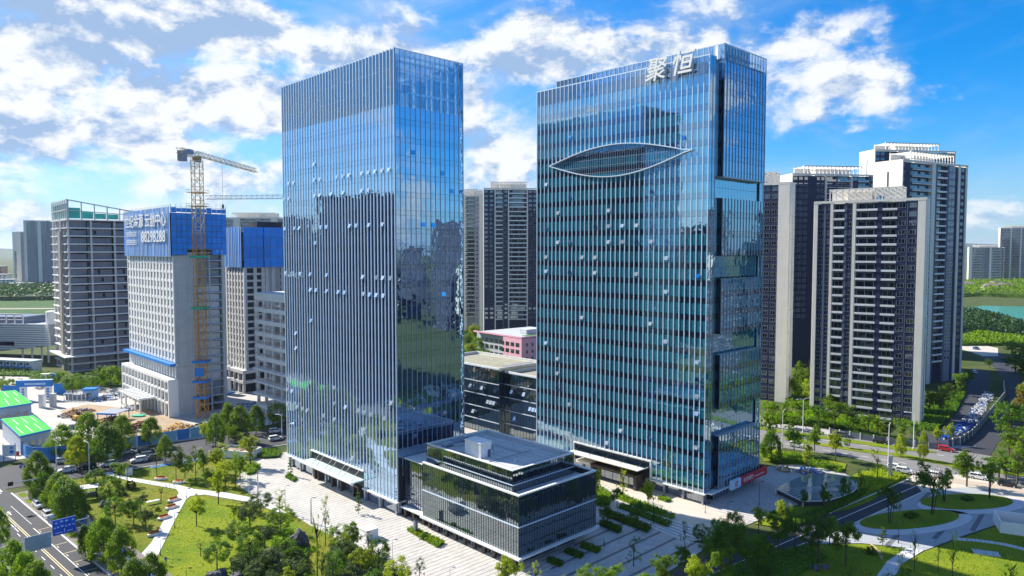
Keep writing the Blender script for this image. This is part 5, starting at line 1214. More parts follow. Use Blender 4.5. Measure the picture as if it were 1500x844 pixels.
rows('{d} {c} tree, {o} from left in the main road verges', 'trees in the verges of the main road',
     [(1128, 668, 604, 28, 'loose', 'mid'), (1130, 676, 634, 26, 'plane', 'dark'), (1144, 626, 588, 26, 'loose', 'mid'), (1163, 665, 614, 30, 'loose', 'dark'), (1193, 661, 618, 28, 'loose', 'mid'), (1182, 685, 647, 20, 'loose', 'bright'), (1224, 675, 629, 26, 'loose', 'bright'), (1241, 657, 643, 9, 'round', 'mid'), (1285, 704, 659, 28, 'sparse', 'bright'), (1319, 670, 637, 14, 'plane', 'bright'), (1352, 675, 633, 13, 'plane', 'bright'), (1416, 713, 656, 40, 'loose', 'mid'),
      (1463, 700, 659, 46, 'loose', 'dark'), (1490, 712, 654, 46, 'loose', 'mid'), (1474, 705, 672, 30, 'loose', 'dark')])
rows('{d} {c} tree, {o} from left below the apartment towers', 'trees at the foot of the apartment towers',
     [(1167, 572, 526, 20, 'loose', 'mid'), (1186, 572, 524, 24, 'loose', 'mid'), (1164, 588, 550, 24, 'loose', 'bright'), (1190, 594, 553, 24, 'round', 'bright'), (1176, 580, 540, 20, 'loose', 'mid'), (1128, 634, 585, 26, 'loose', 'mid'), (1171, 622, 586, 26, 'loose', 'mid'), (1200, 628, 592, 26, 'loose', 'dark'), (1223, 630, 586, 34, 'loose', 'mid'), (1250, 634, 600, 28, 'loose', 'dark'), (1240, 618, 590, 20, 'loose', 'mid'), (1272, 640, 606, 26, 'loose', 'mid'), (1286, 638, 608, 22, 'loose', 'bright'),
      (1304, 642, 614, 22, 'loose', 'grey'), (1322, 648, 611, 22, 'loose', 'mid'), (1340, 652, 616, 24, 'loose', 'mid'), (1361, 604, 572, 26, 'loose', 'dark'), (1377, 610, 569, 32, 'loose', 'mid'), (1390, 590, 560, 24, 'loose', 'dark'), (1406, 580, 544, 22, 'loose', 'mid'), (1417, 566, 540, 16, 'loose', 'dark'), (1373, 656, 624, 15, 'loose', 'bright'), (1392, 652, 618, 16, 'loose', 'bright'), (1212, 606, 575, 22, 'loose', 'mid')])
rows('{d} {c} tree, {o} from the far end of the curved side road', 'trees along the curved side road',
     [(1482, 520, 500, 26, 'loose', 'mid'), (1497, 530, 500, 30, 'loose', 'mid'), (1487, 548, 512, 34, 'loose', 'dark'), (1503, 560, 520, 36, 'loose', 'mid'), (1496, 612, 566, 26, 'loose', 'gold'), (1481, 646, 582, 44, 'loose', 'dark'), (1502, 640, 588, 40, 'loose', 'dark'), (1478, 668, 622, 38, 'loose', 'mid'), (1498, 684, 630, 40, 'loose', 'mid'), (1504, 664, 612, 36, 'loose', 'dark'), (1450, 540, 524, 12, 'loose', 'dark'), (1514, 590, 545, 40, 'loose', 'mid')], 1)
rows('{d} {c} tree, {o} from left between the two glass towers', 'trees in the gap between the glass towers',
     [(686, 516, 485, 20, 'loose', 'mid'), (697, 508, 472, 24, 'loose', 'bright'), (704, 520, 492, 22, 'loose', 'mid'), (690, 524, 500, 20, 'loose', 'bright'), (712, 505, 486, 18, 'loose', 'dark'), (683, 500, 476, 18, 'loose', 'dark')])
def thicket(name, label, cat, poly, n, h, sz, lm, kind='stuff', z0=0.0, world=False, seed=1, base=True, thick=1.0):
    """a planted mass: leaf clusters filling a ground polygon up to a given height"""
    rs = random.Random(seed); P = [Vector((p[0], p[1], 0)) if world else G(p[0], p[1]) for p in poly]
    xs = [p.x for p in P]; ys = [p.y for p in P]; v, f = [], []; c = 0; tries = 0
    def inside(x, y):
        r = False
        for a, b in zip(P, P[1:]+P[:1]):
            if (a.y > y) != (b.y > y) and x < (b.x-a.x)*(y-a.y)/(b.y-a.y)+a.x: r = not r
        return r
    while c < n and tries < n*40:
        tries += 1; x = rs.uniform(min(xs), max(xs)); y = rs.uniform(min(ys), max(ys))
        if not inside(x, y): continue
        c += 1; z = z0+h*(1-rs.random()**2*thick)*rs.uniform(.85, 1.1)
        nrm = Vector((rs.gauss(0, .6), rs.gauss(0, .6), rs.gauss(.6, .5))).normalized(); a = nrm.orthogonal().normalized(); b = nrm.cross(a); s = sz*rs.uniform(.6, 1.3); p = Vector((x, y, z)); k2 = len(v)
        v += [tuple(p-a*s), tuple(p-b*s*.7), tuple(p+a*s), tuple(p+b*s*.7)]; f.append((k2, k2+1, k2+2, k2+3))
    me = bpy.data.meshes.new(name); 
    if base:
        k2 = len(v); m = len(P); ar = sum(a.x*b.y-b.x*a.y for a, b in zip(P, P[1:]+P[:1])); Q = P if ar > 0 else P[::-1]
        ce = sum(Q, Vector())/m; Q = [p*.95+ce*.05 for p in Q]; v += [(p.x, p.y, z0) for p in Q]+[(p.x, p.y, z0+h*(.6 if h < 2 else .4)) for p in Q]
        for i in range(m): f.append((k2+i, k2+(i+1) % m, k2+m+(i+1) % m, k2+m+i))
        f.append(tuple(k2+m+i for i in range(m)))
    me.from_pydata(v, [], f); me.materials.append(leaf[lm]); me.update(); o = link(name, me)
    if kind: o['kind'] = kind
    if label: tag(o, label, cat)
    return o
# hedges and beds
for i, (lb, pl, h, lm, n) in enumerate((
    ('clipped dark hedge block nearest the pavilion in the courtyard steps', [(877, 770), (884, 766), (912, 778), (906, 783)], 1.0, 'dark', 500),
    ('long dark hedge in the second row of the courtyard steps', [(883, 756), (891, 751), (955, 775), (949, 782)], 1.0, 'dark', 900),
    ('long dark hedge in the third row of the courtyard steps', [(905, 746), (912, 742), (984, 768), (978, 775)], .9, 'dark', 900),
    ('sunlit green hedge beside the walkway of the wide tower', [(900, 730), (908, 726), (990, 758), (984, 764)], .9, 'mid', 1000),
    ('green hedge at the right wall of the pavilion', [(868, 728), (880, 716), (898, 728), (893, 742), (874, 742)], 1.0, 'mid', 800),
    ('low hedge island nearest the pavilion door in the shaded court', [(800, 824), (806, 820), (826, 828), (820, 832)], .8, 'dark', 400),
    ('middle low hedge island in the shaded court', [(826, 811), (832, 806), (856, 815), (850, 820)], .8, 'dark', 400),
    ('farthest low hedge island in the shaded court', [(848, 803), (854, 798), (881, 807), (875, 812)], .8, 'dark', 400),
    ('small clipped bed at the wall of the wide tower', [(963, 732), (970, 729), (983, 734), (976, 737)], .7, 'mid', 200),
    ('clipped planting bed with a cloud pine on the striped plaza', [(595, 778), (606, 775), (652, 797), (641, 804)], .7, 'mid', 900),
    ('small planted bed under the layered pine by the tower entrance', [(417, 700), (424, 695), (436, 703), (430, 707)], .6, 'dark', 250),
    ('oval hedge bed beside the far corner of the narrow tower', [(372, 668), (378, 661), (396, 660), (412, 664), (410, 671), (385, 673)], .9, 'dark', 700),
    ('planted bed behind the leaning yellow tree at the plaza corner', [(356, 690), (368, 678), (382, 684), (376, 694), (362, 697)], .8, 'mid', 500),
    ('dark hedge along the ramp roof on the right plaza', [(1118, 758), (1136, 752), (1165, 762), (1215, 742), (1240, 730), (1262, 720), (1280, 716), (1240, 742), (1190, 764), (1170, 772)], 1.0, 'dark', 2000),
    ('sunlit hedge block beside the grey monument post', [(1262, 698), (1290, 690), (1328, 700), (1296, 716), (1258, 726), (1254, 712)], 1.0, 'bright', 1800),
    ('green verge hedge behind the wide tower plaza', [(1128, 668), (1160, 666), (1236, 688), (1232, 694), (1180, 680), (1126, 678)], 1.2, 'mid', 1600),
    ('dark hedge in front of the nearest apartment tower', [(1240, 628), (1340, 650), (1336, 656), (1236, 634)], 1.2, 'dark', 1300),
    ('shrub bed in the middle of the upper oval lawn', [(1406, 733), (1416, 730), (1428, 734), (1416, 737)], .9, 'dark', 300),
    ('shrub bed in the middle of the lower oval lawn', [(1322, 758), (1334, 755), (1347, 758), (1334, 763)], .9, 'dark', 350),
    ('dark undergrowth bank below the rockery trees', [(400, 800), (440, 790), (452, 812), (440, 850), (408, 850), (386, 830)], .8, 'dark', 1500),
    ('undergrowth in the garden belt along the plaza', [(482, 800), (520, 800), (600, 850), (640, 900), (520, 900), (470, 860)], 1.0, 'grey', 2600),
    ('undergrowth under the trees at the bottom right corner of the inner road', [(1030, 850), (1110, 815), (1180, 800), (1215, 815), (1160, 850), (1060, 900)], .7, 'dark', 2200))):
    tag(thicket('hedge', None, None, pl, int(n*1.7), h, .22, lm, kind=None, z0=.1, seed=i+3), lb, 'hedge')
thicket('hedge_flowers', 'scatter', 'x', [(604, 782), (610, 780), (616, 784), (610, 787)], 40, .95, .16, 'gold', seed=60, base=False)
bpy.data.objects['hedge_flowers']['kind'] = 'stuff'; bpy.data.objects['hedge_flowers']['label'] = 'small flowers in the plaza planting bed'; bpy.data.objects['hedge_flowers']['category'] = 'flowers'
for i, (pl, h, lm, n, sz) in enumerate((([(-200, 443), (0, 441), (90, 440), (120, 430), (88, 424), (0, 424), (-200, 426)], 12, 'deep', 5000, 2.2), ([(1396, 436), (1420, 434), (1520, 438), (1700, 438), (1700, 420), (1500, 416), (1396, 418)], 11, 'mid', 6000, 2.2),
    ([(1398, 462), (1430, 463), (1460, 471), (1510, 486), (1700, 505), (1700, 514), (1505, 502), (1460, 494), (1398, 488)], 8, 'deep', 5000, 1.3), ([(1400, 500), (1436, 490), (1470, 496), (1700, 520), (1700, 530), (1480, 506), (1400, 507)], 4, 'mid', 2500, 1.1),
    ([(1506, 505), (1700, 520), (1700, 700), (1520, 680), (1512, 600), (1500, 545)], 6, 'mid', 5000, 1.0), ([(1130, 610), (1200, 604), (1300, 628), (1296, 634), (1200, 618), (1130, 622)], 1.4, 'mid', 2200, .5), ([(-160, 540), (0, 545), (60, 548), (100, 552), (100, 556), (40, 552), (-160, 548)], 2, 'dark', 1500, .5),
    ([(1150, 560), (1200, 556), (1205, 596), (1190, 604), (1150, 596)], 2.0, 'dark', 1800, .6), ([(1352, 600), (1392, 584), (1408, 560), (1416, 575), (1400, 606), (1372, 632), (1350, 630)], 1.2, 'dark', 2400, .5),
    ([(675, 500), (720, 500), (716, 528), (675, 528)], 4, 'dark', 1500, .8), ([(95, 560), (190, 556), (190, 566), (95, 572)], 2, 'dark', 1200, .6), ([(1128, 612), (1250, 628), (1244, 632), (1128, 620)], 1.6, 'dark', 1400, .5))):
    thicket('woodland', None, None, pl, int(n*2.2), h, sz*.8, lm, seed=i+40, base=True, thick=.9)
for (cx, by, ty, w, lm, lb) in ((231, 748, 742, 8, 'dark', 'small round shrub at the path bend'), (118, 740, 731, 9, 'grey', 'left of two grey ball shrubs by the kiosk'), (126, 745, 735, 11, 'grey', 'right of two grey ball shrubs by the kiosk'), (192, 716, 704, 18, 'grey', 'purple-grey bush beside the bare park tree'),
                            (176, 725, 712, 18, 'grey', 'low grey bush left of the bare park tree'), (620, 790, 780, 12, 'mid', 'small cloud pine in the plaza planting bed'), (1276, 812, 800, 16, 'dark', 'dark shrub on the right lawn slope'), (1120, 842, 826, 26, 'dark', 'broad shrub at the bottom of the inner road bank')):
    p = G(cx, by); s = px2m(p); t = thing('shrub', lb, 'shrub', p, R(0, 6)); link('foliage', crown('bush', lm, 0), t, (0, 0, .05), None, (w*s, w*s, max(.8, Zat(p, ty)))); MB().tube([(0, 0, 0), (0, 0, .6)], .08, bark_d).build('stem', t)
def rock(label, px, by, w, h, seed, group=None):
    rs = random.Random(seed); p = G(px, by); s = px2m(p); bm = bmesh.new(); bmesh.ops.create_icosphere(bm, subdivisions=3, radius=1)
    from mathutils import noise
    for v in bm.verts:
        n = noise.fractal(v.co*1.3+Vector((seed*3.1, 0, 0)), 1.0, 2.0, 4); r = noise.noise(v.co*.8+Vector((0, seed*1.7, 0))); v.co *= 1+.38*n+.25*r
        v.co.z = max(v.co.z, -.35); v.co.x *= w*s/2; v.co.y *= w*s/2.4; v.co.z = (v.co.z+.35)*h*s/1.35
    me = bpy.data.meshes.new('rock'); bm.to_mesh(me); bm.free(); me.materials.append(M('rockery_stone', (.10, .10, .11), .9, var=.4, scale=1.2, bump=1.0, bscale=3.5)); return tag(link('rock', me, None, p, (0, 0, rs.uniform(0, 6))), label, 'rock', group)
for i, (lb, x, y, w, h) in enumerate((('tall grey rockery crag under the round green tree', 438, 800, 26, 24), ('broad dark rockery boulder in the middle of the garden', 402, 822, 36, 18), ('rockery boulder under the lowest round tree', 318, 848, 32, 14), ('flat pale rockery slab right of the lowest round tree', 346, 850, 28, 10), ('rockery boulder at the lower right of the crag', 426, 832, 22, 12),
                                      ('dark rock on the left side of the rockery', 374, 838, 26, 10), ('left stone of the group on the right lawn slope', 1187, 832, 8, 5), ('middle stone of the group on the right lawn slope', 1196, 836, 12, 8), ('flat right stone of the group on the right lawn slope', 1208, 832, 13, 5), ('low stone at the bottom of the right lawn slope', 1150, 838, 9, 5), ('pale rock pile beside the park kiosk', 152, 742, 16, 8))):
    rock(lb, x, y, w, h, i+1)

# sparse taller tufts that break up the mown lawns
for i, (pl, n, lm) in enumerate((([(60, 727), (104, 706), (250, 682), (262, 722), (190, 822), (112, 790)], 2600, 'mid'), ([(262, 728), (400, 752), (440, 775), (400, 800), (330, 845), (235, 845)], 1600, 'bright'), ([(170, 690), (330, 664), (380, 700), (345, 716), (262, 708)], 1200, 'mid'),
    ([(1190, 800), (1325, 806), (1290, 830), (1270, 850), (1060, 900), (1050, 850)], 2600, 'bright'), ([(1360, 810), (1462, 775), (1560, 800), (1560, 900), (1300, 870)], 1600, 'bright'))):
    thicket('grass', None, None, pl, n, .22, .17, lm, seed=i+90, base=False)
for i, (pl, h, lm, n) in enumerate((([(405, 826), (440, 812), (452, 840), (420, 862), (396, 850)], 1.6, 'grey', 1500), ([(336, 826), (372, 806), (398, 820), (380, 850), (340, 850)], 1.3, 'grey', 1500), ([(392, 790), (424, 780), (440, 800), (410, 812)], 1.6, 'mid', 1000))):
    tag(thicket('hedge', None, None, pl, n, h, .26, lm, kind=None, z0=.1, seed=i+120), ['wild shrub bank at the right end of the rockery', 'wild shrub bank at the left end of the rockery', 'wild shrub bank at the top of the rockery'][i], 'shrubs')
# ================================================================= VEHICLES
tyre = M('tyre', (.015, .015, .016), .85); lampm = M('headlight', (.8, .82, .85), .15, spec=.8); carglass = M('car_glass', (.010, .013, .018), .06, spec=.9)
_car = {}
def paint(c):
    return M('car_paint_%d_%d_%d' % tuple(int(v*100) for v in c), c, .25, var=.02, spec=.7)
def car_meshes(c, suv):
    k = (c, suv)
    if k in _car: return _car[k]
    m = paint(c); b = MB(); hh = .16 if suv else 0.0; zt = 1.66 if suv else 1.46
    prof = [(-2.25, .35), (-2.28, .72), (-2.2, .92+hh), (-1.2, .98+hh), (.95, .98+hh), (1.9, .86+hh*.7), (2.25, .62), (2.22, .32)]
    n = len(prof)
    for s in (-1, 1):
        pts = [(x, s*.9, z) for x, z in prof]; b.poly(pts if s < 0 else pts[::-1], m)
    for i in range(n):
        (x0, z0), (x1, z1) = prof[i], prof[(i+1) % n]; b.quad((x0, .9, z0), (x0, -.9, z0), (x1, -.9, z1), (x1, .9, z1), m)
    for s in (-1, 1):
        for x in (-1.38, 1.42): b.tube([(x, s*.905, .36), (x, s*.88, .36)], .43, black, 12)
    b.box(-2.3, -2.2, -.8, .8, .38, .55, black); b.box(2.2, 2.28, -.8, .8, .36, .52, black)
    body = b.mesh('body'); z0 = .98+hh; g = MB(); rx0, rx1 = (-2.0, .55) if suv else (-1.35, .35)
    g.hexa([(-2.15 if suv else -1.9, -.84, z0), (1.15, -.84, z0), (1.15, .84, z0), (-2.15 if suv else -1.9, .84, z0), (rx0, -.66, zt-.05), (rx1, -.66, zt-.05), (rx1, .66, zt-.05), (rx0, .66, zt-.05)], carglass)
    for s in (-1, 1):
        for xa, xb in ((rx0, -2.12 if suv else -1.88), (-.35, -.35), (rx1, 1.13)): g.bar((xa, s*.675, zt-.05), (xb, s*.85, z0), .07, m)
    r = MB(); r.hexa([(rx0-.05, -.7, zt-.05), (rx1+.05, -.7, zt-.05), (rx1+.05, .7, zt-.05), (rx0-.05, .7, zt-.05), (rx0+.1, -.6, zt+.03), (rx1-.1, -.6, zt+.03), (rx1-.1, .6, zt+.03), (rx0+.1, .6, zt+.03)], m)
    w = MB(); w.tube([(0, -.12, 0), (0, .12, 0)], .34, tyre, 14); w.tube([(0, -.135, 0), (0, .135, 0)], .2, alu, 10)
    h = MB(); h.box(-.05, .05, -.22, .22, -.09, .09, lampm)
    _car[k] = (body, g.mesh('window'), r.mesh('roof'), w.mesh('wheel'), h.mesh('headlight')); return _car[k]
def car(label, px, py, ang, c, suv=True, cat='car', group=None, sc=1.0):
    t = thing('parked_car', label, cat, G(px, py)+Vector((0, 0, .04)), ang, group); t.scale = (sc, sc, sc); b, g, r, w, h = car_meshes(c, suv)
    link('body', b, t); link('window', g, t); link('roof', r, t)
    for x in (-1.38, 1.42):
        for y in (-.8, .8): link('wheel', w, t, (x, y, .36))
    for y in (-.6, .6): link('headlight', h, t, (2.2, y, .72))
WH, BK, SV, RD, BR, BL, GY = (.78, .78, .78), (.02, .02, .024), (.42, .44, .47), (.55, .02, .02), (.22, .07, .03), (.04, .10, .30), (.12, .13, .14)
aa = atan2(ad.y, ad.x); ca = atan2(cdv.y, cdv.x)
for lb, x, y, a, c in (('dark car with a pale bonnet parked at the avenue kerb nearest the crossing', 51, 733, aa, BK), ('white car second from the crossing at the avenue kerb', 57, 743, aa, WH), ('white car third from the crossing at the avenue kerb', 71, 758, aa, WH), ('dark blue car behind the blue road sign at the avenue kerb', 80, 768, aa, BL),
                     ('white car moving on the cross street nearest the crossing', 98, 692, ca+pi, WH), ('white car parked at the curved blue hoarding', 95, 678, ca, WH), ('brown car parked behind the street lamp on the cross street', 132, 674, ca, BR), ('dark car on the cross street behind the second lamp post', 128, 686, ca+pi, BK),
                     ('pale car half hidden by the dense street tree on the cross street', 153, 673, ca, WH), ('white car between two street trees on the near side of the cross street', 159, 683, ca+pi, WH), ('silver car parked by the hoarding behind the third lamp', 185, 665, ca, SV), ('white car on the near side of the cross street by the blue cycle path', 203, 677, ca+pi, WH),
                     ('dark car parked right of the silver one by the hoarding', 214, 663, ca, BK), ('silver car in the middle lane of the cross street', 211, 670, ca+pi, SV), ('dark car at the blue cycle path farthest right', 222, 674, ca+pi, GY), ('pale car under the street tree left of the silver car', 168, 668, ca, WH), ('white car by the plastic sheeting beyond the planter', 404, 634, ca, WH), ('white car nearer the narrow tower on the cross street', 404, 645, ca, WH), ('pale car parked behind the site trees by the blue boards', 145, 571, .3, SV)):
    car(lb, x, y, a, c)
rd = atan2((G(1399, 680)-G(1249, 657)).y, (G(1399, 680)-G(1249, 657)).x)
for lb, x, y, a, c in (('white car left of a pair parked behind the grey monument post', 1313, 688, rd, WH), ('white car right of a pair parked behind the grey monument post', 1325, 693, rd, WH), ('red car parked at the corner of the fenced bicycle yard', 1386, 661, rd, RD), ('white van-like car on the main road right of the golden tree', 1434, 702, rd, WH), ('black car at the right end of the main road', 1476, 713, rd, BK),
                     ('white car on the drive at the gate of the apartment towers', 1427, 547, 1.2, WH), ('dark blue car on the pale car park by the lake road', 1430, 512, .4, BL), ('white car on the main road behind the verge trees', 1167, 655, rd, WH), ('dark car in front of the fence of the apartment tower', 1290, 650, rd, BK), ('grey car beside the fence under the apartment trees', 1236, 640, rd, GY), ('white car hidden behind the many-stemmed tree on the main road', 1372, 700, rd, WH), ('red car on the far lake road', 1440, 497, rd, RD), ('white car on the far lake road', 1458, 499, rd, WH), ('dark car on the far lake road', 1470, 500, rd, BK)):
    car(lb, x, y, a, c)
def bike(t, m, o=(0, 0, 0), a=0.0):
    b = MB(); c, s = cos(a), sin(a); q = lambda x, z, y=0: (o[0]+c*x-s*y, o[1]+s*x+c*y, o[2]+z)
    return b, q
def motorbike(label, px, py, a):
    t = thing('motor_scooter', label, 'scooter', G(px, py), a)
    b = MB(); b.hexa([(-.7, -.15, .35), (.5, -.12, .3), (.5, .12, .3), (-.7, .15, .35), (-.75, -.14, .72), (.1, -.1, .6), (.1, .1, .6), (-.75, .14, .72)], blue_pt); b.bar((.5, 0, .3), (.35, 0, 1.05), .14, blue_pt); b.build('body', t)
    for x in (-.55, .62): MB().tube([(x, -.06, .26), (x, .06, .26)], .26, tyre, 12).build('wheel', t)
    MB().bar((.35, -.32, 1.02), (.35, .32, 1.02), .05, black).build('handlebar', t); MB().box(-.7, .05, -.13, .13, .723, .82, black).build('saddle', t)
motorbike('blue scooter crossing by the zebra stripes at the crossing', 33, 685, 1.0)
# shared bicycles heaped in the fenced yard
def bike_yard():
    rs = random.Random(4); pts = [G(1378, 648), G(1420, 632), G(1440, 606), G(1455, 582), G(1444, 575), G(1430, 596), G(1408, 620), G(1372, 640)]
    xs = [p.x for p in pts]; ys = [p.y for p in pts]; bm = {}
    def ins(x, y):
        r = False
        for a, b in zip(pts, pts[1:]+pts[:1]):
            if (a.y > y) != (b.y > y) and x < (b.x-a.x)*(y-a.y)/(b.y-a.y)+a.x: r = not r
        return r
    bl = M('bicycle_blue', (.02, .14, .62), .4, objvar=.3); wh = M('bicycle_white', (.72, .74, .76), .4); n = 0; big = MB()
    def one(b, x, y, a, m, lean):
        c, s = cos(a), sin(a); q = lambda u, z: Vector((x+c*u-s*z*lean, y+s*u+c*z*lean, .03+z))
        for u in (-.52, .52):
            ring = [q(u+.33*cos(k2*pi/4), .33+.33*sin(k2*pi/4)) for k2 in range(9)]
            for r0, r1 in zip(ring, ring[1:]): b.bar(r0, r1, .06, m if n % 2 else black)
        for p0, p1 in (((-.52, .33), (-.15, .85)), ((-.52, .33), (.0, .3)), ((0, .3), (.4, .8)), ((-.15, .8), (.4, .8)), ((.52, .33), (.38, 1.0)), ((-.2, .85), (-.2, 1.0))): b.bar(q(*p0), q(*p1), .09, m)
        b.bar(q(.38, 1.0)+Vector((-s*.3, c*.3, 0)), q(.38, 1.0)-Vector((-s*.3, c*.3, 0)), .06, m); b.bar(q(-.34, 1.0), q(-.06, 1.0), .14, black); b.bar(q(.5, .9), q(.7, .75), .28, m)
    while n < 430:
        x, y = rs.uniform(min(xs), max(xs)), rs.uniform(min(ys), max(ys))
        if not ins(x, y): continue
        u = (Vector((x, y, 0))-pts[0]).length; m = bl if (u < 34) != (rs.random() < .15) else wh
        one(big, x, y, rs.uniform(0, 6.28), m, rs.uniform(-.9, .9)); n += 1
    o = big.build('bicycle_heap', kind='stuff'); tag(o, 'heap of blue and white shared bicycles in the fenced yard', 'bicycles')
bike_yard()

# ================================================================= STREET FURNITURE
lampw = M('lamp_post_white', (.74, .75, .77), .4, .2)
def street_lamp(label, px, by, ty, arm, m, group, double=False, ang=None):
    p = G(px, by); h = max(2.6, Zat(p, ty)); t = thing('street_lamp', label, 'street lamp', p, R(0, 6.28) if ang is None else ang, group); r = .06 if h < 6 else .17
    MB().tube([(0, 0, 0), (0, 0, h*.5), (0, 0, h-.3)], [r, r*.85, r*.6], m, 8).build('post', t); MB().tube([(0, 0, 0), (0, 0, .5)], r*1.8, m, 8).build('base', t)
    for s in ((1, -1) if double else (1,)):
        MB().tube([(0, 0, h-.35), (s*arm*.35, 0, h-.02), (s*arm, 0, h)], r*.5, m, 6).build('arm', t); k2 = max(.14, r*1.0)
        MB().hexa([(s*arm-k2*2.2, -k2, h-.1), (s*arm+k2*2.2, -k2*.8, h-.1), (s*arm+k2*2.2, k2*.8, h-.1), (s*arm-k2*2.2, k2, h-.1), (s*arm-k2*2.2, -k2*.6, h+.06), (s*arm+k2*2.2, -k2*.5, h+.04), (s*arm+k2*2.2, k2*.5, h+.04), (s*arm-k2*2.2, k2*.6, h+.06)], m).build('lamp_head', t)
for i, (x, b_, ty, dbl, ang) in enumerate(((83, 689, 631, False, 2.5), (131, 693, 648, False, 2.5), (201, 662, 628, False, -.6), (2, 806, 776, False, .6), (158, 836, 812, False, 3), (1146, 658, 602, False, 1.0), (1176, 634, 584, True, .4), (1301, 683, 622, False, 1.0), (1338, 658, 605, False, 2.5), (413, 640, 608, False, 2.6))):
    street_lamp('tall white street lamp, ' + ['at the curved hoarding by the crossing', 'at the park corner of the cross street', 'behind the silver cars at the hoarding', 'with its arm over the avenue at the left edge', 'on the avenue pavement below the road sign', 'leftmost on the main road verge', 'with two arms before the apartment towers', 'behind the grey monument post', 'in front of the corner of the nearest apartment tower', 'at the far corner of the narrow tower'][i], x, b_, ty, 2.6, lampw, 'tall white street lamps', dbl, ang)
garden = [(256, 773, 751, 'path lamp halfway down the white park path'), (235, 814, 790, 'path lamp near the lower end of the white park path'), (273, 730, 716, 'path lamp at the fork of the white park path'), (273, 852, 833, 'path lamp at the bottom of the park lawn'), (364, 725, 707, 'path lamp where the white path meets the plaza'), (378, 724, 690, 'tall plain pole at the plaza corner'), (418, 744, 711, 'plaza lamp left of the rockery'), (456, 767, 729, 'plaza lamp beside the thin spire tree'), (575, 824, 790, 'plaza lamp behind the round dark tree'), (659, 862, 831, 'plaza lamp at the bottom edge'),
          (1066, 758, 734, 'garden lamp at the sunlit corner of the right plaza'), (1112, 740, 705, 'thin black lamp post in the shaded right plaza'), (1179, 704, 676, 'thin black lamp post at the sunlit edge of the right plaza'), (1234, 768, 738, 'garden lamp on the hedge side of the inner road'), (1316, 796, 764, 'garden lamp on the lower oval bed'), (1313, 746, 722, 'dark post beside the inner road end'), (1033, 752, 738, 'low lamp at the walkway of the wide tower'), (977, 772, 752, 'dark pole in the third courtyard hedge')]
for x, b_, ty, lb in garden: street_lamp(lb, x, b_, ty, .8, greymetal if x > 300 and x < 1000 else black, 'slim garden lamps', False, R(-.5, .5))
def road_sign():
    p = G(131, 808); t = thing('road_sign', 'large blue direction sign on a steel gantry arm over the avenue', 'road sign', p, atan2(an.y, an.x))
    h = 7.6; MB().tube([(0, 0, 0), (0, 0, h)], [.22, .16], greymetal, 8).build('pole', t)
    for z in (h-.4, h-2.0): MB().tube([(0, 0, z), (6.6, 0, z)], .11, greymetal, 6).build('arm', t)
    x0, x1, z0, z1 = 2.4, 6.5, 5.2, 8.3
    bd = MB().box(x0, x1, -.05, .12, z0, z1, M('sign_blue', (.01, .10, .66), .4)).build('board', t); MB().box(x0-.08, x1+.08, -.12, -.06, z0-.08, z1+.08, greymetal).build('backing', bd)
    b = MB(); tx = M('sign_text_pale', (.62, .80, .86), .5)
    for (u, v, w_) in ((.12, .82, .45), (.40, .84, .55), (.62, .86, .55), (.85, .80, .4), (.10, .50, .4), (.28, .52, .4), (.43, .50, .35), (.60, .54, .5), (.78, .52, .4), (.92, .5, .35)):
        for k2 in range(3): b.box(x0+u*(x1-x0)-w_/2+k2*w_/3+.02, x0+u*(x1-x0)-w_/2+(k2+1)*w_/3-.03, .121, .15, z0+v*3.1-.16, z0+v*3.1+.16, tx)
    b.box(4.4, 4.5, .121, .15, z0+.3, z0+1.1, white); b.box(2.9, 4.0, .121, .15, z0+.4, z0+.52, white); b.box(4.9, 6.1, .121, .15, z0+.4, z0+.52, white); b.build('legend', bd)
    q = p+ad*6+an*24; t = thing('road_sign', 'grey back of a large overhead road sign over the near side of the avenue', 'road sign', q, atan2(an.y, an.x)+pi)
    MB().tube([(0, 0, 0), (0, 0, 8.2)], [.22, .16], greymetal, 8).build('pole', t)
    for z in (6.2, 7.6): MB().tube([(0, 0, z), (15.2, 0, z)], .11, greymetal, 6).build('arm', t)
    bd = MB().box(11.2, 15.6, -.1, .0, 5.4, 8.4, M('sign_back', (.42, .47, .54), .5, .2)).build('board', t)
    b = MB()
    for i in range(4): b.box(11.3, 15.5, .003, .06, 5.6+i*.8, 5.7+i*.8, greymetal)
    for i in range(6): b.box(11.3+i*.82, 11.38+i*.82, .061, .1, 5.4, 8.4, greymetal)
    b.build('rib', bd)
road_sign()
def place(name, label, cat, px, py, rz=0.0): return thing(name, label, cat, G(px, py), rz)
def signals():
    t = place('traffic_light', 'traffic light on a long arm at the avenue kerb by the crossing', 'traffic light', 61, 737, atan2(an.y, an.x))
    MB().tube([(0, 0, 0), (0, 0, 6.4)], [.16, .12], black, 8).build('pole', t); MB().tube([(-2.4, 0, 6.3), (7, 0, 6.5)], .1, greymetal, 6).build('arm', t); MB().box(5.8, 6.9, -.15, .15, 5.9, 6.9, black).build('signal_head', t)
    t = place('notice_sign', 'white notice board on legs on the far corner of the crossing', 'sign', 14, 676, .2)
    MB().box(-1.8, 1.8, -.06, .06, 1.6, 5.0, white).build('board', t)
    for x in (-1.6, 1.6): MB().tube([(x, .1, 0), (x, .1, 5.4)], .09, black).build('post', t)
    MB().box(.2, 1.2, -.1, -.063, 2.4, 3.3, blue_pt).build('emblem', t); MB().box(.3, 1.0, -.1, -.063, 3.8, 4.4, blue_pt).build('emblem', t)
    t = place('litter_bin', 'small red box on the far corner of the crossing', 'bin', 25, 667); MB().box(-.45, .45, -.4, .4, 0, 1.1, M('bin_red', (.5, .03, .03), .5)).build('body', t); MB().box(-.5, .5, -.45, .45, 1.1, 1.2, black).build('lid', t)
signals()
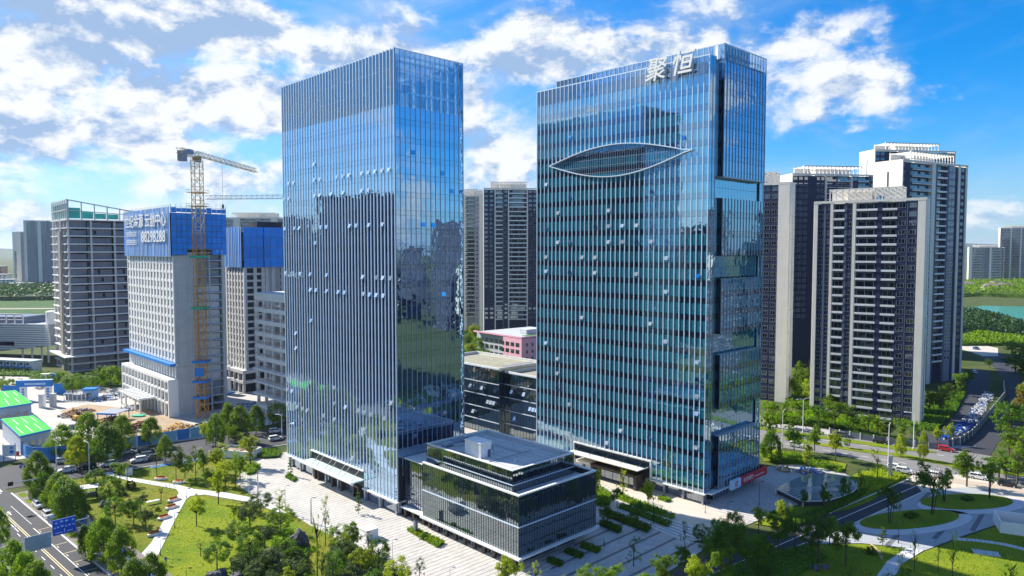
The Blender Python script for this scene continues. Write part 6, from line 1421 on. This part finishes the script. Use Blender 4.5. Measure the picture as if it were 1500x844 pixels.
for i, (x, y, a) in enumerate(((235, 703, 0), (262, 708, 0), (255, 734, .9), (252, 745, .9), (241, 760, .9), (227, 784, .9))):
    t = place('planter_bench', ['orange-topped white bench at the left of the upper path', 'orange-topped white bench above the path fork', 'white bench nearest the fork on the lower path', 'second white bench down the lower path', 'third white bench down the lower path', 'lowest white bench on the lower path'][i], 'bench', x, y, a)
    MB().prism([(1.7*cos(k2*pi/6), .75*sin(k2*pi/6)) for k2 in range(12)], .06, .55, white).build('body', t); 
    for k2 in range(5): MB().box(-1.1+k2*.45, -.72+k2*.45, -.5, .5, .553, .66, M('bench_timber', (.50, .16, .05), .6, objvar=.1)).build('slat', t)
    MB().box(-1.0, 1.0, .35, .48, .66, 1.0, M('bench_timber', (.50, .16, .05))).build('backrest', t)
t = place('picnic_bench', 'white slatted garden bench on the grass left of the lower path', 'bench', 224, 738, .7)
for k2 in range(4): MB().box(-1.5, 1.5, -.5+k2*.26, -.3+k2*.26, .7, .78, white).build('slat', t)
for x in (-1.3, 1.3):
    for y in (-.7, .7): MB().bar((x, y, 0), (x, y*.3, .7), .1, white).build('leg', t)
def kiosk():
    t = place('park_kiosk', 'small open park kiosk with a flat white roof', 'kiosk', 127, 730, .5); MB().box(-2.6, 2.6, -1.8, 1.8, 2.8, 3.0, white).build('roof', t)
    for x in (-2.3, 2.3):
        for y in (-1.5, 1.5): MB().box(x-.1, x+.1, y-.1, y+.1, 0, 2.8, black).build('post', t)
    MB().box(-2.2, 2.2, .8, 1.5, 0, 1.1, alu_dark).build('counter', t)
    t = place('park_box', 'small blue-white cabinet beside the upper white path', 'cabinet', 189, 696, .4); MB().box(-.9, .9, -.6, .6, 0, 1.9, white).build('body', t); MB().box(-.95, .95, -.65, .65, 1.9, 2.0, M('pale_blue', (.5, .64, .8))).build('lid', t)
    t = place('plaza_box', 'white box-shaped kiosk standing on the striped plaza', 'kiosk', 541, 788, AX); MB().box(-1.6, 1.4, -1.4, 1.4, .05, 2.2, white).build('body', t); MB().box(-1.7, 1.5, -1.5, 1.5, 2.2, 2.32, white).build('lid', t)
    t = place('monument_post', 'dark square post in the plaza planting bed', 'post', 609, 782, AX); MB().box(-.35, .35, -.35, .35, 0, 3.2, alu_dark).build('shaft', t); MB().box(-.42, .42, -.42, .42, 3.2, 3.35, black).build('cap', t)
    t = place('monument_post', 'tall grey notched monument post on the sunlit hedge', 'post', 1304, 702, AX); MB().box(-.55, .55, -.3, .3, 0, 6.6, alu_mid).build('shaft', t)
    for k2 in range(9): MB().box(-.62, .62, -.36, .36, 1.2+k2*.6, 1.35+k2*.6, alu_dark).build('notch', t)
    t = place('planter_wall', 'raised white walled planter behind the leaning yellow tree', 'planter', 352, 668, radians(-16))
    b = MB(); b.box(-5.5, 5.5, -3, -2.7, 0, 2.4, conc_w); b.box(-5.5, 5.5, 2.7, 3, 0, 2.4, conc_w); b.box(-5.5, -5.2, -2.7, 2.7, 0, 2.4, conc_w); b.box(5.2, 5.5, -2.7, 2.7, 0, 2.4, conc_w); b.build('wall', t); MB().box(-5.2, 5.2, -2.7, 2.7, 1.6, 1.9, earth).build('soil', t)
    MB().box(-.3, .3, -2.9, 2.9, 2.41, 2.6, greymetal).build('beam', t)
kiosk()
def ramp():
    t = thing('ramp_roof', 'flat glass roof over the sunken ramp on the right plaza', 'canopy', (0, 0, 0))
    P = [G(1136, 724), G(1176, 704), G(1200, 702), G(1225, 704), G(1243, 708), G(1254, 714), G(1256, 721), G(1250, 728), G(1234, 735), G(1212, 742), G(1176, 743)]; z = 1.5
    gl = glass('ramp_glass', (.12, .20, .20), (.20, .28, .27), f0=.06, thr=.4)
    c = sum(P, Vector())/len(P); Q = P if sum(a.x*q.y-q.x*a.y for a, q in zip(P, P[1:]+P[:1])) > 0 else P[::-1]
    MB().prism([(p.x, p.y) for p in Q], z, z+.1, gl).build('glass_roof', t)
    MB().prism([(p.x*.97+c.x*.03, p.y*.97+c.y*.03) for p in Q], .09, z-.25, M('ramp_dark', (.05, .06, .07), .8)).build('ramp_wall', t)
    b = MB()
    for a, q in zip(P, P[1:]+P[:1]): b.bar((a.x, a.y, z-.05), (q.x, q.y, z-.05), .22, white)
    b.build('frame', t)
    for a in P[::2]: MB().box(a.x-.12, a.x+.12, a.y-.12, a.y+.12, 0, z-.16, white).build('post', t)
    for i in range(1, 7):
        u = i/7; a = P[0].lerp(P[10], u); q = P[1].lerp(P[9], u) if False else a.lerp(c, 1.6); MB().bar((a.x, a.y, z+.13), (q.x, q.y, z+.13), .07, greymetal).build('glazing_bar', t)
ramp()
def enclosure():
    t = place('vent_enclosure', 'white walled vent enclosure at the right edge of the lawn', 'enclosure', 1465, 781, radians(-24))
    b = MB(); b.box(0, 16, 0, .35, 0, 2.6, white); b.box(0, .35, .35, 8, 0, 2.6, white); b.box(.35, 16, 7.65, 8, 0, 2.6, white); b.build('wall', t); MB().box(.35, 16, .35, 7.65, .05, .3, black).build('floor_grille', t)
    for i in range(16):
        u = i/15; x = 1399+u*101; y = 790-6*sin(u*2.2)+u*20
        tag(link('stepping_stone', unit('B', stepstone), None, G(x, y)+Vector((0, 0, .06)), (0, 0, -.4-u*.5), (.75, 1.5, .14)), 'pale stepping stone, %s from the left in the curved row across the lawn' % ORD[i], 'stepping stone', 'stepping stones across the lawn')
    t = place('ground_grate', 'pale slatted ground grate set in the lawn', 'grate', 1445, 811, radians(-22))
    for i in range(8): MB().box(-2.4+i*.6, -1.9+i*.6, -1.2, 1.2, .04, .16, stepstone).build('slat', t)
    b = MB(); b.box(-2.5, 2.4, -1.32, -1.21, .03, .17, greymetal); b.box(-2.5, 2.4, 1.21, 1.32, .03, .17, greymetal); b.build('frame', t)
enclosure()
def wall_line(name, label, cat, pts, h, th, m, piece, pw=4.0, posts=None, z0=0.0):
    t = thing(name, label, cat, (0, 0, 0)); P = [G(*p) for p in pts]
    for a, b in zip(P, P[1:]):
        n = max(1, round((b-a).length/pw)); d = (b-a)/n
        for i in range(n):
            p = a+d*i; q = a+d*(i+.985); mid = (p+q)/2; mm = m if not isinstance(m, tuple) else m[i % len(m)]
            link(piece, unit('B', mm), t, (mid.x, mid.y, z0+h/2), (0, 0, atan2(d.y, d.x)), ((q-p).length, th, h))
            if posts: link('post', unit('B', posts), t, (p.x, p.y, (h+.25)/2), (0, 0, atan2(d.y, d.x)), (.3, th+.2, h+.25))
    return t
hoard = M('hoarding_blue', (.03, .22, .58), .5, var=.08, scale=.3); hoard_p = M('hoarding_pale', (.22, .45, .62), .6, var=.12, scale=.3); hoard_g = M('hoarding_grey', (.36, .42, .46), .7, var=.12)
wall_line('site_hoarding', 'curved bright blue hoarding round the site corner at the crossing', 'hoarding', [(33, 666), (38, 671), (50, 675), (70, 675), (100, 671), (128, 664)], 4.0, .15, hoard, 'panel', 3)
wall_line('site_hoarding', 'long faded blue and grey hoarding along the cross street', 'hoarding', [(128, 664), (180, 657), (240, 648), (297, 639), (336, 632), (372, 628)], 3.4, .15, (hoard_p, hoard, hoard_p, hoard_g), 'panel', 4)
wall_line('site_hoarding', 'dark hoarding running away from the crossing left of the green-roofed huts', 'hoarding', [(33, 666), (8, 632), (-20, 605)], 3.0, .15, hoard_g, 'panel', 4)
wall_line('site_hoarding', 'blue boards either side of the site gate', 'hoarding', [(4, 580), (29, 581)], 4.6, .2, blue_pt, 'panel', 3); wall_line('site_hoarding', 'blue boards right of the site gate', 'hoarding', [(79, 578), (97, 576)], 4.6, .2, blue_pt, 'panel', 3)
wall_line('yard_fence', 'white-posted dark fence curving round the bicycle yard', 'fence', [(1384, 656), (1406, 652), (1424, 640), (1440, 622), (1458, 600), (1472, 582), (1470, 564)], 2.4, .12, alu_dark, 'panel', 4.5, conc_w)
wall_line('yard_fence', 'dark railing in front of the nearest apartment tower', 'fence', [(1215, 636), (1260, 644), (1320, 653), (1380, 659)], 2.0, .06, alu_dark, 'panel', 3.5, conc_w)
t = wall_line('yard_gate', 'pale gate panel at the corner of the bicycle yard', 'gate', [(1376, 658), (1389, 658)], 3.0, .12, M('gate_grey', (.42, .47, .55), .5), 'panel', 4.0, alu_dark)
def site_things():
    t = place('site_gate', 'blue and white site entrance gate with a lettered beam', 'gate', 35, 586, radians(8)); w = (G(75, 582)-G(35, 586)).length
    for x in (0, w): MB().box(x-1.2, x+1.2, -.5, .5, 0, 5.6, white).build('post', t)
    for x in (0, w):
        for k2 in range(4): MB().box(x-.5, x+.5, -.56, -.503, .9+k2*1.1, 1.6+k2*1.1, blue_pt).build('character_panel', t)
    MB().box(-2.6, w+1.6, -.7, .7, 5.6, 8.2, blue_pt).build('beam', t); MB().box(-2.7, w+1.7, -.8, .8, 8.2, 8.5, M('pale_blue', (.5, .64, .8))).build('coping', t); b = MB()
    for k2 in range(11): b.box(w*.08+k2*w*.078, w*.08+k2*w*.078+.7, -.76, -.703, 6.4, 7.2, M('pale_blue', (.5, .64, .8)))
    b.build('legend', t)
    for i, (x, y) in enumerate(((62, 597), (78, 596))):
        t = place('marker_post', ['pale square pillar left of a pair in the site yard', 'grey square pillar right of a pair in the site yard'][i], 'pillar', x, y); MB().box(-.9, .9, -.9, .9, 0, 5.2, [conc_w, conc][i]).build('shaft', t); MB().box(-1, 1, -1, 1, 5.2, 5.4, conc).build('cap', t)
    t = place('wash_bay', 'white tubular wheel-wash frame beside the site gate', 'frame', 94, 588, radians(6))
    for x in range(6): MB().tube([(x*1.7, 0, 0), (x*1.7, 0, 3.2), (x*1.7, 3, 3.2), (x*1.7, 3, 0)], .12, white).build('hoop', t)
    for z in (.4, 3.2): MB().box(-.1, 8.6, -.1, .1, z-.1, z+.1, white).build('rail', t)
    MB().box(0, 8.5, 1.4, 1.5, .2, 2.4, alu_dark).build('screen', t)
    t = place('guard_hut', 'blue guard hut right of the wheel-wash frame', 'hut', 121, 586, radians(6)); MB().box(0, 4.6, 0, 4, 0, 4.0, M('hut_blue', (.22, .42, .66), .5)).build('wall', t); MB().box(-.4, 5.0, -.4, 4.4, 4.0, 4.6, blue_pt).build('roof', t); link('window', unit('R', g_win), t, (2.3, -.05, 2.1), None, (2.4, 1, 1.4))
    for lb, qd, h in (('farther green-roofed site hut at the left edge', [(-20, 601), (-10, 628), (49, 618), (24, 597)], 6.5), ('nearer green-roofed site hut at the crossing', [(2, 640), (30, 668), (78, 656), (50, 634)], 5.6)):
        P = [G(*p) for p in qd]; t = thing('site_hut', lb, 'site hut', (0, 0, 0)); c = sum(P, Vector())/4
        Pl = P if sum(a.x*b.y-b.x*a.y for a, b in zip(P, P[1:]+P[:1])) > 0 else P[::-1]
        MB().prism([(p.x*.94+c.x*.06, p.y*.94+c.y*.06) for p in Pl], 0, h, M('hut_wall', (.40, .48, .58), .6)).build('wall', t)
        MB().prism([(p.x, p.y) for p in Pl], h, h+.5, M('hut_fascia', (.02, .22, .60), .5)).build('fascia', t)
        MB().prism([(p.x*.97+c.x*.03, p.y*.97+c.y*.03) for p in Pl], h+.501, h+.56, M('turf_carpet', (.03, .62, .05), .9, var=.08, scale=.4)).build('green_roof', t)
        for k2 in range(6):
            u = .15+k2*.14; a = P[0].lerp(P[3], u); b = P[1].lerp(P[2], u); q0 = a.lerp(b, .1 if k2 % 2 else .55); q1 = a.lerp(b, .45 if k2 % 2 else .92); MB().bar((q0.x, q0.y, h+.58), (q1.x, q1.y, h+.58), .22, white, .04).build('roof_line', t)
        for k2 in range(4):
            a = P[1].lerp(P[2], .1+k2*.22); b = P[1].lerp(P[2], .24+k2*.22); MB().bar((a.x*.94+c.x*.06, a.y*.94+c.y*.06, h*.5), (b.x*.94+c.x*.06, b.y*.94+c.y*.06, h*.5), .12, g_win, 2.0).build('window', t)
    def heap(label, px, py, w, d, h, mats, n, seed):
        rs = random.Random(seed); b = MB(); c = G(px, py); s = px2m(c)
        for i in range(n):
            a = rs.random()*6.28; r = sqrt(rs.random()); x, y = cos(a)*r*w*s/2, sin(a)*r*d*s/2; z = h*(1-r*r)*rs.random()+.1; v = Vector((rs.gauss(0, 1), rs.gauss(0, 1), rs.gauss(0, .25))).normalized()*rs.uniform(.4, 2.2); p = Vector((x, y, z)); b.bar(p-v*.5, p+v*.5, rs.uniform(.12, .5), mats[i % len(mats)], rs.uniform(.08, .4))
        o = b.build('scrap_heap'); o.location = c; tag(o, label, 'scrap heap')
    tim = M('scrap_timber', (.46, .24, .07), .8, var=.2); yl = M('scrap_yellow', (.62, .36, .04), .7, var=.2); rust = M('scrap_rust', (.14, .07, .05), .9, var=.2)
    heap('yellow and orange scrap timber heap below the netted tower', 262, 632, 42, 60, 2.6, [yl, tim, yl, conc_w, tim], 420, 1); heap('dark rusty steel heap between the street trees', 200, 628, 36, 70, 2.0, [rust, rust, tim, black], 300, 2)
    heap('stacked formwork pieces along the edge of the bare earth', 112, 606, 40, 60, 1.2, [rust, conc_d, tim], 260, 3); heap('dark scaffold heap at the foot of the crane', 292, 628, 30, 60, 1.6, [rust, black, conc_d, white], 200, 4); heap('grey rubble pile before the white site porch', 190, 599, 26, 40, 1.2, [conc_d, conc], 160, 5); heap('mixed rubble in the yard between the unfinished frames', 358, 597, 40, 70, 1.4, [conc_w, conc, rust, blue_pt], 240, 6); heap('white plastic sheeting pile by the cross street', 394, 617, 44, 40, 1.8, [white, conc_w, M('pale_blue', (.5, .64, .8))], 260, 7)
    heap('brown steel pile under the roofed stores shed', 160, 618, 40, 60, 1.5, [rust, tim, black], 220, 8); heap('stacked boards and blue drums beside the guard hut', 160, 583, 40, 60, 1.3, [conc_d, blue_pt, black, white], 200, 9); heap('crates left on the sunlit plaza edge by the verge', 1185, 692, 38, 26, 1.0, [white, blue_pt, tim, conc], 130, 10); heap('pale crate pile at the end of the right plaza', 1148, 688, 22, 30, .8, [conc_w, tim], 70, 11)
    t = place('stores_shed', 'open stores shed with a grey and blue roof in the site yard', 'shed', 146, 617, radians(-8)); w = (G(180, 612)-G(146, 617)).length
    for k2 in range(4): MB().box(k2*w/4+.05, (k2+1)*w/4-.05, -1.5, 6.0, 3.2, 3.4, M('shed_roof', (.30, .34, .42), .6)).build('roof_panel', t)
    MB().box(0, w, -1.65, -1.503, 2.8, 3.4, blue_pt).build('fascia', t)
    for x in (.2, w/2, w-.2):
        for y in (-1.2, 5.8): MB().box(x-.1, x+.1, y-.1, y+.1, 0, 3.2, blue_pt).build('post', t)
    for lb, x, y, m in (('small yellow excavator on the bare earth of the site', 113, 616, yl), ('yellow digger in the yard by the low concrete frame', 400, 619, yl)):
        t = place('excavator', lb, 'excavator', x, y, 2.5)
        for s in (-.9, .9): MB().box(-1.6, 1.6, s-.3, s+.3, 0, .8, black).build('track', t)
        MB().box(-1.4, 1.0, -1.1, 1.1, .82, 1.9, m).build('body', t); MB().box(.0, 1.2, -1.0, -.1, 1.903, 2.8, carglass).build('cab', t); MB().bar((1.0, .4, 1.4), (3.0, .4, 3.2), .35, m).build('boom', t); MB().bar((3.0, .4, 3.2), (3.9, .4, 1.2), .28, m).build('dipper', t); MB().box(3.5, 4.2, 0, .8, .6, 1.2, black).build('bucket', t)
    t = place('debris_net', 'green debris net spread on the bare earth', 'net', 203, 610); MB().prism([(2.6*cos(k2*.7), 1.6*sin(k2*.7)) for k2 in range(9)], .05, .5, green_net).build('sheet', t)
    t = place('water_tank', 'white and blue round tank behind the crane in the site yard', 'tank', 330, 577); MB().tube([(0, 0, .6), (0, 0, 7), (0, 0, 7.6)], [2.4, 2.4, .8], conc_w, 14).build('tank', t); MB().box(-3, 3, -3, 3, 0, .6, blue_pt).build('base', t)
    t = place('skip_bin', 'blue skip container in the site yard', 'skip', 110, 628, .4); MB().hexa([(-1.4, -.8, 0), (1.4, -.8, 0), (1.4, .8, 0), (-1.4, .8, 0), (-1.8, -1, 1.3), (1.8, -1, 1.3), (1.8, 1, 1.3), (-1.8, 1, 1.3)], M('skip_blue', (.06, .12, .42), .6)).build('body', t); MB().box(-1.9, 1.9, -1.1, 1.1, 1.3, 1.4, black).build('rim', t)
    t = place('white_truck', 'white flat truck parked behind the site gate trees', 'truck', 72, 556, .3); MB().box(-3.5, 1.6, -1.2, 1.2, 1.0, 3.0, white).build('box', t); MB().box(1.7, 3.4, -1.1, 1.1, .6, 2.6, blue_pt).build('cab', t)
    for x in (-2.5, 2.5):
        for y in (-1.05, 1.05): MB().tube([(x, y-.15, .5), (x, y+.15, .5)], .5, tyre, 10).build('wheel', t)
site_things()
# far low buildings: city at the left horizon, villas by the lake
def low_block(label, x, y, w, d, h, m, roof, rz=0, nw=5, fl=3):
    t = thing('low_building', label, 'building', (x, y, 0), rz); MB().box(0, w, 0, d, 0, h, m).build('wall', t)
    if roof == 'hip': MB().hexa([(-1, -1, h), (w+1, -1, h), (w+1, d+1, h), (-1, d+1, h), (w*.2, d*.4, h+4), (w*.8, d*.4, h+4), (w*.8, d*.6, h+4), (w*.2, d*.6, h+4)], M('villa_roof', (.22, .17, .16), .8, var=.1)).build('roof', t)
    else: MB().box(-.4, w+.4, -.4, d+.4, h, h+.8, roofgrey).build('roof', t)
    for j in range(fl):
        for i in range(nw): link('window', unit('R', g_win), t, ((i+.5)*w/nw, -.05, (j+.55)*h/fl), None, (w/nw*.5, 1, h/fl*.5))
brickr = M('far_red_wall', (.42, .26, .22), .8)
for i, (x, y, w, h, m) in enumerate(((-880, 1180, 46, 22, res_white), (-820, 1120, 40, 16, res_white), (-940, 1250, 50, 34, brickr), (-1010, 1320, 60, 30, res_white), (-760, 1080, 34, 12, brickr), (-1100, 1420, 60, 44, res_white), (-840, 1290, 36, 40, res_grey), (-980, 1420, 50, 60, res_grey))):
    low_block(['pale low block', 'white low block', 'reddish block', 'broad pale block', 'reddish low shed', 'tall pale block', 'grey block', 'tall grey block'][i]+' on the far left below the pale apartment towers, '+ORD[i]+' in the cluster', x, y, w, 18, h, m, 'flat', .2, 7, 5)
for i, (x, y) in enumerate(((690, 1050), (735, 1080), (790, 1060), (700, 1130), (765, 1140), (840, 1120), (820, 1010))):
    low_block('brown-roofed villa among the trees beyond the lake, '+ORD[i]+' in the group', x, y, 26, 16, 9, res_cream, 'hip', R(-.4, .4), 5, 2)
# the city on the camera's left, far outside the frame, that the glass mirrors
def skyline():
    rs = random.Random(12); ms = [M('far_block', (.03, .04, .07), .7), M('far_block_mid', (.05, .06, .09), .7), M('far_block_dark', (.02, .025, .045), .7), res_cream]
    for lb, a0, a1, d0, d1, n, hs in (('blocks of the city beyond the left edge of the view', 100, 215, 330, 800, 330, (40, 68)), ('blocks of the city beyond the right edge of the view', -35, 40, 270, 700, 60, (24, 70))):
        b = MB()
        for i in range(n):
            a = radians(rs.uniform(a0, a1)); d = rs.uniform(d0, d1); x, y = cos(a)*d, sin(a)*d*.9+40
            if y > -40 and abs(x)/max(y, 1) < 1.02: continue
            w, dd = rs.uniform(22, 60), rs.uniform(16, 26); h = rs.uniform(*hs) if rs.random() < .88 else rs.uniform(80, 100); m = ms[i % 3] if a0 > 50 else ms[i % 4]; b.box(x, x+w, y, y+dd, 0, h, m)
            for j in range(int(h/3.4)): b.box(x-.3, x+w+.3, y-.3, y+dd+.3, j*3.4, j*3.4+.5, res_grey if a0 < 0 else ms[0])
        o = b.build('distant_buildings', kind='stuff'); tag(o, lb, 'buildings')
skyline()
# ================================================================= PEOPLE
def person(label, px, py, face, top, legs, group=None):
    p = G(px, py); V = [(0, 0, .95), (0, 0, 1.18), (0, 0, 1.42), (0, 0, 1.52), (0, .02, 1.66), (-.2, 0, 1.40), (-.26, .02, 1.12), (-.24, .12, .88), (.2, 0, 1.40), (.26, -.02, 1.12), (.24, .06, .88), (-.1, 0, .9), (-.11, .08, .5), (-.12, .06, .08), (.1, 0, .9), (.11, -.10, .5), (.12, -.2, .1), (-.12, .2, .04), (.12, -.06, .05)]
    Ed = [(0, 1), (1, 2), (2, 3), (3, 4), (2, 5), (5, 6), (6, 7), (2, 8), (8, 9), (9, 10), (0, 11), (11, 12), (12, 13), (0, 14), (14, 15), (15, 16), (13, 17), (16, 18)]
    rad = [.15, .15, .16, .06, .11, .07, .05, .04, .07, .05, .04, .09, .07, .05, .09, .07, .05, .045, .045]
    me = bpy.data.meshes.new('person'); me.from_pydata(V, Ed, []); me.update(); o = link('person', me, None, p+Vector((0, 0, .12)), (0, 0, face)); sk = o.modifiers.new('s', 'SKIN'); su = o.modifiers.new('u', 'SUBSURF'); su.levels = su.render_levels = 1
    for d, r in zip(me.skin_vertices[0].data, rad): d.radius = (r, r*.8)
    me.skin_vertices[0].data[0].use_root = True
    for m in (M('cloth_%d' % int(top[0]*1000), top, .8), M('legs_%d' % int(legs[0]*1000), legs, .8), M('skin', (.46, .28, .20), .6), M('hair', (.015, .012, .01), .6)): me.materials.append(m)
    dg = bpy.context.evaluated_depsgraph_get(); dg.update(); m2 = bpy.data.meshes.new_from_object(o.evaluated_get(dg)); o.modifiers.clear(); o.data = m2
    for f in m2.polygons:
        z = f.center.z; ar = abs(f.center.x) > .19 and z < 1.05; f.material_index = 3 if z > 1.70 or (z > 1.56 and f.center.y < -.02) else 2 if z > 1.47 or ar else 0 if z > .93 else 1; f.use_smooth = True
    tag(o, label, 'person', group)
person('person in blue walking on the park lawn beside the white path', 243, 828, .6, (.03, .12, .45), (.03, .04, .08))
person('person in a pale top standing in the shaded courtyard', 885, 802, -.5, (.30, .42, .52), (.03, .03, .05))
person('person in white standing at the end of the lawn path', 1320, 808, 1.0, (.72, .72, .70), (.08, .08, .09))

# ================================================================= HAZE
def haze():
    m = bpy.data.materials.new('haze'); m.use_nodes = True; t = m.node_tree; t.nodes.clear(); k = NT(t)
    v = k.n('ShaderNodeVolumePrincipled', {'Color': (.72, .84, 1.0, 1), 'Density': HAZE, 'Anisotropy': .2}); k.n('ShaderNodeOutputMaterial', {'Volume': v.outputs[0]})
    b = MB(); b.box(-31000, 31000, -31000, 31000, -1.5, 300, m); b.build('haze', kind='stuff')
HAZE = .00004
haze()
